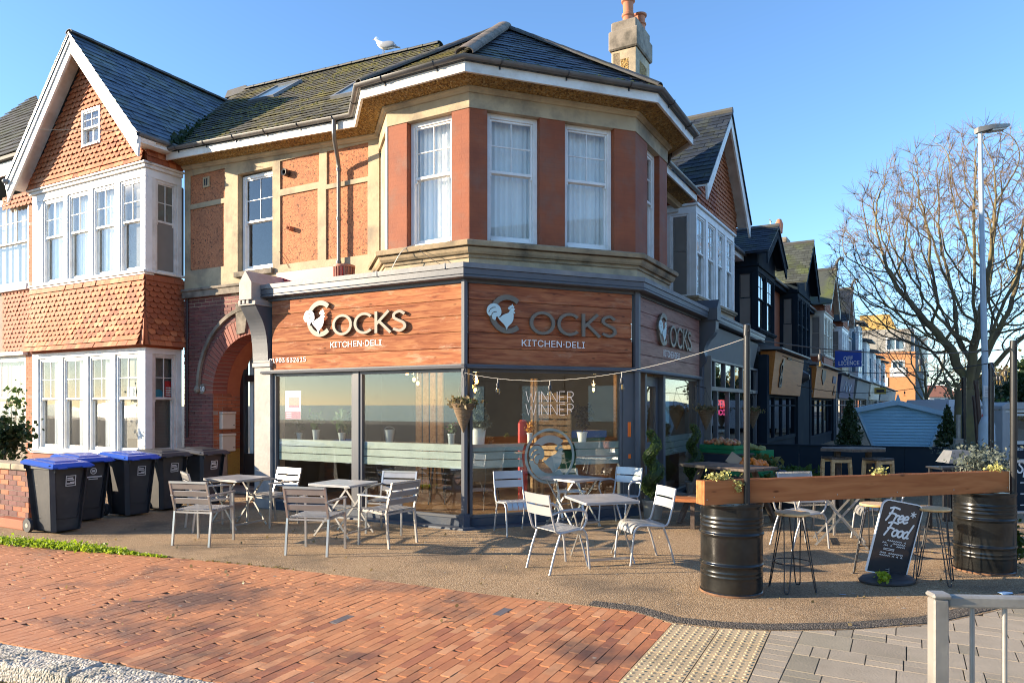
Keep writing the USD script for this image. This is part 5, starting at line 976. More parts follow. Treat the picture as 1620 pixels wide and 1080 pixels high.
for i, (y0, y1) in enumerate(((651, 678), (686, 713))):
    (ua, za), (ub, zb) = fI.hit(351.5, y0, .1), fI.hit(373, y1, .1); t = thing('letterbox', ['upper cream steel letterbox in the arched porch', 'lower cream steel letterbox in the arched porch'][i], 'letterbox', fI.pt(ua, .05, zb))
    part(t, 'box_body', fI.m(cbox(ua, ub, .001, .10, zb, za - .05, .01)), 'cream_paint'); part(t, 'lid', fI.m(cbox(ua - .005, ub + .005, .0, .115, za - .048, za, .008)), 'cream_paint'); part(t, 'lock', fI.m(mv(rot(lathe([(0, 0), (.012, 0), (.012, .008), (0, .008)], 10), (1, 0, 0), -90), ub - .05, .1, zb + .08)), 'chrome_post')
u, z = fM.hit(320, 615); t = thing('house_number', 'oval stone plaque with the number 10 on the brick wall', 'plaque', fM.pt(u, 0, z - .1))
part(t, 'plaque', fM.m(wallx(affinity.scale(Point(0, 0).buffer(.1, resolution=20), 1.15, 1.0), .005, .022))[0:2] if 0 else fM.m((lambda m: (m[0] + [u, 0, z], m[1]))(wallx(affinity.scale(Point(0, 0).buffer(.1, resolution=20), 1.15, 1.0), .005, .022))), 'stone_grey')
m = cloud_text('10', .085, 1.0, True); part(t, 'lettering', on_wall(fM, m, u - .055, z - .042, .023), 'sign_white')
part(cb, 'conduit', fM.m(tube([[fM.hit(298, 600)[0], .03, z] for z in np.linspace(1.1, 4.05, 8)], .02, 6)), 'iron_black')
# ------------------------------------------------------------------ the gabled house on the left
gh = thing('gabled_house', 'gabled red house with white sash bays above and below hung tiles', 'house', W3(-10.2, 1, 0))
QB = .53; PL, PR = -12.33, -8.10; fG = FrP(QB); fGs = FrQ(PR); fGl = Fr(W(PL, QB), -EQ, -EP); GW = 'white_old'
def bay_storey(z0, z1, wins, side, zsill, nm, seed, covers):
    """posts, head, sash windows, and a sill: a white timber bay between two heights"""
    head = part(gh, 'bay_head', cat(fG.m(cbox(PL - .0, PR, -.2, 0, z1, z1 + .17, .006)), fGs.m(cbox(QB + .0, 1.38, -.2, -.0015, z1, z1 + .17, .006))), 'white_paint')
    edges = [PL] + [x for w in wins for x in w] + [PR]
    for k in range(0, len(edges), 2): part(gh, 'bay_post', fG.m(cbox(edges[k], edges[k + 1], -.16, -.004, z0, z1, .006)), 'white_paint')
    for k, (a, b) in enumerate(wins): sash(gh, fG, a, b, z0, z1, v=-.03, fw=.05, split=.555, curtain='net_curtain', drape=covers[k], seed=seed + k, rdepth=.9, curt_cover=.62)
    part(gh, 'bay_post', fGs.m(cbox(QB + .002, side[0], -.16, -.005, z0, z1, .006)), 'white_old'); part(gh, 'bay_post', fGs.m(cbox(side[1], 1.38, -.16, -.005, z0, z1, .006)), 'white_old')
    sash(gh, fGs, side[0], side[1], z0, z1, v=-.03, fw=.05, split=.555, curtain='net_curtain' if seed < 50 else None, drape=2, curt_cover=.45, seed=seed + 9, rdepth=1.0, mat='white_old', glass='glass')
    part(gh, 'bay_sill', cat(fG.m(cbox(PL - .06, PR + .06, -.18, .07, zsill - .05, zsill, .008)), fGs.m(cbox(QB, 1.40, -.18, .07, zsill - .051, zsill - .001, .008)), fG.m(cbox(PL - .03, PR + .03, -.18, .04, zsill - .09, zsill - .052, .006))), GW)
hx = lambda x: fG.hit(x, 500)[0]
uw = [(hx(a), hx(b)) for a, b in ((67, 99.5), (106, 139), (146, 181), (188.5, 224))]; lw = [(hx(a), hx(b)) for a, b in ((60, 92), (98.5, 132), (139, 174), (181.5, 218))]
sd = (fGs.hit(247, 350)[0], fGs.hit(284, 350)[0]); sd = (sd[0], min(sd[1], 1.27)); sl = (fGs.hit(243, 650)[0], min(fGs.hit(280, 650)[0], 1.27))
bay_storey(4.57, 6.50, uw, sd, 4.57, 'upper', 30, [0, 0, 0, 0]); bay_storey(.78, 2.86, lw, sl, .78, 'lower', 60, [3, 3, 3, 3])
part(gh, 'bay_cornice', cat(fG.m(cbox(PL - .05, PR + .05, -.1, .05, 6.671, 6.74, .01)), fGs.m(cbox(QB, 1.38, -.1, .05, 6.672, 6.741, .01)), fG.m(cbox(PL - .09, PR + .09, -.1, .09, 6.742, 6.79, .01)), fGs.m(cbox(QB, 1.38, -.1, .09, 6.743, 6.791, .01))), 'white_old')
part(gh, 'bay_cornice', cat(fG.m(cbox(PL - .05, PR + .05, -.1, .05, 3.031, 3.08, .01)), fGs.m(cbox(QB, 1.38, -.1, .05, 3.032, 3.081, .01))), 'white_old')
part(gh, 'bay_base', cat(fG.m(box(PL, PR, -.8, -.01, 0, .69)), fG.m(box(PL + .01, PR - .02, -.75, -.12, 3.0, 4.5)), fG.m(box(PL + .01, PR - .02, -.75, -.12, 6.6, 7.0))), 'far_brick')
flare = lambda z: .15 * max(0, (3.95 - z) / .9) ** 1.7
t_front = tile_panel(fG, sbox(PL - .04, 3.02, PR + .03, 4.47), 0, .112, .165, rng, flare, .02, plain=(0, 1, -1)); t_side = tile_panel(fGs, sbox(QB - .02, 3.02, 1.42, 4.47), 0, .112, .165, rng, flare, .02, plain=(0, 1, -1))
# stretch the corner so that front and side tiles meet where they flare
def flare_ends(ms, fr, at, axis_u, sgn): return ms
part(gh, 'tile_backing', cat(fG.m(box(PL, PR - .005, -.12, .012, 2.98, 4.5)), fGs.m(box(QB, 1.4, -.12, .012, 2.98, 4.5)), fG.m((lambda m: m)(hull(np.array([[PL - .15, .15, 3.03], [PR + .15, .15, 3.03], [PL, .01, 3.9], [PR, .01, 3.9], [PL, -.1, 3.03], [PR, -.1, 3.03], [PL, -.1, 3.9], [PR, -.1, 3.9]])))), fGs.m(hull(np.array([[QB - .1, .145, 3.03], [1.4, .145, 3.03], [QB, .01, 3.9], [1.4, .01, 3.9], [QB, -.1, 3.03], [1.4, -.1, 3.03], [QB, -.1, 3.9], [1.4, -.1, 3.9]])))), 'tile_dark')
# gable: tile-hung triangle, bargeboards, little window
GZ, GA, GP = 6.79, 9.42, -10.1; tri = Polygon([(PL, GZ), (PR, GZ), (PR, GZ + .22), (GP, GA), (PL, GZ + .22)])
(ua, za), (ub, zb) = fG.hit(128, 176, .05), fG.hit(157.5, 226, .05); gw = (ua, zb, ub, za)
part(gh, 'gable_wall', fG.m(wallx(tri.difference(sbox(*gw)), -.2, .0)), 'tile_dark')
t_gab = tile_panel(fG, tri.difference(sbox(gw[0] - .02, gw[1] - .02, gw[2] + .02, gw[3] + .02)).buffer(0), 0, .112, .165, rng, lambda z: .05 * max(0, (GZ + .5 - z) / .5), .012, plain=(0, 1))
t_gs = tile_panel(fGs, sbox(QB - .01, GZ, 1.36, GZ + .34), 0, .112, .165, rng, lambda z: .05 * max(0, (GZ + .5 - z) / .5), .012, plain=(0, 1, 2, 3))
part(gh, 'tile_backing', fGs.m(box(QB + .0, 1.36, -.2, .008, GZ, GZ + .36)), 'tile_dark')
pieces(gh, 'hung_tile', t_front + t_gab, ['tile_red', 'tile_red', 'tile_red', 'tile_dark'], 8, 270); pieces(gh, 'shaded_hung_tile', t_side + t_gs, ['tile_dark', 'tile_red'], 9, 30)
sash(gh, fG, gw[0], gw[2], gw[1], gw[3], v=.05, cols=2, rows=2, fw=.05, split=.5, curtain=None, depth=.1, low_rows=1, lowbars=2, room='net_curtain', rdepth=.3, horn=False)
RK = (GA + .12 - (GZ + .12)) / (GP - PL + .25)                    # rake slope
def rake(sx, d0, d1, v0, v1, z_off, ext=.36):
    """a board along one side of the gable; d0, d1 measured down from the roof's underside"""
    e = (PR + ext) if sx > 0 else (PL - ext); zt = lambda u: GA + .33 - abs(u - GP) * (GA + .33 - (GZ + .38)) / (PR + .36 - GP)
    return fG.m(wallx(Polygon([(GP, zt(GP) - d0), (e, zt(e) - d0), (e - (.05 if sx > 0 else -.05), zt(e) - d1 - .02), (GP, zt(GP) - d1)]), v0, v1))
for s in (1, -1):
    part(gh, 'bargeboard', rake(s, .05, .42, .33, .375, 0), 'white_old'); part(gh, 'bargeboard', rake(s, .05, .17, .376, .40, 0), 'white_old'); part(gh, 'gable_soffit', rake(s, .06, .10, .0, .33, 0), 'white_old')
zt = lambda u: GA + .33 - abs(u - GP) * (GA + .33 - (GZ + .38)) / (PR + .36 - GP)
part(gh, 'eaves_board', cat(fGs.m(box(QB - .36, 1.0, .28, .31, zt(PR + .3) - .2, zt(PR + .3) - .04)), fGs.m(box(QB - .3, 1.0, .0, .28, zt(PR + .3) - .2, zt(PR + .3) - .17))), 'white_old')
part(gh, 'gutter', tube([W3(PR + .37, QB - .38, zt(PR + .36) + .0), W3(PR + .37, 1.0, zt(PR + .36) + .0)], .05, 8), 'gutter_grey')
eA, eB = W3(PR + .36, QB - .42, zt(PR + .36)), W3(PR + .36, .93, zt(PR + .36)); rA, rB = W3(GP, QB - .42, zt(GP)), W3(GP, 4.35, zt(GP)); lA, lB = W3(PL - .36, QB - .42, zt(PL - .36)), W3(PL - .36, 1.4, zt(PL - .36))
part(gh, 'roof', cat(hull(np.array([eA, eB, rA, rB, eA - [0, 0, .05], eB - [0, 0, .05], rA - [0, 0, .05], rB - [0, 0, .05]])), hull(np.array([lA, lB, rA, rB, lA - [0, 0, .05], lB - [0, 0, .05], rA - [0, 0, .05], rB - [0, 0, .05]]))), 'slate'); gr = Node('/World/gabled_house/roof', gh.inv)
sl, _ = slate_plane(eA, eB, rA, Polygon(onplane(eA, eB, rA, [eA, eB, rB, rA])).buffer(.01), gauge=.175, width=.26, rng=rng); pieces(gr, 'slate', sl, 'slate', 5, 290)
sl2, _ = slate_plane(lB, lA, rA, Polygon(onplane(lB, lA, rA, [lB, lA, rA, rB])).buffer(.01), gauge=.175, width=.26, rng=rng); part(gr, 'slate', cat(sl2), 'slate', kind='stuff')
ridge_tiles(gr, rA + [0, 0, .01], rB, 'ridge_dark', .10, .45, .0)
C = [eB + (rB - eB) * t + rng.normal(size=3) * .05 + [0, 0, .04] for t in rng.uniform(0, .75, 500) ** 1.6]; part(gr, 'valley_moss', leaves(np.array(C), .07, rng, .8), 'leaf_dark', kind='stuff')
part(gh, 'alarm_light', fG.m(mv(ball((0, 0, 0), (.08, .08, .06), 2), PL - .28, .42, zt(PL - .36) + .03)), 'lead', smooth=60)
solo('phone_line', 'thin black phone line strung across the gable to the eaves', 'cable', tube([fG.pt(fG.hit(36, 204, .5)[0], .5, fG.hit(36, 204, .5)[1]), fG.pt(fG.hit(222, 208, .45)[0], .45, fG.hit(222, 208, .45)[1])], .006, 4), 'rope')
# stickers in the lower side window
for nm, x0, y0, x1, y1, m, lab in (('window_sticker', 261.5, 602.5, 275.5, 628, 'sign_red', 'red poster with white print in the side window of the lower bay'), ('window_sticker', 244, 615, 258, 631, 'sign_cyan', 'round cyan sticker in the side window of the lower bay'), ('white_card', 200, 612, 213, 630, 'sign_white', 'white card behind the fourth lower bay window')):
    fr = fGs if m != 'sign_white' else fG; (ua, za), (ub, zb) = fr.hit(x0, y0, -.1), fr.hit(x1, y1, -.1)
    if m == 'sign_cyan': solo(nm, lab, 'sticker', fr.m(wallx(Point((ua + ub) / 2, (za + zb) / 2).buffer((ub - ua) / 2), -.12, -.115)), m)
    elif m == 'sign_red':
        t = thing(nm, lab, 'sticker', fr.pt(ua, -.12, zb)); part(t, 'sheet', fr.m(box(ua, ub, -.12, -.115, zb, za)), m); part(t, 'print', cat([fr.m(box(ua + .02, ub - .02, -.114, -.113, zb + .03 + k * .05, zb + .06 + k * .05)) for k in range(4)]), 'sign_white')
    else: solo(nm, lab, 'card', fr.m(box(ua, ub, -.125, -.12, zb, za)), m)
# ------------------------------------------------------------------ the neighbour at the far left edge
nb = thing('neighbour_house', 'red house cut by the left edge with hung tiles between white windows', 'house', W3(-15, 1.5, 0)); fN = FrP(1.35); PN = -12.34
def nz(y, x=20): return fN.hit(x, y)[1]
uN = fN.hit(46, 400)[0]; uG = fN.hit(41, 620)[0]
up_h, lo_h = (uN - 2.4, nz(456), uN, nz(312)), (uG - 2.6, nz(682), uG, nz(563))
part(nb, 'wall', fN.m(wallx(wallpoly(-20, PN, 0, 7.0, [up_h, lo_h]), -.3, 0)), 'mortar'); nw = Node('/World/neighbour_house/wall', nb.inv)
pieces(nw, 'brick', brick_panel(fN, sbox(uG, 0.2, PN, nz(556)).union(sbox(uN, nz(456), PN, 6.9)), rng, 0, .076, .228, .009), 'brick_orange', 5, 60); part(nw, 'brick_face', fN.m(box(-20, uN - 2.4, 0, .005, 0, 6.9)), 'far_brick')
sash(nb, fN, *[up_h[i] for i in (0, 2, 1, 3)], v=-.02, fw=.12, split=.5, cols=4, rows=2, lowbars=1, drape=0, seed=80, mat='white_old', curtain='curtain_cream'); sash(nb, fN, *[lo_h[i] for i in (0, 2, 1, 3)], v=-.02, fw=.12, split=.45, cols=2, rows=1, drape=0, seed=81, mat='white_old', curtain='curtain_cream')
part(nb, 'window_sill', fN.m(cbox(up_h[0], uN + .1, 0, .12, up_h[1] - .1, up_h[1], .01)), 'white_old'); part(nb, 'window_head', fN.m(cbox(lo_h[0], uG + .1, 0, .12, lo_h[3], lo_h[3] + .1, .01)), 'white_old')
pieces(nb, 'hung_tile', tile_panel(fN, sbox(uN - 1.2, nz(556), PN, up_h[1] - .1), 0, .115, .17, rng, None, .02) + tile_panel(fN, sbox(uN - 1.2, up_h[3] + .03, PN, 6.9), 0, .115, .17, rng, None, .02), ['tile_dark', 'tile_red'], 4, 120)
part(nb, 'eaves_board', FrP(1.0).m(box(-20, PN - .02, 0, .04, nz(287, 20) - .02, nz(268, 20))), 'white_old')
ze = nz(262, 20); zN_ = FrP(4.4).hit(22, 166)[1] - ze; pE_ = FrP(4.4).hit(58, 178)[0]; nA, nB, nC = W3(-20, .85, ze), W3(PN + .35, .85, ze), W3(pE_, 4.4, ze + zN_)
pt, _ = slate_plane(nA, nB, nC, Polygon([(0, 0), (np.linalg.norm(nB - nA), 0), (pE_ + 20, math.hypot(3.55, zN_)), (0, math.hypot(3.55, zN_))]), gauge=.30, width=.30, rng=rng, thick=.02, lift=.03)
part(nb, 'roof', hull(np.array([nA, nB, nC, W3(-20, 4.4, ze + zN_), nA - [0, 0, .08], nB - [0, 0, .08], W3(-20, 4.4, ze), W3(pE_, 4.4, ze)])), 'pantile'); pieces(Node('/World/neighbour_house/roof', nb.inv), 'pantile', pt, 'pantile', 4, 120)
# garden wall, shrub and rose behind it
gw_ = thing('garden_wall', 'low brick garden wall with pale coping at the left edge', 'wall', W3(-6.5, -2.6, 0)); fW = FrP(-2.95); WE = -5.62
part(gw_, 'wall_core', fW.m(box(-14, WE - .02, -.26, -.01, 0, .84)), 'mortar'); pieces(gw_, 'brick', brick_panel(fW, sbox(-9, .0, WE, .84), rng, 0, .076, .228, .009) + brick_panel(FrQ(WE), sbox(-2.95, 0, -2.69, .84), rng, 0, .076, .228, .009), ['brick_purple', 'brick_orange', 'brick_purple'], 6, 120)
for k in range(9): part(gw_, 'coping_stone', fW.m(cbox(WE + .05 - (k + 1) * .45 + .004, WE + .05 - k * .45 - .004, -.31, .05, .842, .93, .012)), 'stone_trim')
part(gw_, 'plinth_brick', fW.m(cbox(WE - .6, WE + .12, -.2, .14, 0, .14, .01)), 'tile_dark')
sh = thing('garden_shrub', 'dark green leafy shrub behind the garden wall at the left edge', 'shrub', W3(FrP(-1.2).hit(4, 690)[0], -1.2, 0)); C = rng.normal(size=(1500, 3)) * [.20, .22, .2] + [0, 0, 1.15]; part(sh, 'foliage', leaves(C, .075, rng, .5, 1.5), 'leaf_dark', local=True, kind='stuff'); part(sh, 'stem', cat([tube([[0, 0, 0], [rng.normal() * .2, rng.normal() * .2, .9]], .012, 5) for _ in range(5)]), 'stem', local=True)
rs = thing('rose_bush', 'lanky rose stems with few leaves in front of the neighbour window', 'shrub', W3(FrP(-.8).hit(18, 640)[0], -.8, 0)); C, S = [], []
for k in range(5):
    tip = np.array([rng.uniform(-.25, .3), rng.uniform(-.2, .2), rng.uniform(1.5, 2.3)]); P = smoothpath(np.array([[0, 0, 0], tip * [.4, .4, .55], tip, tip + [rng.uniform(-.2, .2), 0, -.08]]), 6); S.append(tube(P, np.linspace(.009, .003, len(P)), 5))
    for _ in range(2): C.append(P[rng.integers(8, len(P))] + rng.normal(size=(9, 3)) * .06)
part(rs, 'stem', cat(S), 'stem', local=True); part(rs, 'foliage', leaves(np.vstack(C), .065, rng, .6, 1.5), 'leaf_mid', local=True, kind='stuff')
# ------------------------------------------------------------------ wheelie bins
def logo_mark(kind):
    if kind == 0: return cat(*[box(.315, .318, a, b, c, d) for a, b, c, d in ((-.07, .07, 0, .008), (-.07, .07, .14, .148), (-.07, -.062, .008, .14), (.062, .07, .008, .14), (-.05, .045, .08, .095), (-.05, .03, .105, .12), (-.055, .05, .03, .045), (-.01, .055, .05, .06))])
    V, F = extr(Point(0, 0).buffer(.05).difference(Point(0, 0).buffer(.038)).union(sbox(-.025, -.015, .025, .015)), .003); m1 = (np.stack([V[:, 2] + .315, V[:, 0], V[:, 1] + .12], 1), F); return cat(m1, box(.315, .318, -.13, .13, .02, .04), box(.315, .318, -.07, .07, -.01, .003))
def wheelie(loc, label, lid, kind, rz):
    t = thing('wheelie_bin', label, 'bin', loc, rz, 'wheelie bins lined up by the garden wall')
    rb, rt = np.array([.25, .21]), np.array([.335, .285])          # half depth, half width below and above
    def sect(hx, hy, z, c=.05): return [[sx * (hx - (c if k == (0 if sx * sy > 0 else 1) else 0)), sy * (hy - (c if k != (0 if sx * sy > 0 else 1) else 0)), z] for sx, sy in ((1, -1), (1, 1), (-1, 1), (-1, -1)) for k in (0, 1)]
    S = np.array([sect(rb[0], rb[1], .03), sect(rb[0] * 1.02, rb[1] * 1.02, .06), sect(rt[0] * .965, rt[1] * .965, .90), sect(rt[0] * 1.03, rt[1] * 1.03, .905), sect(rt[0] * 1.03, rt[1] * 1.03, .965), sect(rt[0] * .92, rt[1] * .92, .966), sect(rb[0] * .9, rb[1] * .9, .2)]).reshape(-1, 3); F = []
    for i in range(6):
        for k in range(8): l = (k + 1) % 8; F += [[i*8+k, i*8+l, (i+1)*8+l], [i*8+k, (i+1)*8+l, (i+1)*8+k]]
    for k in range(1, 7): F += [[0, k + 1, k], [48, 48 + k, 48 + k + 1]]
    part(t, 'bin_body', (S, np.array(F)), 'bin_black', smooth=30, local=True)
    tilt = lambda m: rot(m, (0, 1, 0), 4.0, (-.33, 0, .97))
    L = np.array([[-.36, .30], [.37, .29]]); lidm = cat(hull(np.array([[x, s * y, z] for x, y, z in ((-.37, .295, .968), (.385, .292, .968), (-.37, .30, 1.0), (.395, .297, .985), (-.33, .26, 1.035), (.33, .25, 1.03)) for s in (-1, 1)])), hull(np.array([[x, s * y, z] for x, y, z in ((-.24, .18, 1.03), (.22, .17, 1.03), (-.2, .15, 1.05), (.18, .14, 1.046)) for s in (-1, 1)])))
    part(t, 'lid', tilt(lidm), lid, local=True); part(t, 'lid_lip', tilt(cat(*[cbox(.385, .43, y - .06, y + .06, .965, .985, .005) for y in (-.17, .17)])), lid, local=True, kind='stuff')
    part(t, 'handle', cat(tube([[-.38, -.24, .96], [-.41, -.24, .99], [-.41, .24, .99], [-.38, .24, .96]], .015, 8)), 'bin_black', local=True)
    for s in (-1, 1):
        w = part(t, 'wheel', mv(rot(lathe([(.04, -.025), (.095, -.025), (.1, -.015), (.1, .015), (.095, .025), (.04, .025), (.04, -.025)], 22), (1, 0, 0), 90), -.285, s * .235, .1), 'bin_black', smooth=40, local=True); part(w, 'hub', mv(rot(lathe([(0, -.028), (.035, -.028), (.035, .028), (0, .028)], 12), (1, 0, 0), 90), -.285, s * .235, .1), 'galv', local=True)
    part(t, 'axle', tube([[-.285, -.22, .1], [-.285, .22, .1]], .012, 6), 'iron_black', local=True)
    for y in (-.14, .14): part(t, 'moulded_rib', cbox(.26, .345, y * 1.6 - .012, y * 1.6 + .012, .86, .93, .004), 'bin_black', local=True)
    V, F_ = logo_mark(kind); sl = (.335 * .965 - .25 * 1.02) / .84; V = V.copy(); V[:, 2] += .66; V[:, 0] += (.25 * 1.02 + (V[:, 2] - .06) * sl) - .315 + .002; part(t, 'printed_mark', (V, F_), 'label_white', local=True)
    return t
LB = ['blue-lidded black bin nearest the road with a wheel on the weeds', 'blue-lidded black bin second from the road with a round white mark', 'blue-lidded black bin standing third from the road', 'black bin with a grey-black lid second from the arch', 'black bin with a grey-black lid beside the arched doorway']
for i, (p, q) in enumerate(((-4.72, -3.12), (-5.42, -2.36), (-5.28, -1.68), (-5.36, -1.02), (-5.22, -.36))):
    wheelie(W3(p - .29, q + .24, 0), LB[i], 'bin_blue' if i < 3 else 'bin_black', 1 if i == 1 else 0, -29 + [2, -3, 1, -1, 3][i])
# ------------------------------------------------------------------ the row of gabled shop-houses going up the street
rng = np.random.default_rng(17)
_s = math.radians(30.6); SD = (math.sin(_s), math.cos(_s)); SN = (SD[1], -SD[0]); S0 = W(1.02, 9.0)
fH = Fr(S0, SD, SN)                                                 # u up the street, v out over the pavement
def street_house(label, s, w, paint, apex, gw, roofmat, tilem, wallm, zb=4.5, zt=6.55, nwin=4, s_end=None, finial=False, seed=0, detail=True, proj=.75, side_cur=None, board='white_old'):
    t = thing('shop_house', label, 'house', fH.pt(s + w / 2, 0, 0)); e = s_end or s + w + 3.6
    part(t, 'main_wall', fH.m(box(s - .05, e, -proj - .4, -proj, 3.6, 6.95)), wallm)
    if detail: pieces(t, 'brick', brick_panel(fH, sbox(s + w, 4.0, min(e, s + w + 1.6), 6.9), rng, -proj, .076, .228, .009), 'brick_orange', 3, 30)
    part(t, 'eaves_board', fH.m(box(s - .05, e, -proj, -proj + .3, 6.62, 6.80)), board); part(t, 'gutter', fH.m(tube([[s - .05, -proj + .36, 6.82], [e, -proj + .36, 6.82]], .055, 8)), 'gutter_grey')
    # bay of sash windows, its side window toward the camera
    fsd = Fr(fH.pt(s, 0, 0)[:2], fH.n[:2], -fH.u[:2]); step = w / nwin; pw = .09
    for k in range(nwin + 1):
        a = max(s, s + k * step - pw); part(t, 'bay_post', fH.m(cbox(a, min(s + w, s + k * step + pw), -.14, -.002 * (k % 2), zb, zt, .006)), paint)
    for k in range(nwin): sash(t, fH, s + k * step + pw, s + (k + 1) * step - pw, zb, zt, v=-.03, fw=.05, split=.55, curtain='net_curtain', drape=[0, 3, 0, 2][k % 4], curt_cover=.6, seed=seed + k, rdepth=.8, mat=paint, cols=2 if detail else 1, rows=2 if detail else 1)
    part(t, 'bay_post', fsd.m(cbox(-.2, -.14 - .0, -.1, 0, zb, zt, .004)), paint); part(t, 'bay_post', fsd.m(cbox(-proj, -proj + .1, -.1, .001, zb, zt, .004)), paint)
    sash(t, fsd, -proj + .1, -.2, zb, zt, v=-.02, fw=.05, split=.55, cols=2 if detail else 1, rows=2 if detail else 1, curtain=side_cur, drape=3, curt_cover=.5, seed=seed + 9, rdepth=.8, mat=paint, glass='glass')
    part(t, 'bay_head', cat(fH.m(cbox(s - .0, s + w, -proj, -.005, zt, zt + .18, .006)), fH.m(cbox(s - .05, s + w + .05, -proj, .05, zt + .181, zt + .25, .01))), paint)
    part(t, 'bay_sill', cat(fH.m(cbox(s - .06, s + w + .06, -proj, .08, zb - .07, zb, .01)), fH.m(cbox(s - .03, s + w + .03, -proj, .05, zb - .12, zb - .072, .01))), 'stone_sill' if paint.startswith('white') else paint)
    part(t, 'bay_apron', fH.m(box(s, s + w, -proj, -.01, 3.6, zb - .12)), tilem if not paint.startswith('white') else 'stone_trim')
    # gable
    c = s + w / 2; h = gw / 2; z0 = zt + .25; zrk = lambda u: apex - abs(u - c) * (apex - z0 - .35) / (h + .3)
    tri = Polygon([(c - h, z0), (c + h, z0), (c + h, zrk(c + h) - .1), (c, apex - .2), (c - h, zrk(c - h) - .1)])
    part(t, 'gable_wall', fH.m(wallx(tri, -.2, 0)), tilem)
    if tilem.startswith('tile'):
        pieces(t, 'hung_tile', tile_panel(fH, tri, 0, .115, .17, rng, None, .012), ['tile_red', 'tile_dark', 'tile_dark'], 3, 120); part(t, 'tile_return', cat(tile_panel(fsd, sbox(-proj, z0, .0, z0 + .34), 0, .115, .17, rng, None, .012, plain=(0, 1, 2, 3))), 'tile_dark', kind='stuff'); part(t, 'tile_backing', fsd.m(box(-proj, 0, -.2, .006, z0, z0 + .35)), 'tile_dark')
    else: part(t, 'gable_return', fsd.m(box(-proj, 0, -.2, .0, z0, z0 + .35)), tilem)
    for sg in (1, -1):
        eu = c + sg * (h + .3); part(t, 'bargeboard', fH.m(wallx(Polygon([(c, apex - .06), (eu, zrk(eu) - .06), (eu - sg * .06, zrk(eu) - .42), (c, apex - .40)]), .33, .38)), board); part(t, 'gable_soffit', fH.m(wallx(Polygon([(c, apex - .06), (eu, zrk(eu) - .06), (eu, zrk(eu) - .10), (c, apex - .10)]), .0, .33)), board)
    vb = -proj - 3.6 if apex > 9 else -proj - 2.2
    L = [fH.pt(u, v, z) for u, v, z in ((c - h - .32, .42, zrk(c - h - .3)), (c - h - .32, -proj + .3, zrk(c - h - .3)), (c, .42, apex), (c, vb, apex), (c + h + .32, .42, zrk(c + h + .3)), (c + h + .32, -proj + .3, zrk(c + h + .3)))]
    part(t, 'roof', cat(hull(np.array([p - [0, 0, d] for p in (L[0], L[1], L[2], L[3]) for d in (0, .05)])), hull(np.array([p - [0, 0, d] for p in (L[4], L[5], L[2], L[3]) for d in (0, .05)])), hull(np.array([fH.pt(u, v, z) for u, v, z in ((s - .3, -proj + .35, 6.85), (e, -proj + .35, 6.85), (s - .3, -proj - 3.4, min(apex, 9.6) - .2), (e, -proj - 3.4, min(apex, 9.6) - .2), (s - .3, -proj - 3.5, 6.8), (e, -proj - 3.5, 6.8))]))), roofmat); rn = Node(t.path + '/roof', t.inv)
    if detail:
        sl, _ = slate_plane(L[1], L[0], L[2], Polygon(onplane(L[1], L[0], L[2], [L[1], L[0], L[2], L[3]])).buffer(.01), gauge=.19, width=.28, rng=rng); pieces(rn, 'slate', sl, roofmat, 3, 110)
    rt = [L[2] + (L[3] - L[2]) * k / 8 for k in range(9)]
    part(rn, 'ridge', tube([L[2] + [0, 0, .02], L[3] + [0, 0, .02]], .09, 8), 'ridge_dark')
    if finial: part(rn, 'finial', cat(fH.m(tube(smoothpath(np.array([[c, .40, apex - .1], [c, .40, apex + .28], [c, .50, apex + .52], [c, .66, apex + .60], [c, .74, apex + .48], [c, .68, apex + .40]]), 5), np.linspace(.085, .04, 26), 8)), fH.m(mv(lathe([(0, 0), (.14, 0), (.1, .2), (.07, .3), (0, .3)], 10), c, .38, apex - .05))), 'ridge_dark', smooth=50)
    return t
street_house('white-bayed house with a tile-hung gable next to the corner building', 0.0, 3.9, 'white_paint', 9.65, 4.1, 'slate_dark', 'tile_dark', 'brick_orange', s_end=7.1, seed=100, board='white_old')
street_house('navy-painted house with the lowest gable in the row', 7.15, 2.9, 'navy_paint', 8.0, 3.0, 'slate_dark', 'navy_paint', 'brick_orange', zb=4.35, zt=6.25, nwin=2, s_end=15.2, seed=120, side_cur='net_curtain', board='navy_paint')
street_house('navy-painted house with a mossy roof and a taller gable', 15.25, 3.5, 'navy_paint', 9.1, 3.7, 'slate_green', 'navy_paint', 'brick_orange', zb=3.9, zt=6.45, nwin=3, s_end=23.6, seed=140, side_cur='net_curtain', board='navy_paint')
street_house('cream-bayed house with a mossy roof and the nearer curled finial', 23.7, 3.9, 'cream_paint', 9.3, 4.0, 'slate_green', 'tile_dark', 'far_brick', s_end=32.4, finial=True, seed=160, detail=False, side_cur='curtain_dark', nwin=3, board='cream_paint')
street_house('white-bayed house with a slate roof and the farther curled finial', 32.5, 3.9, 'white_paint', 9.45, 4.0, 'slate_dark', 'tile_dark', 'far_brick', s_end=43, finial=True, seed=180, detail=False, nwin=3)
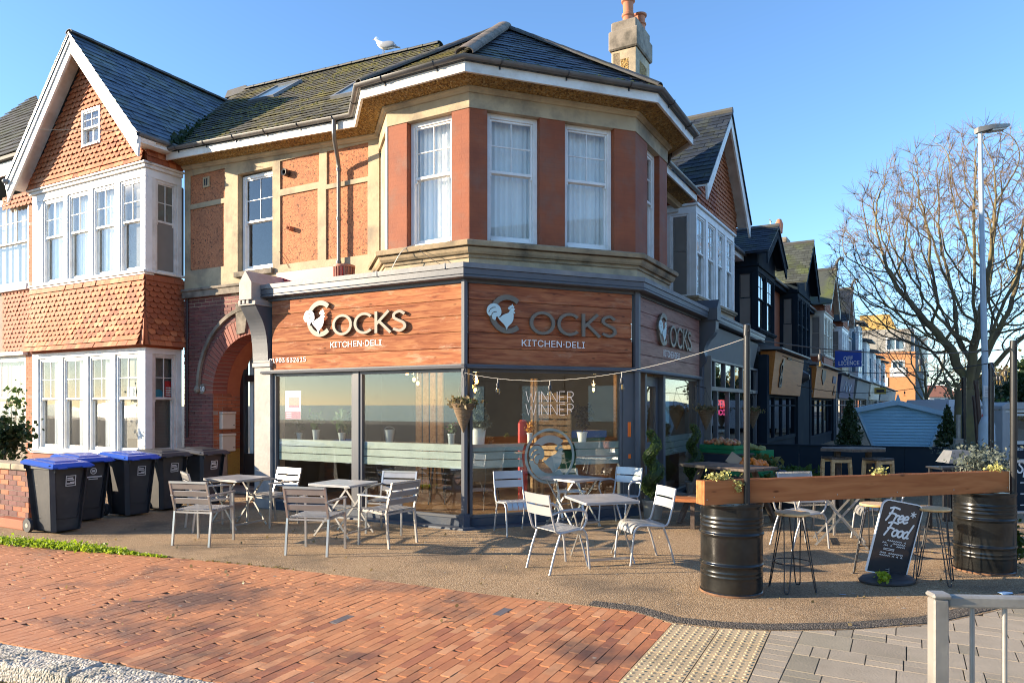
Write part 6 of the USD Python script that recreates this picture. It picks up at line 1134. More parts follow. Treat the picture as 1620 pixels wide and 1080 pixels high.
def flat_house(label, s, w, h, seed):
    t = thing('shop_house', label, 'house', fH.pt(s + 2, 0, 0)); e = s + w
    part(t, 'main_wall', fH.m(box(s, e, -5, -.6, 0, h)), 'far_white'); part(t, 'bay', fH.m(box(s + .3, s + 3.9, -.6, 0, 3.9, h - .15)), 'far_white'); part(t, 'bay_roof', fH.m(hull(np.array([[s - .05, -1.3, h + .42], [s + 4.2, -1.3, h + .42], [s - .1, .45, h], [s + 4.3, .45, h], [s - .1, .45, h - .12], [s + 4.3, .45, h - .12], [s - .05, -1.3, h]]))), 'ridge_dark'); part(t, 'parapet', fH.m(box(s - .03, e, -.7, -.5, h, h + .3)), 'far_white')
    fsd = Fr(fH.pt(s + .3, 0, 0)[:2], fH.n[:2], -fH.u[:2])
    for f, a, b in ((fH, s + .6, s + 1.7), (fH, s + 2.2, s + 3.4), (fsd, -.5, -.12)):
        w_ = part(t, 'window', cat(*[f.m(m) for m in (box(a, b, 0, .03, 4.3, 4.37), box(a, b, 0, .03, h - .75, h - .68), box(a, a + .06, 0, .03, 4.37, h - .75), box(b - .06, b, 0, .03, 4.37, h - .75), box(a + .06, b - .06, 0, .03, 5.2, 5.26))]), 'white_paint'); part(w_, 'pane', f.m(box(a + .06, b - .06, 0, .012, 4.37, h - .75)), 'flat_glass')
    return t
for i, (s, h) in enumerate(((43.2, 8.2), (51, 7.4), (59, 7.0), (67, 6.9), (75, 6.8))): flat_house(['white flat-fronted house with a tall pilaster wall, nearest of its terrace', 'white terrace house second in the flat-fronted row', 'white terrace house third in the flat-fronted row', 'white terrace house fourth in the flat-fronted row', 'white terrace house at the far end of the row'][i], s, 8, h, 200 + i)
# the far chimney with a leaning cowl, and an aerial
cx_, zc_ = 25.75, 11.3; t = thing('chimney_stack', 'square yellowish chimney with a crooked cowl behind the row', 'chimney', fH.pt(cx_, -2.7, 8)); part(t, 'stack', fH.m(cbox(cx_ - .5, cx_ + .5, -3.25, -2.2, 8, zc_ - .3, .04)), 'stone_trim'); part(t, 'stack_cap', fH.m(cbox(cx_ - .58, cx_ + .58, -3.33, -2.12, zc_ - .3, zc_, .03)), 'stone_grey')
part(t, 'cowl', cat(fH.m(tube([[cx_ - .1, -2.7, zc_], [cx_ - .1, -2.7, zc_ + .4], [cx_ + .12, -2.7, zc_ + .62], [cx_ + .3, -2.7, zc_ + .68]], [.16, .14, .14, .16], 10)), fH.m(tube([[cx_ + .3, -2.7, zc_ + .45], [cx_ + .36, -2.7, zc_ + 1.0], [cx_ + .38, -2.7, zc_ + 1.25]], [.20, .22, .12], 10))), 'terracotta', smooth=50)
t = thing('aerial', 'thin television aerial beside the crooked cowl', 'aerial', fH.pt(24.6, -2.9, 8)); part(t, 'mast', fH.m(tube([[24.6, -2.9, 8], [24.6, -2.9, 12.2]], .03, 6)), 'galv'); part(t, 'aerial_rod', fH.m(tube([[24.3, -2.9, 12.18], [24.95, -2.9, 12.18]], .025, 5)), 'galv')
# ------------------------------------------------------------------ shopfronts under them
fQ = FrQ(1.87 - .15); GQ0, GQ1 = dq2 + .62, 13.5
t = thing('grocery_front', 'grey shopfront with a sloping plain fascia above a row of small transom panes', 'shopfront', fQ.pt(10, 0, 0))
V = np.array([[u, v, z] for u in (GQ0 + .1, GQ1 - .2) for v, z in ((.02, 3.58), (-.14, 2.86), (-.3, 2.86), (-.3, 3.58))]); part(t, 'fascia_panel', fQ.m(hull(V)), 'shop_grey')
part(t, 'transom_frame', cat(*[fQ.m(m) for m in [cbox(GQ0, GQ1, -.16, -.04, 2.80, 2.86, .005), cbox(GQ0, GQ1, -.16, -.03, 2.12, 2.22, .005)] + [cbox(GQ0 + k * (GQ1 - GQ0) / 6 - .05, GQ0 + k * (GQ1 - GQ0) / 6 + .05, -.15, -.05, 2.22, 2.80, .005) for k in range(7)]]), 'frame_grey')
for k in range(6): part(t, 'transom_pane', fQ.m(box(GQ0 + k * (GQ1 - GQ0) / 6 + .05, GQ0 + (k + 1) * (GQ1 - GQ0) / 6 - .05, -.105, -.1, 2.22, 2.80)), 'glass_old')
part(t, 'shop_frame', cat(*[fQ.m(cbox(u - .05, u + .05, -.15, -.05, .15, 2.12, .005)) for u in np.linspace(GQ0 + .1, GQ1 - .1, 6)] + [fQ.m(cbox(GQ0, GQ1, -.3, -.02, 0, .3, .005))]), 'frame_grey')
us = np.linspace(GQ0 + .1, GQ1 - .1, 6)
for k in range(5): part(t, 'shop_pane', fQ.m(box(us[k] + .05, us[k + 1] - .05, -.105, -.1, .3, 2.12)), 'glass')
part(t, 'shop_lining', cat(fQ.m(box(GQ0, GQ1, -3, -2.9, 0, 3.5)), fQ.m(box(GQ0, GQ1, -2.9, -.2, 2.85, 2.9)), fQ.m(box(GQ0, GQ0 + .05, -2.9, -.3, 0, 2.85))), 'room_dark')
for k in range(4): part(t, 'shelf', fQ.m(box(GQ0 + .3, GQ1 - .3, -2.2, -1.9, .5 + k * .4, .53 + k * .4)), 'room_wood')
tn = thing('neon_sign', 'small red and pink neon OPEN sign in the grocery window', 'sign', fQ.pt(8.2, -.25, 1.6))
(ua, za), (ub, zb) = fQ.hit(1128, 632, -.22), fQ.hit(1147, 645, -.22); m = cloud_text('OPEN', za - zb, 1.0, True); w = np.ptp(m[0][:, 0]); part(tn, 'lettering', on_wall(fQ, (m[0] * [(ub - ua) / w, 1, 4], m[1]), ua, zb, -.22), 'neon_red')
(ua, za), (ub, zb) = fQ.hit(1126, 648, -.22), fQ.hit(1147, 656, -.22); m = cloud_text('COCO', za - zb, 1.0, True); w = np.ptp(m[0][:, 0]); part(tn, 'lettering', on_wall(fQ, (m[0] * [(ub - ua) / w, 1, 4], m[1]), ua, zb, -.22), 'neon_pink')
def console(fr, u, mat, label):
    t = thing('console_bracket', label, 'bracket', fr.pt(u, 0, 2.6)); P = smoothpath(np.array([[.02, 2.6, 0], [.10, 2.75, 0], [.05, 2.95, 0], [.12, 3.15, 0], [.28, 3.35, 0], [.30, 3.60, 0]]), 4)[:, :2]
    V, F = extr(Polygon([(-.2, 2.55)] + [tuple(a) for a in P] + [(-.2, 3.6)]), .26); part(t, 'scroll', fr.m((np.stack([V[:, 2] + u - .13, V[:, 0], V[:, 1]], 1), F)), mat); part(t, 'cap', fr.m(hull(np.array([[u - .17, -.2, 3.6], [u + .17, -.2, 3.6], [u - .17, .34, 3.6], [u + .17, .34, 3.6], [u - .17, -.2, 3.85], [u + .17, -.2, 3.85], [u - .17, .34, 3.85], [u + .17, .34, 3.85], [u, .34, 4.05], [u, -.2, 4.05]]))), mat); part(t, 'pilaster', fr.m(cbox(u - .2, u + .2, -.2, .04, 0, 2.6, .01)), mat)
console(fQ, GQ0 - .25, 'frame_grey', 'scrolled grey bracket between the cafe and the grocery'); console(fH, 4.6, 'navy_paint', 'scrolled navy bracket between the grocery and the first oak fascia')
VF = .72
def oak_shop(label, s0, s1, zf0, zf1, u0, u1, mat, frame, marks, door_side=True, vf=VF, glassn=4, zsill=.6):
    t = thing('shop_unit', label, 'shopfront', fH.pt((s0 + s1) / 2, vf, 0))
    part(t, 'pier', fH.m(cbox(s0, s0 + .35, vf - .4, vf + .05, 0, 3.3, .01)), frame); part(t, 'pier', fH.m(cbox(u1 + .1, s1, vf - .4, vf + .02, 0, 3.5, .01)), frame)
    V = np.array([[u, v, z] for u in (u0, u1) for v, z in ((vf + .10, zf0), (vf + .24, zf1), (vf - .2, zf0), (vf - .2, zf1))]); part(t, 'fascia_box', fH.m(hull(V)), mat)
    part(t, 'fascia_lead', fH.m(hull(np.array([[u, v, z] for u in (u0 - .15, u1 + .15) for v, z in ((vf + .45, zf1 + .04), (vf + .45, zf1 + .09), (vf - .4, zf1 + .25), (vf - .4, zf1 + .04))]))), 'lead'); part(t, 'shop_roof', fH.m(box(s0, s1, vf - 1.5, vf - .2, 3.4, 3.55)), 'lead')
    gl = np.linspace(s0 + .4, u1 + .05, glassn + 1); part(t, 'window_frame', cat(*[fH.m(cbox(g - .05, g + .05, vf - .16, vf - .06, zsill, zf0, .004)) for g in gl] + [fH.m(cbox(gl[0], gl[-1], vf - .16, vf - .05, zsill - .12, zsill, .004)), fH.m(cbox(gl[0], gl[-1], vf - .2, vf - .08, 0, zsill - .12, .004)), fH.m(cbox(gl[0], gl[-1], vf - .16, vf - .055, zf0 - .1, zf0, .004)), fH.m(cbox(gl[0], gl[-1], vf - .15, vf - .06, 1.75, 1.8, .003))]), frame)
    for k in range(glassn): part(t, 'pane', fH.m(box(gl[k] + .05, gl[k + 1] - .05, vf - .115, vf - .11, zsill, zf0 - .1)), 'glass_dark'); 
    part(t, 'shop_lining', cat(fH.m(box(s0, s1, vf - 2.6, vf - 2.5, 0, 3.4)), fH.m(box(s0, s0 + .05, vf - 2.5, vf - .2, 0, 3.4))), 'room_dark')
    for k in range(glassn - 1): part(t, 'shop_blind', fH.m(box(gl[k] + .2, gl[k] + .35, vf - .9, vf - .85, .6, 2.4)), 'curtain_dark' if k % 2 else 'ivory_wall')
    zc = lambda z: vf + .10 + (z - zf0) / (zf1 - zf0) * .14
    for poly, m in marks: part(t, 'fascia_mark', fH.m((lambda M_: (np.stack([M_[0][:, 0] + u0, M_[0][:, 1] + np.array([zc(z + zf0) for z in M_[0][:, 2]]), M_[0][:, 2] + zf0], 1), M_[1]))(wallx(poly, .0, .035))), m)
    return t
# oak fascia one: two outlined blots; oak fascia two: shield shapes; navy fascia
mk1 = [(Point(1.15, .80).buffer(.20).union(Point(1.3, 1.0).buffer(.12)).difference(Point(1.15, .80).buffer(.13)), 'iron_black'), (unary_union([Point(1.2 + dx, .42 + dz).buffer(.12) for dx in (-.1, .1) for dz in (-.08, .08)]).difference(Point(1.2, .42).buffer(.11)), 'iron_black'), (sbox(2.0, 1.15, 2.7, 1.22), 'iron_black')]
oak_shop('navy shopfront under the nearer blank oak fascia box', 4.7, 13.3, 2.12, 3.42, 5.0, 10.4, 'shop_oak', 'navy_paint', mk1, zsill=.75)
mk2 = [(Polygon([(1.6, 1.2), (2.7, 1.2), (2.75, .85), (2.2, .55), (1.6, .85)]), 'iron_black'), (stroke([ell(6.3, .35, .3, .16, 180, 360), [(6.3, .3), (6.3, .62)]], .08), 'iron_black'), (sbox(5.4, .72, 6.6, 1.05), 'sign_navy')]
oak_shop('navy shopfront under the farther oak fascia box with a shield', 13.3, 22.2, 2.10, 3.40, 13.8, 21.2, 'shop_oak', 'navy_paint', mk2, glassn=5, zsill=.5)
oak_shop('shop with a purple-blue fascia beyond the oak ones', 22.2, 31, 2.15, 3.35, 22.8, 30, 'sign_navy', 'frame_grey', [(stroke([[(1.5, .4), (2.2, .9), (2.9, .35), (3.6, .85), (4.4, .4), (5.3, .8)]], .07), 'label_white')], glassn=5)
oak_shop('grey shop with a small hexagon board, before the far fascia', 31, 42, 2.2, 3.35, 31.6, 41, 'shop_grey', 'stone_grey', [], glassn=5)
oak_shop('shop with a cream fascia at the far end of the row', 42, 54, 2.2, 3.4, 42.6, 53, 'cream_paint', 'shop_grey', [], glassn=5)
oak_shop('dim last shop before the apartment block', 54, 84, 2.2, 3.4, 55, 83, 'shop_grey', 'shop_grey', [], glassn=6)
# hanging signs
fX = Fr(fH.pt(23.0, .9, 0)[:2], fH.n[:2], -fH.u[:2]); t = thing('hanging_sign', 'bright blue hanging board reading OFF LICENCE', 'sign', fX.pt(0, 0, 3.4))
(ua, za), (ub, zb) = fX.hit(1321, 555), fX.hit(1363, 580); part(t, 'board', fX.m(cbox(ua, ub, -.06, 0, zb, za, .01)), 'sign_blue'); part(t, 'bracket', fX.m(bar([ua - .6, -.03, za - .05], [ua, -.03, za - .05], .03)), 'iron_black')
for txt, y, x0, x1, hpx in (('OFF', 570, 1334, 1349, 6.2), ('LICENCE', 577.5, 1326, 1359, 6.0)):
    a, b = fX.hit(x0, y), fX.hit(x1, y); m = cloud_text(txt, hpx / FPX * (fX.pt(a[0], 0, 0)[1]), 1.0, True); w = np.ptp(m[0][:, 0]); part(t, 'lettering', on_wall(fX, (m[0] * [(b[0] - a[0]) / w, 1, 4], m[1]), a[0], a[1], .002), 'sign_white')
fX2 = Fr(fH.pt(33, .9, 0)[:2], fH.n[:2], -fH.u[:2]); (ua, za), (ub, zb) = fX2.hit(1334, 614), fX2.hit(1350, 628); t = thing('hanging_sign', 'small yellow hexagonal hanging sign below the blue board', 'sign', fX2.pt(ua, 0, zb)); part(t, 'board', fX2.m(wallx(affinity.scale(Point((ua + ub) / 2, (za + zb) / 2).buffer((ub - ua) / 2, resolution=2), 1, (za - zb) / (ub - ua)), -.05, 0)), 'sign_yellow'); part(t, 'print', fX2.m(wallx(sbox(ua + .12, (za + zb) / 2 - .05, ub - .12, (za + zb) / 2 + .06), .001, .004)), 'iron_black'); part(t, 'bracket', fX2.m(bar([ua - .5, -.03, za + .02], [ua + .2, -.03, za + .02], .03)), 'iron_black')
fX3 = Fr(fH.pt(46, .9, 0)[:2], fH.n[:2], -fH.u[:2]); (ua, za), (ub, zb) = fX3.hit(1383, 613), fX3.hit(1402, 623); t = thing('hanging_sign', 'small yellow rectangular sign farther up the row', 'sign', fX3.pt(ua, 0, zb)); part(t, 'board', fX3.m(cbox(ua, ub, -.05, 0, zb, za, .01)), 'sign_yellow'); part(t, 'print', fX3.m(box(ua + .15, ub - .15, .001, .004, zb + .15, za - .15)), 'iron_black')
t = thing('alarm_horn', 'round black lamp on the navy pier between the oak fascias', 'lamp', fH.pt(11.4, VF + .2, 2.9)); part(t, 'shade', fH.m(mv(rot(lathe([(0, 0), (.1, .02), (.26, .26), (.26, .28), (.1, .06), (0, .04)], 16), (1, 0, 0), 90), 11.4, VF + .3, 2.85)), 'iron_black', smooth=40); part(t, 'arm', fH.m(tube([[11.4, VF, 2.95], [11.4, VF + .25, 2.9]], .03, 6)), 'iron_black')
solo('window_bag', 'small red bag in the window under the purple-blue fascia', 'bag', fH.m(cbox(24.6, 25.5, VF - .5, VF - .2, .75, 1.15, .06)), 'sign_red')
# ------------------------------------------------------------------ cafe furniture
rng = np.random.default_rng(19)
def slat_chair_local(t):
    """square-tube armchair with slatted seat and back; faces +x, feet at z=0"""
    w, d, sh, bh, ah = .265, .25, .445, .83, .645; s = .026
    for sy in (-1, 1):
        part(t, 'leg', cat(bar([d, sy * w, 0], [d - .015, sy * w, ah - .01], s)), 'steel', local=True)
        part(t, 'leg', cat(bar([-d - .02, sy * w, 0], [-d + .03, sy * w, sh], s)), 'steel', local=True)
        part(t, 'back_post', bar([-d + .03, sy * (w - .003), sh - .01], [-d - .075, sy * (w - .003), bh], s), 'steel', local=True)
        part(t, 'armrest', cbox(-d - .04, d + .02, sy * w - .02, sy * w + .02, ah - .012, ah + .012, .005), 'steel', local=True)
        part(t, 'seat_rail', bar([-d + .03, sy * (w - .02), sh - .02], [d - .01, sy * (w - .02), sh], .02, .028), 'steel', local=True)
    for x in (d - .015, -d + .03): part(t, 'cross_rail', bar([x, -w, sh - .02], [x, w, sh - .02], .022), 'steel', local=True)
    for k in range(6): x = -d + .065 + k * .076; part(t, 'seat_slat', cbox(x - .031, x + .031, -w + .012, w - .012, sh + .0 + .004 * k / 6, sh + .016 + .004 * k / 6, .004), 'steel_slat', local=True)
    for k in range(3):
        z = sh + .13 + k * .095; x = -d + .03 - .105 * (z - sh) / (bh - sh); part(t, 'back_slat', rot(cbox(x - .009, x + .009, -w + .012, w - .012, z - .038, z + .038, .004), (0, 1, 0), -15, (x, 0, z)), 'steel_slat', local=True)
    part(t, 'top_rail', bar([-d - .075, -w, bh - .012], [-d - .075, w, bh - .012], .026), 'steel', local=True)
def tube_chair_local(t, arms):
    """rounded aluminium garden chair: bent tube sides, curved slatted seat, two back boards; faces +x"""
    w = .215; sh = .45; r = .0125
    for sy in (-1, 1):
        y = sy * w
        part(t, 'side_frame', tube(smoothpath(np.array([[.27, y, 0], [.235, y, .30], [.215, y, .39], [.165, y, .437], [.05, y, .44], [-.12, y, .425], [-.185, y, .445], [-.215, y, .51], [-.255, y, .66], [-.29, y, .845]]), 4), r, 8), 'alu_paint', smooth=60, local=True)
        part(t, 'leg', tube([[-.13, y, .425], [-.20, y, .25], [-.275, y, 0]], r, 8), 'alu_paint', smooth=60, local=True)
        if arms: part(t, 'arm_loop', tube(smoothpath(np.array([[-.25, y * 1.02, .63], [-.16, y * 1.12, .66], [.06, y * 1.17, .665], [.17, y * 1.17, .64], [.20, y * 1.15, .56], [.17, y * 1.08, .47], [.13, y * 1.0, .435]]), 5), r, 8), 'alu_paint', smooth=60, local=True); part(t, 'arm_pad', rot(cbox(-.15, .13, y * 1.15 - .018, y * 1.15 + .018, .668, .684, .006), (0, 1, 0), -1), 'alu_paint', local=True)
    prof = smoothpath(np.array([[.245, .36, 0], [.232, .405, 0], [.19, .45, 0], [.10, .455, 0], [-.05, .437, 0], [-.16, .44, 0]]), 5)[:, :2]
    for k in range(5):
        y0 = -w + .016 + k * (2 * w - .032) / 5 + .004; y1 = y0 + (2 * w - .032) / 5 - .008; n = len(prof)
        V = np.array([[x, y, z + o] for o in (.006, -.006) for y in (y0, y1) for x, z in prof]); F = []
        for i in range(n - 1): F += [[i, i + 1, n + i + 1], [i, n + i + 1, n + i], [2*n + i, 3*n + i + 1, 2*n + i + 1], [2*n + i, 3*n + i, 3*n + i + 1], [i, 2*n + i, 2*n + i + 1], [i, 2*n + i + 1, i + 1], [n + i, n + i + 1, 3*n + i + 1], [n + i, 3*n + i + 1, 3*n + i]]
        F += [[0, n, 3*n], [0, 3*n, 2*n], [n-1, 3*n-1, 4*n-1], [n-1, 4*n-1, 2*n-1]]
        part(t, 'seat_slat', (V, np.array(F)), 'alu_paint', smooth=30, local=True)
    for z0, z1 in ((.615, .715), (.735, .845)):
        zm = (z0 + z1) / 2; x = -.25 - (zm - .64) * .19; a = np.linspace(-1, 1, 9)
        V = np.array([[x - .010 - .018 * (1 - yy * yy) + o - (zz - zm) * .19, yy * (w + .012), zz] for o in (0, .012) for zz in (z0, z1) for yy in a]); F = []; n = 9
        for i in range(n - 1): F += [[i, i+1, n+i+1], [i, n+i+1, n+i], [2*n+i, 3*n+i+1, 2*n+i+1], [2*n+i, 3*n+i, 3*n+i+1], [i, 2*n+i, 2*n+i+1], [i, 2*n+i+1, i+1], [n+i, n+i+1, 3*n+i+1], [n+i, 3*n+i+1, 3*n+i]]
        F += [[0, n, 3*n], [0, 3*n, 2*n], [n-1, 3*n-1, 4*n-1], [n-1, 4*n-1, 2*n-1]]
        part(t, 'back_board', (V, np.array(F)), 'alu_paint', smooth=40, local=True)
def table_local(t, lx, ly, h=.72):
    """folding table: thin steel top with a turned-down lip on two crossed leg frames"""
    part(t, 'tabletop', extr_round(lx, ly, .03, h - .012, h), 'table_top', local=True)
    part(t, 'top_lip', cat(*[cbox(*a, h - .032, h - .012, .002) for a in ((-lx/2 + .01, lx/2 - .01, -ly/2 + .008, -ly/2 + .014), (-lx/2 + .01, lx/2 - .01, ly/2 - .014, ly/2 - .008), (-lx/2 + .008, -lx/2 + .014, -ly/2 + .014, ly/2 - .014), (lx/2 - .014, lx/2 - .008, -ly/2 + .014, ly/2 - .014))]), 'table_top', local=True, kind='stuff')
    for i, sy in enumerate((-1, 1)):
        y = sy * (ly / 2 - .06)
        for sx in (-1, 1): part(t, 'leg', bar([sx * (lx / 2 - .06), y + sy * .012 * sx, 0], [-sx * (lx / 2 - .10), y + sy * .012 * sx, h - .03], .012, .026), 'steel', local=True)
    for sx in (-1, 1): part(t, 'stretcher', bar([sx * (lx / 2 - .085), -ly / 2 + .06, .07], [sx * (lx / 2 - .085), ly / 2 - .06, .07], .012, .026), 'steel', local=True)
    part(t, 'hinge_bar', tube([[0, -ly / 2 + .05, h / 2 - .015], [0, ly / 2 - .05, h / 2 - .015]], .007, 6), 'steel', local=True)
def extr_round(lx, ly, r, z0, z1): return mv(extr(sbox(-lx/2 + r, -ly/2 + r, lx/2 - r, ly/2 - r).buffer(r, resolution=5), z1 - z0), 0, 0, z0)
def heading(fx, fy): return math.degrees(math.atan2(fy, fx))
def quadpos(pts, z):
    g = np.array([gnd(x, y, z)[:2] for x, y in pts]); return g
# tables from the corners of their tops in the picture
TBL = [('table_a', [(321, 759.5), (376, 747), (426, 750), (375, 763.5)], 'grey folding table nearest the bins on the left'), ('table_b', [(486, 767.5), (535, 755), (602, 758), (547, 771.5)], 'grey folding table in front of the two-pane sunny window'),
       ('table_c', [(863, 756), (905, 749.5), (949, 753.5), (905, 761)], 'grey folding table close to the window with the emblem'), ('table_d', [(891.6, 781.5), (963, 778), (1019.5, 793), (932, 798)], 'grey folding table nearest the camera in front of the splayed window')]
TP = {}; protoT = None
for nm, pts, lab in TBL:
    g = quadpos(pts, .72); c = g.mean(0); e1 = (g[3] - g[0] + g[2] - g[1]) / 2; e2 = (g[1] - g[0] + g[2] - g[3]) / 2; TP[nm] = c; rz = heading(*e1)
    if protoT is None: protoT = thing('folding_table', lab, 'table', (c[0], c[1], 0), rz, 'folding tables outside the cafe'); table_local(protoT, .72, .66)
    else: dup(protoT, (c[0], c[1], 0), rz, lab)
def footcentre(pts): return np.array([gnd(x, y)[:2] for x, y in pts]).mean(0)
CH = {}
def put_chair(kind, label, c, fwd, group='chairs around the folding tables'):
    rz = heading(*fwd)
    if kind not in CH:
        CH[kind] = thing({'slat': 'slatted_armchair', 'tube': 'bistro_chair', 'arm': 'bistro_armchair'}[kind], label, 'chair', (c[0], c[1], 0), rz, group)
        slat_chair_local(CH[kind]) if kind == 'slat' else tube_chair_local(CH[kind], kind == 'arm')
    else: dup(CH[kind], (c[0], c[1], 0), rz, label)
A_, B2_, C_, D_ = (TP[k] for k in ('table_a', 'table_b', 'table_c', 'table_d'))
c = footcentre([(282, 862), (317, 867), (325, 849), (365.5, 852.7)]); put_chair('slat', 'slatted steel armchair with its back to the road at the leftmost table', c, np.array(gnd(345, 851)[:2]) - np.array(gnd(299.5, 864.5)[:2]))
c = footcentre([(294, 840)]) + [.22, .25]; put_chair('slat', 'slatted steel armchair half hidden between the bins and the leftmost table', c, A_ - c)
c = footcentre([(434.6, 833), (397.6, 830)]); put_chair('slat', 'slatted steel armchair against the shop wall right of the leftmost table', c + [.08, .18], np.array([-.55, -.83]))
c = footcentre([(458.7, 879), (504.7, 882), (544, 866), (493.6, 862)]); put_chair('slat', 'slatted steel armchair nearest the road, back to the camera', c, np.array(gnd(519, 864)[:2]) - np.array(gnd(481.7, 880.5)[:2]))
c = footcentre([(619, 867.5), (652, 857.5), (572, 862), (609, 850)]); put_chair('slat', 'slatted steel armchair right of the table by the sunny window, facing left', c, np.array(gnd(590, 856)[:2]) - np.array(gnd(636, 862.5)[:2]))
c = footcentre([(596, 846), (632, 843)]); put_chair('slat', 'slatted steel armchair behind the table by the sunny window, facing the road', c + [.0, .22], np.array([-.25, -.97]))
c = footcentre([(788.6, 838), (812, 849.6), (854.6, 846)]); put_chair('tube', 'armless grey bistro chair left of the emblem on the window', c + [-.03, .1], np.array([.35, -.94]))
c = footcentre([(837, 894.5), (865, 912), (903, 888), (927, 899.5)]); put_chair('arm', 'grey bistro armchair nearest the camera with its back to the road', c, np.array(gnd(915, 893)[:2]) - np.array(gnd(851, 903)[:2]))
c = footcentre([(976, 882), (1001.5, 894.6), (1032, 877), (1065.7, 892)]); put_chair('tube', 'armless grey bistro chair facing left beside the spiral topiary', c, np.array(gnd(988, 888)[:2]) - np.array(gnd(1049, 884)[:2]))
c = footcentre([(969, 841), (1008, 820)]); put_chair('arm', 'grey bistro armchair with looped arms beside the door post', c + [-.08, .0], np.array([-.6, -.8]))
# folded white step chair behind table C
t = thing('white_folding_chair', 'white wooden folding chair standing behind the small table at the emblem', 'chair', (*(C_ + [.0, .62]), 0), -75)
for y in (-.2, .2): part(t, 'leg', bar([-.2, y, 0], [.12, y, .45], .03), 'white_paint', local=True); part(t, 'leg', bar([.22, y * .9, 0], [-.18, y * .9, .78], .03), 'white_paint', local=True)
for k in range(4): part(t, 'seat_slat', cbox(-.16 + k * .09, -.08 + k * .09, -.21, .21, .44, .455, .003), 'white_paint', local=True)
for k in range(2): part(t, 'back_slat', cbox(-.165 - k * .03, -.15 - k * .03, -.18, .18, .62 + k * .09, .69 + k * .09, .003), 'white_paint', local=True)
# the far table and chairs beyond the planter beam
cE = np.array(gnd(1330, 862)[:2]) + [.05, .15]; dup(protoT, (cE[0], cE[1], 0), -20, 'grey folding table behind the long timber planter')
put_chair('arm', 'grey bistro armchair behind the planter, left of the bar stools', footcentre([(1215, 865), (1261.7, 871.7), (1300, 869)]) + [.12, .18], np.array([.85, .25]))
put_chair('tube', 'armless grey bistro chair behind the planter facing its table from the right', cE + [.55, .1], np.array([-.9, .2])); put_chair('slat', 'slatted steel armchair on the far side of the table behind the planter', cE + [-.12, .75], np.array([.15, -.95]))
# ------------------------------------------------------------------ oil drums, planter beam and posts
def drum(loc, label, first=None):
    if first is not None: return dup(first, loc, 40, label)
    t = thing('oil_drum', label, 'drum', loc, 0, 'black oil drums carrying the planter'); R = .29; P = [(0, 0), (R - .012, 0), (R + .006, .004), (R + .006, .022), (R - .002, .03)]
    for z in np.linspace(.04, .82, 157):
        b = sum(a * math.exp(-((z - c) / s) ** 2) for c, s, a in ((.285, .014, .014), (.575, .014, .014), (.645, .012, .006), (.685, .012, .006), (.725, .012, .006), (.215, .012, .004), (.175, .012, .004))); P.append((R + b, z))
    P += [(R + .006, .835), (R + .010, .85), (R + .006, .865), (R - .01, .866), (R - .014, .85), (0, .85)]
    part(t, 'drum_body', lathe(P, 56), 'iron_barrel', smooth=40, local=True); part(t, 'rust_ring', lathe([(R + .007, .0), (R + .009, .004), (R + .009, .016), (R + .007, .02)], 48), 'rust', local=True); part(t, 'bung', mv(lathe([(0, 0), (.03, 0), (.03, .012), (0, .012)], 12), .18, .05, .85), 'galv', local=True); return t
D1 = np.array([*(gnd(1157, 946)[:2] * 1.042), 0]); D2 = np.array([*(gnd(1557, 911)[:2] * 1.038), 0])
d1 = drum(D1, 'scuffed black oil drum under the left end of the timber planter'); drum(D2, 'glossy black oil drum under the right end of the timber planter', d1)
bdir = (D2 - D1)[:2] / np.linalg.norm((D2 - D1)[:2]); bnorm = np.array([bdir[1], -bdir[0]]); fBm = Fr(D1[:2] + bnorm * .20, bdir, bnorm); BL = np.linalg.norm((D2 - D1)[:2])
bu0, bu1 = fBm.hit(1114, 780)[0], fBm.hit(1597, 770)[0]; bz = .868
t = thing('planter_trough', 'long brown timber planter laid across the two oil drums', 'planter', fBm.pt((bu0 + bu1) / 2, -.15, bz))
part(t, 'front_board', fBm.m(cbox(bu0, bu1, -.035, 0, bz, bz + .225, .005)), 'beam_wood'); part(t, 'back_board', fBm.m(cbox(bu0, bu1, -.15, -.12, bz, bz + .22, .005)), 'beam_wood'); part(t, 'base_board', fBm.m(cbox(bu0 + .03, bu1 - .03, -.12, -.035, bz + .0, bz + .03, .005)), 'beam_wood')
for u in (bu0, bu1 - .035): part(t, 'end_board', fBm.m(cbox(u - .002, u + .035, -.12, -.036, bz, bz + .222, .005)), 'beam_wood')
part(t, 'soil', fBm.m(box(bu0 + .04, bu1 - .04, -.118, -.04, bz + .03, bz + .16)), 'soil')
for k in range(6): part(t, 'screw', fBm.m(mv(rot(lathe([(0, 0), (.006, 0), (.006, .004), (0, .004)], 8), (1, 0, 0), -90), bu0 + .03 + k * (bu1 - bu0 - .06) / 5, 0, bz + .05)), 'galv')
for i, (x, sp, n) in enumerate(((1146, .12, 190), (1400, .05, 60), (1585, .07, 120))):
    u = fBm.hit(x, 760)[0]; C = np.array([fBm.pt(u + rng.normal() * sp * .6, -.10 + rng.normal() * .04 + .03, bz + .225 + abs(rng.normal()) * .035) for _ in range(n)])
    if i == 0: C = np.vstack([C, np.array([fBm.pt(fBm.hit(1165, 770)[0] + rng.normal() * .025, .02 + abs(rng.normal()) * .02, bz + .23 - rng.uniform(0, .11)) for _ in range(60)])])
    solo('planter_ivy', ['pale variegated ivy trailing over the left end of the timber planter', 'small yellow tuft showing over the middle of the timber planter', 'yellow and white tuft at the right end of the timber planter'][i], 'plant', leaves(C, .024, rng, .5, 1.2), 'leaf_yellow', kind=None)
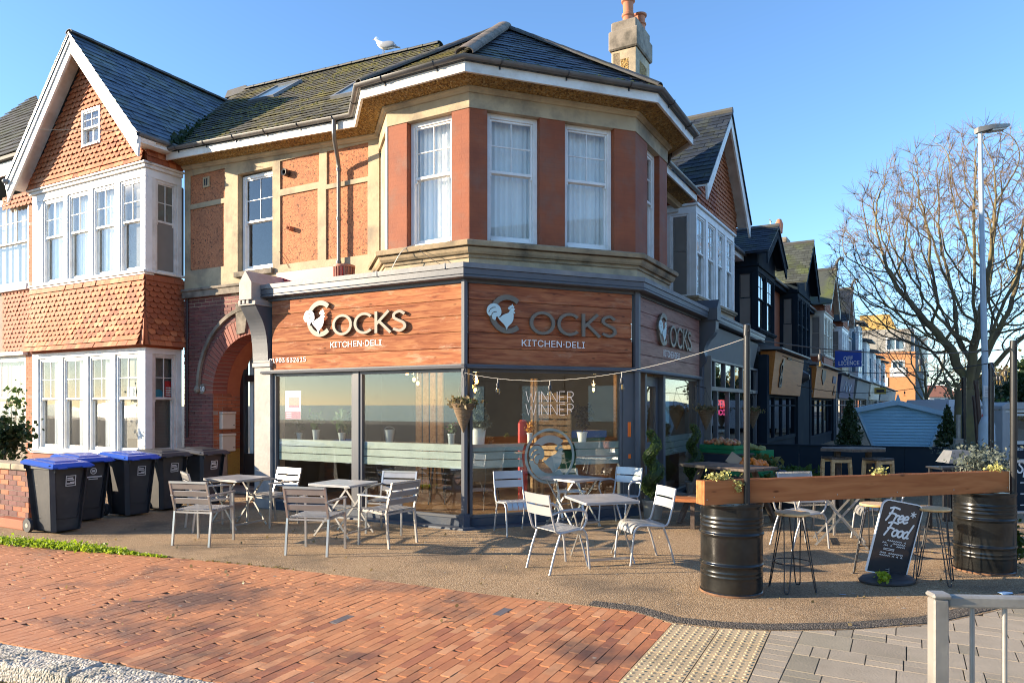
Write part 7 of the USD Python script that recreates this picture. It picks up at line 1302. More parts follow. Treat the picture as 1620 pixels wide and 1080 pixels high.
def post(label, loc, h, r, mat, top=True, lean=(0, 0), z0=0.0):
    t = thing('light_post', label, 'post', loc, 0); part(t, 'pole', tube([[0, 0, z0], [lean[0] * .5, lean[1] * .5, h / 2], [lean[0], lean[1], h]], r, 14), mat, smooth=50, local=True)
    if top: part(t, 'cap', mv(lathe([(r + .003, 0), (r + .003, .10), (r * .6, .108), (0, .108)], 14), lean[0], lean[1], h - .1), mat, smooth=40, local=True); part(t, 'hook', mv(tube([[0, 0, 0], [0, -.03, 0], [0, -.045, .02]], .004, 5), lean[0], lean[1] - r, h - .06), 'iron_black', local=True)
    return t
pA = fBm.pt(fBm.hit(1181, 780, .03)[0], .035, 0); zA = EYE + (HY - 514) / FPX * pA[1]; post('dark steel post standing at the left oil drum', (pA[0], pA[1], 0), zA, .029, 'chrome_post', z0=.87)
pB = fBm.pt(fBm.hit(1601, 770, .03)[0] + .02, .03, 0); zB = EYE + (HY - 539) / FPX * pB[1]; post('dark steel post standing at the right oil drum', (pB[0], pB[1], 0), zB, .032, 'chrome_post', z0=.0)
PX = {}
for k, (x, yt, Y, r, lab, lean) in enumerate(((1568, 574, 13.0, .045, 'brown-black post behind the right drum, in front of the lamp column', (0, 0)), (1525, 597, 20.0, .05, 'thin grey-brown post in front of the bare tree', (0, 0)), (1558, 602, 17.5, .05, 'dark red-brown leaning post, the taller of the leaning pair', (-.22, 0)), (1551, 626, 18.5, .05, 'dark red-brown leaning post, the shorter of the leaning pair', (-.16, 0)))):
    w = atY(x, HY, Y); h = EYE + (HY - yt) / FPX * Y; post(lab, (w[0], w[1], 0), h, r, 'rust_post' if k > 1 else 'chrome_post', lean=lean); PX[k] = np.array([w[0] + lean[0], w[1], h])
# string lights
def string(label, a, b, sag, bulbs, cab='rope', drop=.05, r=.006):
    a, b = np.array(a, float), np.array(b, float); T = np.linspace(0, 1, 26); P = a + (b - a) * T[:, None]; P[:, 2] -= 4 * sag * T * (1 - T)
    t = thing('string_lights', label, 'lights', a); part(t, 'cable', tube(P, r, 5), cab)
    for s in bulbs:
        p = a + (b - a) * s; p[2] -= 4 * sag * s * (1 - s); part(t, 'drop_wire', tube([p, p - [0, 0, drop]], .004, 4), cab)
        hd = part(t, 'lamp_holder', mv(lathe([(.012, 0), (.02, -.012), (.02, -.055), (.016, -.065)], 12), p[0], p[1], p[2] - drop), 'iron_black', smooth=40)
        part(hd, 'bulb', mv(lathe([(.014, -.062), (.02, -.08), (.031, -.108), (.03, -.13), (.018, -.15), (.001, -.156)], 14), p[0], p[1], p[2] - drop), 'bulb_glass', smooth=60); part(hd, 'filament', mv(tube([[.006, 0, -.075], [.008, 0, -.125], [-.008, 0, -.125], [-.006, 0, -.075]], .0022, 4), p[0], p[1], p[2] - drop), 'sign_yellow')
    return t
cA = fF.pt(-.02, .08, 2.26); topA = np.array([pA[0], pA[1], zA - .12]); topB = np.array([pB[0], pB[1], zB - .08])
string('pale string of bulbs from the corner post to the post at the left drum', cA, topA, .235, (.17, .40, .66), 'cable_white', .06, .0024)
hC = fH.pt(6.2, VF + .2, 3.35)
string('string of bulbs slung between the posts at the two oil drums', topA, topB, .10, (.25, .62), 'rope', .05)
string('string of bulbs from the right-hand post back to the post before the lamp column', topB, PX[0], .22, (.25, .45, .62, .8), 'rope', .05, .008)
string('string of bulbs from the oak fascia across to the brown-black post', hC, PX[0], .35, (.2, .45, .62, .8), 'rope', .05, .01)
string('string of bulbs from the navy shop to the thin post before the tree', fH.pt(9.5, VF + .1, 2.5), PX[1], .35, (.12, .3, .5, .7, .86), 'rope', .05, .01)
# ------------------------------------------------------------------ bar stools
def stool(loc, rz, label, first=None):
    if first is not None: return dup(first, loc, rz, label)
    t = thing('bar_stool', label, 'stool', loc, rz, 'bar stools along the timber planter'); h = .755
    part(t, 'seat', lathe([(0, h - .028), (.15, h - .028), (.162, h - .02), (.165, h - .008), (.158, h), (0, h + .001)], 30), 'seat_wood', smooth=40, local=True); part(t, 'seat_plate', lathe([(0, h - .036), (.11, h - .036), (.11, h - .029), (0, h - .029)], 16), 'iron_black', local=True)
    for a in (45, 135, 225, 315):
        M_ = lambda P: rot((np.array(P, float), None), (0, 0, 1), a)[0]
        part(t, 'hairpin_leg', tube(M_(smoothpath(np.array([[.10, -.055, h - .036], [.17, -.032, .3], [.212, -.022, .04], [.222, 0, .008], [.212, .022, .04], [.17, .032, .3], [.10, .055, h - .036]]), 6)), .0062, 6), 'iron_black', smooth=60, local=True)
    part(t, 'foot_ring', tube([[.178 * math.cos(q), .178 * math.sin(q), .27] for q in np.linspace(0, 2 * np.pi, 25)[:-1]], .006, 6, closed=True), 'iron_black', smooth=60, local=True); return t
def seatpos(x, y, k=.985): g = gnd(x, y, .755); return (g[0] * k, g[1] * k, 0)
s1 = stool(seatpos(1253.5, 807), 10, 'hairpin bar stool with a round wooden seat right of the left drum'); stool(seatpos(1386, 802, 1.04), 30, 'hairpin bar stool half hidden behind the pavement sign', s1); stool(seatpos(1476.5, 800), 55, 'hairpin bar stool with a round wooden seat beside the right drum', s1)
# ------------------------------------------------------------------ pavement sign
g0 = gnd(1405, 921); t = thing('pavement_sign', 'swinging black pavement sign reading Free Food on a rubber base', 'sign', (g0[0] + .0, g0[1] + .02, 0), 8)
part(t, 'base', lathe([(0, 0), (.24, 0), (.30, .012), (.31, .03), (.27, .062), (.10, .095), (0, .1)], 40) if 0 else scl(lathe([(0, 0), (.26, 0), (.285, .01), (.29, .028), (.25, .062), (.10, .09), (0, .094)], 40), (1.0, .68, 1.0)), 'bin_black', smooth=40, local=True)
part(t, 'spring', tube([[.0 + .018 * math.cos(q), .018 * math.sin(q), .08 + q * .0032] for q in np.linspace(0, 18, 50)], .005, 5), 'galv', local=True)
rollp = lambda m: rot(rot(m, (0, 1, 0), 11.0, (0, 0, .12)), (1, 0, 0), 6.0, (0, 0, .12))
pw_, ph_ = .45, .70; pan = sbox(-pw_/2 + .07, .10, pw_/2 - .07, .13 + ph_).buffer(0).union(sbox(-pw_/2, .08, pw_/2, .13 + ph_ - .07)).union(Point(-pw_/2 + .07, .13 + ph_ - .07).buffer(.07)).union(Point(pw_/2 - .07, .13 + ph_ - .07).buffer(.07))
def onpanel(poly, v0, v1): V, F = extr(poly, v1 - v0); return rollp((np.stack([V[:, 0], -(V[:, 2] + v0), V[:, 1]], 1), F))
part(t, 'panel', onpanel(pan, -.016, .0), 'chalk_black', local=True); part(t, 'panel_edge', onpanel(pan.buffer(.006).difference(pan.buffer(-.004)), -.019, .003), 'label_white', local=True)
def script(word, x, y, s, w=.022, slant=.22):
    G = {'F': [[(.05, 0), (.2, .5), (.28, 1.0)], [(.0, .95), (.3, 1.05), (.75, .98)], [(.1, .55), (.35, .6), (.6, .56)]], 'r': [[(.0, .5), (.1, .48), (.06, 0)], [(.07, .25), (.2, .48), (.34, .47)]], 'e': [[(.0, .22), (.32, .3), (.34, .46), (.18, .52), (.04, .34), (.06, .1), (.22, -.01), (.42, .1)]],
         'o': [[(.25, .5), (.06, .4), (.03, .15), (.18, 0), (.36, .1), (.38, .36), (.25, .5), (.45, .42)]], 'd': [[(.38, .44), (.2, .5), (.03, .3), (.08, .04), (.24, .0), (.38, .25)], [(.5, 1.05), (.36, .3), (.38, .05), (.5, .04)]], 'S': [[(.55, .85), (.4, 1.0), (.15, .95), (.08, .72), (.3, .52), (.45, .28), (.3, .02), (.05, .05), (-.08, .22)]], 'p': [[(.05, .5), (.0, -.35)], [(.03, .35), (.2, .52), (.36, .36), (.3, .08), (.1, .02)]]}
    out, cx = [], 0.0
    for ch_ in word:
        for st in G[ch_]: P = smoothpath(np.c_[np.array(st), np.zeros(len(st))], 5)[:, :2]; out.append(LineString([(x + (cx + a + b * slant) * s, y + b * s) for a, b in P]).buffer(w / 2, cap_style=1))
        cx += {'F': .62, 'r': .36, 'e': .42, 'o': .46, 'd': .55, 'S': .6, 'p': .5}[ch_]
    return unary_union(out)
part(t, 'lettering', onpanel(script('Free', -.16, .625, .135, .019), .001, .0025), 'label_white', local=True); part(t, 'lettering', onpanel(script('Food', -.14, .475, .135, .019), .001, .0025), 'label_white', local=True)
part(t, 'lettering', onpanel(unary_union([LineString([(.135 - .028 * math.cos(q), .725 - .028 * math.sin(q)), (.135 + .028 * math.cos(q), .725 + .028 * math.sin(q))]).buffer(.005) for q in np.radians([30, 90, 150])]), .001, .0025), 'label_white', local=True)
r_ = np.random.default_rng(5); small = unary_union([LineString([(x, y), (x + .012, y + .012), (x + .02, y - .002)]).buffer(.0022) for y in (.42, .395, .37, .29, .265) for x in np.arange(-.13, .12, .024) if r_.random() < .8]).union(sbox(-.10, .325, .02, .345).difference(sbox(-.095, .33, .015, .34)))
part(t, 'chalk_lines', onpanel(small, .001, .002), 'label_white', local=True, kind='stuff')
t2 = solo('base_weed', 'tuft of bright weed growing against the foot of the pavement sign', 'weed', leaves(np.array([[g0[0] - .13, g0[1] - .16, .10]]) + rng.normal(size=(70, 3)) * [.03, .02, .025], .03, rng, .6), 'leaf_bright')
# ------------------------------------------------------------------ guard rail in the near right corner
rp = atY(1484, HY, 2.95); t = thing('guard_rail', 'galvanised pedestrian guard rail in the near right corner', 'railing', (rp[0], rp[1], -.1)); gd = np.array([math.cos(math.radians(-4)), math.sin(math.radians(-4))]); fGR = Fr(rp[:2], gd, (gd[1], -gd[0])); zt_ = EYE + (HY - 947) / FPX * 2.95
part(t, 'post', fGR.m(cbox(-.030, .030, -.030, .030, -.12, zt_ + .005, .006)), 'galv'); part(t, 'post_cap', fGR.m(cbox(-.036, .040, -.036, .036, zt_ + .006, zt_ + .028, .008)), 'galv'); part(t, 'top_rail', fGR.m(cbox(.031, 1.9, -.022, .022, zt_ - .03, zt_ + .018, .008)), 'galv'); part(t, 'bottom_rail', fGR.m(cbox(.031, 1.9, -.02, .02, .05, .09, .006)), 'galv')
for k in range(14): part(t, 'baluster', fGR.m(tube([[.135 + k * .128, 0, .09], [.135 + k * .128, 0, zt_ - .03]], .0095, 10)), 'galv', smooth=50)
# ------------------------------------------------------------------ plants and baskets by the door
rng = np.random.default_rng(23)
def topiary(label, loc, h, turns, r0, r1, seed, potmat, trunk=False):
    g = np.random.default_rng(seed); t = thing('spiral_topiary', label, 'plant', loc)
    part(t, 'pot', lathe([(0, 0), (.13, 0), (.165, .26), (.175, .26), (.175, .30), (.15, .30), (.14, .26), (0, .26)], 24), potmat, smooth=40, local=True)
    n = 5200; s = g.uniform(0, 1, n); th = s * turns * 2 * np.pi; rad = (r0 + (r1 - r0) * s); cc = np.stack([rad * .36 * np.cos(th), rad * .36 * np.sin(th), .34 + s * h], 1)
    d = g.normal(size=(n, 3)); d /= np.linalg.norm(d, axis=1, keepdims=True); C = cc + d * (rad * .62 * g.uniform(.75, 1.05, n))[:, None] * [1, 1, .8]
    part(t, 'stem', tube([[0, 0, .25], [0, 0, .34 + h]], .018, 6), 'stem', local=True); S = np.linspace(0, 1, 60); part(t, 'inner_growth', tube(np.stack([(r0 + (r1 - r0) * S) * .36 * np.cos(S * turns * 6.283), (r0 + (r1 - r0) * S) * .36 * np.sin(S * turns * 6.283), .34 + S * h], 1), (r0 + (r1 - r0) * S) * .5, 8), 'leaf_dark', local=True); part(t, 'foliage', leaves(C, .017, g, .4, 1.4), 'leaf_dark' if 0 else 'leaf_topiary', local=True, kind='stuff'); return t
leafm('leaf_topiary', (.08, .13, .02), (.24, .30, .05), .3)
g = gnd(1036, 822); topiary('spiral-clipped box topiary in a grey pot beside the cafe door', (g[0], g[1] + .15, 0), 1.02, 2.4, .25, .12, 31, 'galv')
g = gnd(1098, 786); topiary('spiral-clipped topiary farther from the camera at the grocery side of the cafe window', (g[0], g[1], 0), 1.05, 2.3, .25, .12, 32, 'galv')
def basket(label, loc, arm_to, seed, s=1.0):
    g = np.random.default_rng(seed); t = thing('hanging_basket', label, 'basket', loc); P = [(.005, -.42), (.06, -.30), (.12, -.14), (.165, 0), (.175, .0), (.165, -.02), (.10, -.16), (.0, -.36)]
    part(t, 'wicker_cone', scl(lathe(P, 22), s), 'wicker', smooth=50, local=True); part(t, 'wicker_band', scl(cat([tube([[(.175 + .395 * z) * math.cos(a) * 1.0, (.175 + .395 * z) * math.sin(a), z] for a in np.linspace(0, 6.283, 19)[:-1]], .008, 5, closed=True) for z in (-.02, -.07, -.12, -.18, -.24, -.30)]), s), 'wicker', local=True, kind='stuff')
    C = g.normal(size=(260, 3)) * [.095, .095, .035] + [0, 0, .02]; part(t, 'dry_plants', scl(leaves(C, .035, g, .8, 2.2), s), 'leaf_dry', local=True, kind='stuff'); part(t, 'green_plants', scl(leaves(C[:90] + [0, 0, .01], .03, g, .8, 1.6), s), 'leaf_mid', local=True, kind='stuff')
    o = np.array(loc); part(t, 'chain', cat(*[tube([o + np.array([.165 * math.cos(a), .165 * math.sin(a), 0]) * s, o + [0, 0, .42 * s]], .003, 4) for a in (0.3, 2.4, 4.5)]), 'iron_black', kind='stuff'); part(t, 'bracket', cat(tube([o + [0, 0, .42 * s], o + [0, 0, .45 * s], arm_to], .009, 6), tube([arm_to, np.array(arm_to) - [0, 0, .3]], .009, 6)), 'iron_black'); return t
bp_ = lambda fr, x, y, v: fr.pt(fr.hit(x, y, v)[0], v, fr.hit(x, y, v)[1])
c0 = bp_(fF, 733, 638, .16); basket('wicker cone basket with dry plants hung on the corner post', c0, fF.pt(-.02, .05, c0[2] + .55), 41)
c1 = bp_(fT, 1117, 648, .25); basket('wicker cone basket hanging between the cafe and the grocery', c1, fT.pt(fT.hit(1117, 648, .25)[0], .02, c1[2] + .5), 42)
c2 = fH.pt(fH.hit(1191, 650, .95)[0], .95, fH.hit(1191, 650, .95)[1]); basket('wicker cone basket hanging at the navy pier beyond the grocery', c2, np.array(c2) + [-.15, .1, .5], 43, 1.1)
# ------------------------------------------------------------------ benches, stall, tables farther along the pavement
o = atY(1088, 789, 10.2); ux = np.array([1, -.35]) / math.hypot(1, .35); fBn = Fr(o[:2], ux, (ux[1], -ux[0])); t = thing('timber_bench', 'low red-brown plank bench end left of the planter', 'bench', (o[0], o[1], 0))
for k in range(2): part(t, 'plank', fBn.m(cbox(-.22, .75, -(k + 1) * .19 + .006, -k * .19, o[2] - .05, o[2], .006)), 'beam_wood')
for u in (.05, .6): part(t, 'leg', fBn.m(bar([u, -.19, 0], [u, -.19, o[2] - .05], .06)), 'dark_wood')
def picnic(label, c, rz, w=1.5, h=.74, seats=True):
    t = thing('picnic_table', label, 'table', (c[0], c[1], 0), rz)
    for k in range(4): part(t, 'top_plank', cbox(-w / 2, w / 2, -.36 + k * .18 + .004, -.36 + (k + 1) * .18 - .004, h - .045, h, .006), 'dark_wood', local=True)
    for s in (-1, 1):
        part(t, 'leg', bar([s * (w / 2 - .25), -.62, 0], [s * (w / 2 - .25), -.1, h - .045], .08, .05), 'dark_wood', local=True); part(t, 'leg', bar([s * (w / 2 - .25), .62, 0], [s * (w / 2 - .25), .1, h - .045], .08, .05), 'dark_wood', local=True)
        if seats: part(t, 'seat_plank', cbox(-w / 2, w / 2, s * .66 - .13, s * .66 + .13, .42, .46, .006), 'dark_wood', local=True); part(t, 'seat_bearer', bar([s * (w / 2 - .27), -.78, .40], [s * (w / 2 - .27), .78, .40], .05, .08), 'dark_wood', local=True)
    return t
w = atY(1150, 733, 10.9); picnic('dark timber picnic table in front of the grocery stall', w, -55, 1.3, .88)
# grocery stall: crates on stands, fruit in the crates
def crate(label, loc, rz, lx, ly, h, mat='crate_green'):
    t = thing('fruit_crate', label, 'crate', loc, rz); part(t, 'crate_base', cbox(-lx / 2, lx / 2, -ly / 2, ly / 2, 0, .02, .004), mat, local=True)
    for a in ((-lx/2, lx/2, -ly/2, -ly/2 + .015), (-lx/2, lx/2, ly/2 - .015, ly/2), (-lx/2, -lx/2 + .015, -ly/2 + .015, ly/2 - .015), (lx/2 - .015, lx/2, -ly/2 + .015, ly/2 - .015)):
        part(t, 'crate_side', cat(cbox(*a, .021, h * .45, .003), cbox(*a, h * .55, h, .003), cbox(a[0], a[0] + .04, a[2], a[2] + .04 if a[3] - a[2] > .05 else a[3], h * .45, h * .55, .001), cbox(a[1] - .04 if a[1] - a[0] > .05 else a[0], a[1], a[2] if a[3] - a[2] < .05 else a[3] - .04, a[3], h * .45, h * .55, .001)), mat, local=True, kind='stuff')
    return t
def fruits(name, label, loc, rz, lx, ly, n, r, mat, seed, shape=(1, 1, .95), heap=.10, grp=None):
    g = np.random.default_rng(seed); ms = []
    for k in range(n):
        x, y = g.uniform(-.5, .5, 2) * .88; z = heap * (1 - 1.6 * max(abs(x), abs(y))) + g.uniform(-.01, .02); m = ball((0, 0, 0), np.array(shape) * r * g.uniform(.85, 1.1), 1); m = rot(m, (g.normal(), g.normal(), g.normal()), g.uniform(0, 360)); ms.append(place(mv(m, x * lx, y * ly, max(z, 0)), (0, 0, 0), rz))
    t = thing(name, label, 'fruit', loc)
    for m in ms: part(t, 'fruit', m, mat, smooth=60, local=True)
    return t
def stand(label, loc, rz, lx, ly, h): t = thing('stall_stand', label, 'stand', loc, rz); part(t, 'stand_top', cbox(-lx/2, lx/2, -ly/2, ly/2, h - .03, h, .004), 'dark_wood', local=True); [part(t, 'leg', bar([sx * (lx/2 - .05), sy * (ly/2 - .05), 0], [sx * (lx/2 - .05), sy * (ly/2 - .05), h - .03], .05), 'dark_wood', local=True) for sx in (-1, 1) for sy in (-1, 1)]; part(t, 'front_cloth', cbox(-lx/2, lx/2, -ly/2 - .012, -ly/2 - .004, .05, h - .02, .002), 'fabric_dark', local=True); return t
R0 = -52
def stp(x, y, Y): w = atY(x, y, Y); return np.array([w[0], w[1], w[2]])
a = stp(1145, 714, 14.2); stand('tall dark stand carrying the apple crate', (a[0], a[1], 0), R0, 1.0, .6, a[2] - .02); crate('green crate of apples on the tallest stand', (a[0], a[1], a[2] - .02), R0, .8, .5, .16); fruits('apple_heap', 'heap of red and yellow apples in the topmost green crate', (a[0], a[1], a[2] + .14), R0, .78, .48, 60, .045, 'apple', 51)
a2 = stp(1188, 712, 14.9); crate('big green crate of yellow-green fruit right of the apples', (a2[0], a2[1], a2[2] - .32), R0, .75, .5, .34); fruits('pale_fruit_heap', 'heap of yellow-green fruit in the big green crate right of the apples', (a2[0], a2[1], a2[2] + .0), R0, .72, .48, 45, .045, 'leaf_yellow', 52); stand('dark stand under the big green crate', (a2[0], a2[1], 0), R0, .9, .6, a2[2] - .33)
b = stp(1186, 748, 12.3); stand('low dark stand carrying the orange crate', (b[0], b[1], 0), R0, .8, .55, b[2] - .06); crate('green crate of oranges behind the light post', (b[0], b[1], b[2] - .05), R0, .62, .42, .16); fruits('orange_heap', 'bright heap of oranges in a green crate behind the light post', (b[0], b[1], b[2] + .10), R0, .6, .42, 52, .042, 'orange', 53, heap=.16)
c = stp(1224, 764, 12.6); stand('low dark stand carrying vegetables right of the oranges', (c[0], c[1], 0), R0, 1.3, .6, c[2] - .10)
crate('green crate of dark vegetables right of the pineapples', tuple(stp(1243, 762, 12.4) - [0, 0, .08]), R0, .6, .42, .14); crate('green crate of leafy vegetables at the right end of the stall', tuple(stp(1258, 752, 13.2) - [0, 0, .1]), R0, .6, .42, .14); crate('green crate of mixed greens below the pineapples', tuple(stp(1212, 768, 12.0) - [0, 0, .08]), R0, .6, .42, .14)
for i, (x, y, Y, lab) in enumerate(((1207, 736, 12.9, 'pineapple standing left among the stall pineapples'), (1217, 744, 12.6, 'pineapple in the middle of the stall pineapples'), (1227, 748, 12.5, 'pineapple lying at the right of the stall pineapples'))):
    p = stp(x, y, Y); t = thing('pineapple', lab, 'fruit', tuple(p - [0, 0, .1]), 0, 'pineapples on the stall'); tl = [0, 18, 55][i]; part(t, 'fruit_body', rot(ball((0, 0, .1), (.062, .062, .1), 2), (.3, 1, 0), tl), 'pineapple', smooth=60, local=True); part(t, 'leaf_crown', rot(cat([hull(np.array([[-.012, 0, .18], [.012, 0, .18], [0, .004, .18], [.07 * math.cos(q) * k, .07 * math.sin(q) * k, .27 + .1 * (1 - k)]])) for q in np.linspace(0, 6, 8) for k in (.5, 1.0)]), (.3, 1, 0), tl), 'leaf_mid', local=True)
fruits('aubergine_heap', 'purple-black vegetables in the crate right of the pineapples', tuple(stp(1243, 757, 12.4)), R0, .56, .4, 26, .05, 'veg_purple', 54, (1.6, .8, .8))
for i, (x, y, Y, m, n, lab) in enumerate(((1212, 762, 12.0, 'leaf_mid', 420, 'mixed greens heaped in the lowest crate of the stall'), (1258, 748, 13.2, 'leaf_mid', 420, 'leafy greens spilling from the right-hand crate of the stall'), (1200, 730, 13.2, 'leaf_olive', 260, 'pale spiky leaves sticking up behind the oranges'))):
    p = stp(x, y, Y); solo('leafy_greens', lab, 'vegetables', leaves(p + rng.normal(size=(n, 3)) * [.15, .15, .05], .07, rng, .7, 2.4), m)
p = stp(1161, 727, 11.6); solo('paper_bag', 'brown paper card leaning in front of the apples', 'bag', mv(rot(rot(cbox(-.10, .10, -.012, .012, -.10, .10, .006), (0, 1, 0), 38), (1, 0, 0), -18), *p), 'paper_brown')
# navy enclosure wall, high table and stools behind it, hut
fE1 = W3(1.9, 8.45, 0)[:2]; e0 = atY(1212, 640, 15.6)[:2]; e1_ = atY(1552, 640, 14.1)[:2]; ed = (e1_ - e0) / np.linalg.norm(e1_ - e0); fNv = Fr(e0, ed, (ed[1], -ed[0])); LN = np.linalg.norm(e1_ - e0)
t = thing('navy_screen', 'low navy-painted timber screen round the outdoor seating', 'wall', fNv.pt(LN / 2, 0, 0))
for k in range(6): part(t, 'screen_board', fNv.m(cbox(-.4 if k == 0 else LN * k / 6 + .0015, LN * (k + 1) / 6 - .0015, -.05, 0, .02, .925, .004)), 'navy_paint')
part(t, 'screen_cap', fNv.m(cbox(-.4, LN, -.08, .03, .926, .95, .005)), 'navy_paint')
cT = atY(1350, 708, 12.6); t = thing('high_table', 'dark hexagonal high table in front of the navy screen', 'table', (cT[0], cT[1], 0)); part(t, 'tabletop', extr_poly6(.56, cT[2] - .05, cT[2]) if 0 else mv(extr(Polygon([(.62 * math.cos(q), .42 * math.sin(q)) for q in np.radians(np.arange(10, 370, 60))]), .05), 0, 0, cT[2] - .05), 'dark_wood', local=True)
for sx in (-.3, .25): part(t, 'leg', bar([sx, -.15, 0], [sx, -.02, cT[2] - .05], .08), 'dark_wood', local=True); part(t, 'leg', bar([sx + .05, .2, 0], [sx + .05, .05, cT[2] - .05], .08), 'dark_wood', local=True)
part(t, 'foot_rail', bar([-.3, -.1, .3], [.25, -.1, .3], .04), 'galv', local=True)
def frame_stool(x, y, Y, lab, src=None):
    w = atY(x, y, Y)
    if src is not None: return dup(src, (w[0], w[1], 0), 25, lab)
    t = thing('box_stool', lab, 'stool', (w[0], w[1], 0), 10, 'box stools at the high table'); h = w[2]; part(t, 'seat', cbox(-.19, .19, -.17, .17, h - .04, h, .008), 'dark_wood', local=True)
    for sx in (-1, 1):
        for sy in (-1, 1): part(t, 'leg', bar([sx * .19, sy * .17, 0], [sx * .16, sy * .14, h - .04], .05), 'crate_wood', local=True)
    for sx in (-1, 1): part(t, 'rail', bar([sx * .18, -.15, .22], [sx * .18, .15, .22], .03), 'crate_wood', local=True)
    for sy in (-1, 1): part(t, 'top_rail', bar([-.16, sy * .145, h - .07], [.16, sy * .145, h - .07], .05), 'crate_wood', local=True)
    return t
s_ = frame_stool(1323, 722, 12.5, 'box stool with pale legs left of the high table'); frame_stool(1389, 730, 12.2, 'box stool with pale legs right of the high table', s_)
t = thing('trestle_table', 'small black slatted table with a pale lid box beside the planter plants', 'table', (*atY(1505, 735, 10.2)[:2], 0)); o = atY(1508, 738, 10.2); part(t, 'tabletop', mv(cbox(-.28, .28, -.2, .2, -.03, 0, .005), *o), 'iron_black')
for k in range(4): part(t, 'slat', mv(cbox(-.26 + k * .06, -.22 + k * .06, -.2, -.17, -.75, -.031, .003), *o), 'iron_black')
for sx in (-1, 1): part(t, 'leg', bar(o + [sx * .24, .15, -o[2]], o + [sx * .24, .15, -.03], .04), 'iron_black')
o2 = atY(1513, 731, 10.1); V = np.array([[x, y, 0] for x in (-.20, .20) for y in (-.16, .16)] + [[x, y, .17] for x in (-.12, .13) for y in (-.10, .10)]); solo('grey_lid_box', 'pale grey box with sloping sides on the small black table', 'box', mv(hull(V), *o2), 'lead')
hutY = 20.5; ho = atY(1425, 640, hutY); fHu = Fr(ho[:2], (math.cos(math.radians(24)), -math.sin(math.radians(24))), (-math.sin(math.radians(24)), -math.cos(math.radians(24)))); hu = lambda x, y: fHu.hit(x, y)
t = thing('market_hut', 'pale blue weatherboarded hut with sides leaning out under a low gable roof', 'hut', fHu.pt(0, -1, 0)); (xl, zl), (xr, zr), (xa, za) = hu(1349, 648), hu(1503, 655), hu(1420, 634); xb0, xb1 = hu(1371, 700)[0], hu(1487, 700)[0]; zlow = hu(1420, 700)[1]
k0 = (xb0 - xl) / (zl - zlow); zz = np.arange(.06, max(zl, zr), .085)
def wl(z): return xl + .12 + (zl - z) * k0
def wr(z): return xr - .12 - (zr - z) * k0
part(t, 'hut_body', fHu.m(hull(np.array([[wl(0), -.03, 0], [wr(0), -.03, 0], [wl(zl) + .02, -.03, zl - .02], [wr(zr) - .02, -.03, zr - .02], [xa, -.03, za - .1], [wl(0), -2.2, 0], [wr(0), -2.2, 0], [wl(zl), -2.2, zl - .02], [wr(zr), -2.2, zr - .02], [xa, -2.2, za - .1]]))), 'hut_blue')
for z in np.arange(.06, za - .14, .088):
    zt2 = min(z + .083, za - .1); topl = max(wl(min(zt2, zl)), xl + .1 if zt2 < zl else xa - (za - .08 - zt2) * (xa - xl) / (za - zl)); topr = min(wr(min(zt2, zr)), xr - .1 if zt2 < zr else xa + (za - .08 - zt2) * (xr - xa) / (za - zr))
    bl_, br_ = max(wl(min(z, zl)), -9 if z < zl else xa - (za - .08 - z) * (xa - xl) / (za - zl)), min(wr(min(z, zr)), 9 if z < zr else xa + (za - .08 - z) * (xr - xa) / (za - zr))
    part(t, 'weatherboard', fHu.m(hull(np.array([[bl_, .024, z], [br_, .024, z], [topl, -.004, zt2], [topr, -.004, zt2], [bl_, -.03, z], [br_, -.03, z], [topl, -.03, zt2], [topr, -.03, zt2]]))), 'hut_blue')
for a, za_, b, zb_ in ((xl - .05, zl, xa, za), (xa, za, xr + .05, zr)): part(t, 'roof_board', fHu.m(hull(np.array([[u, v, z + d] for u, z in ((a, za_), (b, zb_)) for v in (.12, -2.3) for d in (-.05, .02)]))), 'hut_pale'); part(t, 'bargeboard', fHu.m(hull(np.array([[u, v, z + d] for u, z in ((a, za_), (b, zb_)) for v in (.12, .15) for d in (-.11, .025)]))), 'hut_pale')
part(t, 'finial', fHu.m(hull(np.array([[xa - .08, .155, za - .05], [xa + .08, .155, za - .05], [xa - .08, .12, za - .05], [xa + .08, .12, za - .05], [xa, .14, za + .22]]))), 'hut_pale'); part(t, 'corner_board', cat(fHu.m(bar([wl(0), .02, 0], [wl(zl) + .0, .02, zl], .06)), fHu.m(bar([wr(0), .02, 0], [wr(zr), .02, zr], .06))), 'hut_pale', kind='stuff')
conifer('small_conifer', 'dark little conifer left of the blue hut', (*atY(1344, 640, 18.8)[:2], 0), 1.75, .36, 'leaf_dark', 61, (.2, .3, 'soil'), 2200, .06); conifer('small_conifer', 'dark little conifer right of the blue hut', (*atY(1499, 640, 19.0)[:2], 0), 1.55, .30, 'leaf_dark', 62, (.2, .3, 'soil'), 1800, .06)
# plants behind the right end of the planter
def bush(name, label, x, y, Y, sp, n, size, mat, pot=None, seed=1):
    g = np.random.default_rng(seed); w = atY(x, y, Y); t = thing(name, label, 'plant', (w[0], w[1], 0)); C = g.normal(size=(n, 3)) * sp + [0, 0, w[2]]; part(t, 'foliage', leaves(C, size, g, .6, 1.8), mat, local=True, kind='stuff'); part(t, 'stem', cat([tube([[0, 0, max(w[2] - .35, .1)], [g.normal() * sp[0], g.normal() * sp[1], w[2] + g.normal() * .03]], .006, 4) for _ in range(7)]), 'stem', local=True)
    if pot: part(t, 'pot', mv(lathe([(0, 0), (pot * .75, 0), (pot, pot * 1.5), (pot * 1.12, pot * 1.5), (pot * 1.12, pot * 1.8), (pot * .95, pot * 1.8), (pot * .9, pot * 1.4), (0, pot * 1.4)], 22), 0, 0, w[2] - .14 - pot * 1.5), 'terracotta', smooth=40, local=True)
    return t
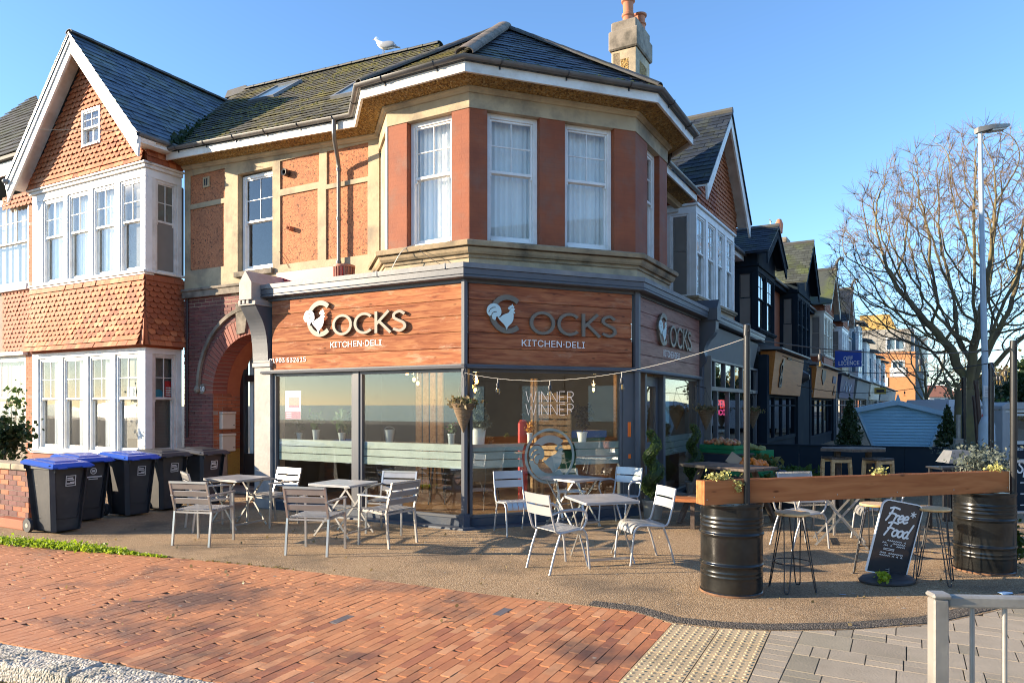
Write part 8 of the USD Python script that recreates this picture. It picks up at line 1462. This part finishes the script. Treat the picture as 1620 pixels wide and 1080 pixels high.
bush('grey_shrub', 'grey dry lavender bush at the foot of the lamp column', 1537, 716, 11.0, [.20, .2, .07], 900, .035, 'leaf_grey', None, 71); bush('potted_shrub', 'grey-green shrub in a terracotta pot behind the planter end', 1556, 733, 8.6, [.14, .12, .06], 900, .03, 'leaf_grey', .10, 72)
sp_ = np.array(gnd(1540, 765)[:2]); solo('pot_plinth', 'rough grey block under the terracotta pot behind the planter', 'block', cbox(atY(1556, 640, 8.6)[0] - .2, atY(1556, 640, 8.6)[0] + .2, 8.4, 8.8, 0, atY(1556, 733, 8.6)[2] - .30, .02), 'stone_grey')
bush('low_plant', 'low green plant at the right side of the right drum', 1606, 860, 7.9, [.05, .06, .11], 260, .04, 'leaf_mid', None, 73)
# menu barrier at the right edge
fSg = Fr(atY(1603, 640, 8.3)[:2], (1, .12), (.12, -1)); (ua, za), (ub, zb) = fSg.hit(1602, 728), fSg.hit(1700, 806); t = thing('cafe_barrier', 'dark canvas barrier with white script cut off by the right edge', 'sign', fSg.pt(.4, 0, 0)); part(t, 'canvas', fSg.m(box(ua + .02, ub, -.01, .0, zb, za - .03)), 'navy_paint'); part(t, 'top_rail', fSg.m(cbox(ua, ub, -.025, .015, za - .03, za, .005)), 'alu_paint'); part(t, 'bottom_rail', fSg.m(cbox(ua, ub, -.025, .015, zb - .03, zb, .005)), 'alu_paint'); part(t, 'post', fSg.m(cbox(ua - .02, ua + .02, -.025, .02, 0, za, .005)), 'alu_paint')
u_, z_ = fSg.hit(1604, 753); part(t, 'lettering', fSg.m(wallx(script('Sp', u_ + .045, z_ + .04, .13, .018, .1), .002, .006)), 'label_white'); part(t, 'print_line', cat([fSg.m(box(u_ + .08, u_ + .5, .001, .003, z_ - .08 - k * .13, z_ - .07 - k * .13)) for k in range(3)]), 'label_white', kind='stuff')
# ------------------------------------------------------------------ lamp column
lY = 16.5; lw = atY(1561, 640, lY); ltop = EYE + (HY - 207) / FPX * lY; lx = atY(1550.5, 640, lY)[0] - lw[0]; t = thing('street_lamp', 'tall pale blue-grey street lamp column with a flat lantern', 'street lamp', (lw[0], lw[1], 0))
part(t, 'base', lathe([(0, 0), (.17, 0), (.165, 1.32), (.10, 1.52), (0, 1.52)], 20), 'lamp_paint', smooth=40, local=True); part(t, 'column', tube([[0, 0, 1.45], [lx * .5, 0, ltop / 2], [lx, 0, ltop]], [.075, .062, .045], 14), 'lamp_paint', smooth=60, local=True)
part(t, 'lantern', hull(np.array([[lx + x, y * s, ltop + z] for x, y, z in ((-.09, .07, -.06), (-.09, .08, .06), (.2, .16, .10), (.2, .15, .0), (.62, .10, .13), (.66, .07, .10), (.6, .1, .06)) for s in (-1, 1)])), 'galv', smooth=30, local=True); part(t, 'lens', hull(np.array([[lx + x, y * s, ltop + z] for x, y, z in ((.22, .12, .0), (.58, .08, .05), (.22, .11, -.03), (.56, .07, .02)) for s in (-1, 1)])), 'pot_white', local=True); part(t, 'door', cbox(-.06, .06, -.172, -.16, .4, 1.0, .004), 'lamp_paint', local=True)
pw2 = atY(1559, 619, lY); part(t, 'notice_plate', cbox(pw2[0] - lw[0] - .12, pw2[0] - lw[0] + .13, -.12, -.10, pw2[2] - .13, pw2[2] + .13, .004), 'label_white', local=True); part(t, 'notice_text', cat([box(pw2[0] - lw[0] - .09, pw2[0] - lw[0] + .1, -.123, -.121, pw2[2] - .08 + k * .035, pw2[2] - .07 + k * .035) for k in range(5)]), 'lead', local=True, kind='stuff')
# ------------------------------------------------------------------ trees
def bare_tree(label, loc, zf, centre, radii, seed, r_tip, n_att=1100, nseed=7, step=.26, nspray=3, spray=.5, r_pow=2.02, rmax=.36):
    """limbs grown toward points spread through the crown, then thickened from the twigs down"""
    from scipy.spatial import cKDTree
    g = np.random.default_rng(seed); t = thing('bare_tree', label, 'tree', loc)
    d = g.normal(size=(n_att * 3, 3)); d /= np.linalg.norm(d, axis=1, keepdims=True); A = np.array(centre) + d * np.array(radii) * (g.uniform(.12, 1, len(d)) ** .45)[:, None]; A = A[(A[:, 2] > zf + .9 + .35 * np.hypot(A[:, 0], A[:, 1]) ** .8)][:n_att]
    P = [np.array([0, 0, z]) for z in np.linspace(0, zf, 8)]; par = [-1] + list(range(7)); 
    for k in range(nseed):
        a = 6.283 * k / nseed + g.uniform(-.3, .3); prev = 7 - (k % 3); tilt = g.uniform(.28, .62)
        for m in range(1, 6): P.append(P[7 - (k % 3)] + np.array([math.cos(a) * tilt, math.sin(a) * tilt, 1.0]) / math.hypot(1, tilt) * step * m * 1.15 + g.normal(size=3) * .03); par.append(prev); prev = len(P) - 1
    P = list(P); alive = np.ones(len(A), bool)
    for it in range(90):
        N_ = np.array(P); tree = cKDTree(N_[8:]); dist, idx = tree.query(A[alive]); idx = idx + 8; ok = dist < 3.2; acc = {}
        for q, i in zip(A[alive][ok], idx[ok]): v = q - N_[i]; acc.setdefault(i, []).append(v / np.linalg.norm(v))
        if not acc: break
        for i, vs in acc.items():
            v = np.mean(vs, 0) + g.normal(size=3) * .13 + [0, 0, .06]; own = N_[i] - N_[par[i]]; v = v / (np.linalg.norm(v) + 1e-9) + own / (np.linalg.norm(own) + 1e-9) * .55; v /= np.linalg.norm(v); P.append(N_[i] + v * step); par.append(i)
        dist, _ = cKDTree(np.array(P)).query(A); alive &= dist > step * 1.5
        if not alive.any() or len(P) > 13000: break
    N_ = np.array(P); kids = [[] for _ in P]
    for i, q in enumerate(par):
        if q >= 0: kids[q].append(i)
    R = np.zeros(len(P))
    for i in range(len(P) - 1, -1, -1): R[i] = r_tip if not kids[i] else sum(R[k] ** r_pow for k in kids[i]) ** (1 / r_pow)
    R = np.minimum(R * min(1.0, 1e9), rmax); R[:8] = np.maximum(R[:8], np.linspace(rmax * 1.2, rmax * .95, 8)); thick, thin, fine = {}, [], []
    root = list(range(len(P)))
    for i in range(8, len(P)): root[i] = i if par[i] < 8 else root[par[i]]
    done = np.zeros(len(P), bool)
    for i in range(8, len(P)):                                      # chains: follow the thickest child
        if done[i]: continue
        ch_ = [par[i], i]; done[i] = True; k = i
        while kids[k]:
            k = max(kids[k], key=lambda c: R[c])
            if done[k]: break
            ch_.append(k); done[k] = True
        pts, rr = N_[ch_], R[ch_].copy(); rr[0] = min(rr[0], rr[1] * 1.1); m = tube(pts, rr, 8 if rr.max() > .06 else 5 if rr.max() > .02 else 3, cap=False)
        (thick.setdefault(root[i], []) if rr.max() > .03 else thin).append(m)
    part(t, 'trunk', tube(smoothpath(N_[:8], 3), np.interp(np.linspace(0, 7, 22), range(8), R[:8]), 14), 'bark', smooth=60, local=True)
    for k in thick: part(t, 'limb', cat(thick[k]), 'bark', smooth=60, local=True)
    for i in range(8, len(P)):
        if R[i] < r_tip * 2.3:
            for _ in range(nspray if not kids[i] else g.integers(0, 2)):
                own = N_[i] - N_[par[i]]; v = own / np.linalg.norm(own) + g.normal(size=3) * .42 + [0, 0, .1]; v /= np.linalg.norm(v); L = spray * g.uniform(.5, 1.2); w = v + g.normal(size=3) * .12; fine.append(tube([N_[i], N_[i] + v * L * .5, N_[i] + v * L * .5 + w * L * .5], [r_tip * .62, r_tip * .5, r_tip * .32], 3, cap=False))
    part(t, 'branchlets', cat(thin), 'twig', local=True, kind='stuff'); part(t, 'twigs', cat(fine), 'twig', local=True, kind='stuff'); return t
tw_ = atY(1530, 640, 24.0); bare_tree('big many-limbed bare tree beside the lamp column', (tw_[0], tw_[1], 0), 2.3, (-.1, 0, 6.8), (4.3, 4.0, 4.1), 4, .0085, 7000, 8, .21, 9, .5)
tw_ = atY(1466, 640, 52); bare_tree('smaller bare tree in front of the apartment block', (tw_[0], tw_[1], 0), 2.2, (0, 0, 5.0), (3.6, 3.0, 2.9), 9, .014, 900, 5, .32, 3, .6, rmax=.2)
tw_ = atY(1508, 640, 75); bare_tree('faint bare tree right of the apartment block', (tw_[0], tw_[1], 0), 2.2, (0, 0, 5.2), (3.6, 3.0, 2.9), 12, .018, 800, 5, .35, 3, .6, rmax=.2)
def leafy(label, x, Y, H, r, mat, seed, n=2600, size=.4, name='leafy_tree'):
    g = np.random.default_rng(seed); w = atY(x, 640, Y); t = thing(name, label, 'tree', (w[0], w[1], 0)); part(t, 'trunk', tube([[0, 0, 0], [0, 0, H * .7]], [.2, .08], 8), 'bark', local=True); cl = g.normal(size=(26, 3)) * [r * .5, r * .5, H * .18] + [0, 0, H * .62]; C = cl[g.integers(0, 26, n)] + g.normal(size=(n, 3)) * r * .22; part(t, 'crown', leaves(C, size, g, .3, 1.4), mat, local=True, kind='stuff')
leafy('dark evergreen tree at the right edge behind the cash booth', 1628, 55, 5.2, 2.0, 'leaf_dark', 81, 3000, .3, 'evergreen_tree'); leafy('yellowish autumn bush behind the posts at right', 1588, 70, 4.2, 3.0, 'leaf_dry', 82, 2600, .35, 'autumn_tree'); leafy('pale olive tree far off beside the evergreen', 1606, 95, 6.5, 4.0, 'leaf_olive', 83, 2200, .5, 'autumn_tree'); leafy('small green bush seen beside the pedestrian', 1578, 48, 2.0, .8, 'leaf_mid', 84, 900, .2, 'green_bush')
# ------------------------------------------------------------------ far end: apartment block, van, booth, pedestrian, low houses
aY = 105.0; ax0 = atY(1360, 640, aY)[0]; X_ = lambda x: atY(x, 640, aY)[0]; Z_ = lambda y: EYE + (HY - y) / FPX * aY
t = thing('apartment_block', 'modern apartment block in orange brick and grey cladding with a yellow top storey', 'building', (X_(1410), aY + 5, 0))
fAp = Fr((X_(1360), aY), (math.cos(math.radians(26)), -math.sin(math.radians(26))), (-math.sin(math.radians(26)), -math.cos(math.radians(26)))); hA = lambda x, y: fAp.hit(x, y); ub = lambda x: hA(x, 600)[0]; zb_ = lambda y: hA(1400, y)[1]
wins = [(ub(1401), zb_(555), ub(1432), zb_(534)), (ub(1410), zb_(595), ub(1431), zb_(570)), (ub(1380), zb_(610), ub(1402), zb_(590))]
part(t, 'brick_wall', fAp.m(wallx(sbox(0, 0, ub(1448), zb_(557)).difference(unary_union([sbox(*w) for w in wins[1:]])), -12, 0)), 'flat_brick'); part(t, 'clad_wall', fAp.m(wallx(sbox(0, zb_(557) + .005, ub(1441), zb_(521)).difference(sbox(*wins[0])), -12, .03)), 'flat_clad'); part(t, 'top_storey', fAp.m(hull(np.array([[u, v, z] for u, v in ((0, -3), (ub(1408), -3), (0, -12), (ub(1408), -12)) for z in (zb_(521), zb_(493.5))] + [[ub(1422), -3, zb_(521)], [ub(1422), -12, zb_(521)]]))), 'flat_yellow')
part(t, 'side_wing', fAp.m(box(ub(1448) + .05, ub(1468), -11, -.6, 0, zb_(535))), 'flat_glass'); part(t, 'side_wing', fAp.m(box(ub(1441), ub(1447), -11, -.2, zb_(557), zb_(521))), 'far_white')
for k in range(6): part(t, 'cladding_seam', fAp.m(box(ub(1441) * k / 6, ub(1441) * k / 6 + .06, .03, .06, zb_(557), zb_(521))) if not (wins[0][0] < ub(1441) * k / 6 < wins[0][2]) else fAp.m(box(ub(1441) * k / 6, ub(1441) * k / 6 + .06, .03, .06, wins[0][3] + .1, zb_(521))), 'flat_clad')
for i, w in enumerate(wins):
    f = part(t, 'window', cat(*[fAp.m(m) for m in (box(w[0], w[2], -.1, .06, w[1], w[1] + .2), box(w[0], w[2], -.1, .06, w[3] - .2, w[3]), box(w[0], w[0] + .2, -.1, .06, w[1] + .2, w[3] - .2), box(w[2] - .2, w[2], -.1, .06, w[1] + .2, w[3] - .2), box((w[0] + w[2]) / 2 - .06, (w[0] + w[2]) / 2 + .06, -.1, .05, w[1] + .2, w[3] - .2))]), 'far_white'); part(f, 'pane', fAp.m(box(w[0], w[2], -.3, -.2, w[1], w[3])), 'flat_glass')
    if i: part(t, 'balcony_rail', fAp.m(box(w[0] - .2, w[2] + .2, .05, .12, w[1] - .1, w[1] + 1.2)), 'far_white')
for i, (x0, x1, y, Y, m, lab) in enumerate(((1470, 1520, 618, 140, 'far_white', 'low pale house far off behind the bare tree'), (1532, 1562, 622, 150, 'far_brick', 'low red-brown house far off beyond the lamp column'), (1575, 1630, 612, 160, 'ivory_wall', 'pale far-off house behind the autumn bush'))):
    a, b = atY(x0, y, Y), atY(x1, y, Y); t = thing('far_house', lab, 'house', ((a[0] + b[0]) / 2, Y + 4, 0)); part(t, 'wall', box(a[0], b[0], Y, Y + 8, 0, a[2] - 1.2), m); part(t, 'roof', hull(np.array([[x, y_, a[2] - 1.2] for x in (a[0] - .4, b[0] + .4) for y_ in (Y - .4, Y + 8.4)] + [[x, Y + 4, a[2] + 1.2] for x in (a[0] + 1, b[0] - 1)])), 'far_brick'); part(t, 'window', cat([box(a[0] + (b[0] - a[0]) * q - .6, a[0] + (b[0] - a[0]) * q + .6, Y - .08, Y, 1.6, 3.0) for q in (.25, .6)]), 'flat_glass', kind='stuff')
vY = 38; va, vb_ = atY(1501, 640, vY)[0], atY(1558, 640, vY)[0]; t = thing('white_van', 'white van parked up the street behind the tree trunk', 'van', ((va + vb_) / 2, vY + 1, 0)); vz = EYE + (HY - 640) / FPX * vY + .28
part(t, 'van_body', hull(np.array([[x, y, z] for x in (va, vb_) for y in (vY, vY + 4.6) for z in (.35, 1.5)] + [[x, y, vz] for x in (va + .12, vb_ - .12) for y in (vY + .15, vY + 4.2)])), 'van_white'); part(t, 'rear_window', cat(box(va + .3, (va + vb_) / 2 - .08, vY - .02, vY + .01, 1.25, 1.75), box((va + vb_) / 2 + .08, vb_ - .3, vY - .02, vY + .01, 1.25, 1.75)), 'flat_glass', kind='stuff'); part(t, 'bumper', cbox(va, vb_, vY - .08, vY + .1, .3, .5, .02), 'iron_black')
for x in (va + .2, vb_ - .2):
    for y in (vY + .8, vY + 3.8): part(t, 'wheel', mv(rot(lathe([(0, -.1), (.3, -.1), (.33, -.06), (.33, .06), (.3, .1), (0, .1)], 18), (0, 1, 0), 90), x, y, .2), 'iron_black')
for x in (va + .1, vb_ - .1): part(t, 'tail_light', cbox(x - .07, x + .07, vY - .03, vY, .9, 1.3, .01), 'sign_red')
kY = 22.5; ka, kb_ = atY(1586, 640, kY)[0], atY(1640, 640, kY)[0]; kz = EYE + (HY - 636) / FPX * kY; t = thing('cash_booth', 'grey glazed booth with a cash sign at the right edge', 'booth', ((ka + kb_) / 2, kY + .5, 0))
part(t, 'booth_roof', hull(np.array([[x, y, z] for x, z in ((ka - .03, kz - .22), (kb_ + .03, kz - .22), (ka + .2, kz), (kb_ - .2, kz), (ka - .03, kz - .12), (kb_ + .03, kz - .12)) for y in (kY - .03, kY + 1.0)])), 'kiosk_grey')
for x in (ka, kb_ - .1): part(t, 'corner_post', cbox(x, x + .1, kY, kY + .1, 0, kz - .22, .006), 'kiosk_grey')
part(t, 'booth_back', box(ka + .02, kb_ - .02, kY + .8, kY + .9, 0, kz - .25), 'kiosk_grey'); part(t, 'booth_side', box(ka, ka + .04, kY + .1, kY + .85, 0, kz - .25), 'kiosk_grey'); part(t, 'door_frame', cat(cbox(ka + .24, ka + .31, kY + .02, kY + .07, 0, kz - .24, .004), cbox(ka + .31, kb_ - .1, kY + .02, kY + .07, .55, .66, .004), cbox(ka + .31, kb_ - .1, kY + .02, kY + .07, 1.45, 1.52, .004), cbox(ka + .1, kb_ - .1, kY + .02, kY + .07, kz - .32, kz - .24, .004)), 'pot_white'); part(t, 'pane', cat(box(ka + .31, kb_ - .1, kY + .04, kY + .05, .66, 1.45), box(ka + .31, kb_ - .1, kY + .04, kY + .05, 1.52, kz - .32)), 'glass_dark'); part(t, 'panel', box(ka + .31, kb_ - .1, kY + .035, kY + .05, .1, .55), 'fabric_dark'); part(t, 'panel', box(ka + .1, ka + .24, kY + .04, kY + .05, .0, kz - .32), 'kiosk_grey')
m = cloud_text('cash', .13, 1.0, True); part(t, 'lettering', mv((np.stack([m[0][:, 0], -m[0][:, 2], m[0][:, 1]], 1), m[1]), ka + .34, kY + .034, .36), 'label_white')
def pedestrian(label, loc, rz, top_, bottom, seed):
    from manifold3d import Manifold
    t = thing('person', label, 'person', loc, rz)
    J = {k: np.array(v, float) for k, v in dict(hip=(0, 0, .93), chest=(.02, 0, 1.30), neck=(.03, 0, 1.47), head=(.05, 0, 1.62), hl=(0, .09, .90), hr=(0, -.09, .90), kl=(.12, .1, .50), kr=(-.06, -.1, .49), al=(.02, .1, .09), ar=(-.32, -.1, .12), tl=(.17, .1, .04), tr=(-.22, -.1, .05), sl=(.0, .19, 1.40), sr=(.0, -.19, 1.40), el=(-.12, .25, 1.13), er=(.1, -.25, 1.13), wl=(-.02, .26, .90), wr=(.25, -.23, .95)).items()}
    sp = lambda c, r: Manifold.sphere(r, 20).translate(tuple(map(float, c)))
    def chain(*b): return Manifold.compose([Manifold.batch_hull([sp(J[a], ra), sp(J[c], rc)]) for a, ra, c, rc in b]) if 0 else sum((Manifold.batch_hull([sp(J[a], ra), sp(J[c], rc)]) for a, ra, c, rc in b), Manifold())
    up = chain(('hip', .15, 'chest', .16), ('chest', .15, 'neck', .07), ('sl', .075, 'sr', .075), ('sl', .07, 'el', .055), ('el', .055, 'wl', .042), ('sr', .07, 'er', .055), ('er', .055, 'wr', .042)); lo = chain(('hl', .10, 'kl', .068), ('kl', .066, 'al', .045), ('hr', .10, 'kr', .068), ('kr', .066, 'ar', .045), ('hip', .14, 'hl', .10), ('hip', .14, 'hr', .10)); sk = chain(('neck', .055, 'head', .07), ('head', .095, 'head', .09), ('wl', .035, 'wl', .04), ('wr', .035, 'wr', .04))
    def mm(x): m = x.to_mesh(); return np.array(m.vert_properties[:, :3], float), np.array(m.tri_verts)
    body = up + lo + sk; V, F = mm(body.refine_to_length(.05)); tm = trimesh.Trimesh(V, F, process=False); trimesh.smoothing.filter_taubin(tm, iterations=6); part(t, 'body', (np.array(tm.vertices), np.array(tm.faces)), 'skin', smooth=60, local=True)
    def shell(x, d): V, F = mm(x.refine_to_length(.05)); tm = trimesh.Trimesh(V, F, process=False); trimesh.smoothing.filter_taubin(tm, iterations=6); n = tm.vertex_normals; return np.array(tm.vertices) + n * d, np.array(tm.faces)
    part(t, 'coat', shell(up, .016), top_, smooth=60, local=True); part(t, 'trousers', shell(lo, .012), bottom, smooth=60, local=True); part(t, 'hair', ball(J['head'] + [-.015, 0, .03], (.10, .088, .095), 2), 'fabric_dark', smooth=60, local=True)
    for a, b in (('al', 'tl'), ('ar', 'tr')): part(t, 'shoe', ball((J[a] + J[b]) / 2 - [0, 0, .02], (.13, .05, .05), 2), 'iron_black', smooth=60, local=True)
w = gnd(1577, 698); pedestrian('person in a dark blue coat walking away up the pavement', (w[0], w[1], 0), 65, 'fabric_dark', 'fabric_blue', 1)
t = thing('bike_rack_post', 'pale grey bollard post with fittings left of the tree trunk', 'post', (*atY(1516, 640, 18)[:2], 0)); part(t, 'post', tube([[0, 0, 0], [0, 0, 1.55]], .05, 8), 'galv', local=True); part(t, 'fitting', cbox(-.1, .1, -.06, .06, .75, .95, .01), 'galv', local=True)
t = thing('wall_pier', 'pale grey sloping kerb block by the tree', 'block', (*atY(1530, 640, 19.5)[:2], 0)); part(t, 'block_body', hull(np.array([[-.5, -.2, 0], [.5, -.2, 0], [-.5, .2, 0], [.5, .2, 0], [-.5, -.2, .75], [-.5, .2, .75], [.3, -.2, .2], [.3, .2, .2]])), 'galv', local=True)

# the terrace across the road, seen only in the window glass
t = thing('opposite_terrace', 'dark terrace across the road mirrored in the cafe glass', 'building', (22, -8, 0)); fO = Fr((15.5, -9), SD, (-SN[0], -SN[1]))
part(t, 'wall', fO.m(box(-25, 62, -.4, 0, -.2, 9.2)), 'room_dark'); part(t, 'end_wall', fO.m(box(-25, 62, -8, -.41, -.2, 9.19)), 'room_dark'); part(t, 'roof', fO.m(hull(np.array([[-25.4, .3, 9.2], [62.4, .3, 9.2], [-25.4, -8, 9.2], [62.4, -8, 9.2], [-25, -4, 12], [62, -4, 12]]))), 'slate')
for u in np.arange(-24, 60, 3.2):
    for z in (1.0, 4.3): part(t, 'window', fO.m(box(u, u + 1.3, 0, .03, z, z + 1.7)), 'flat_glass')
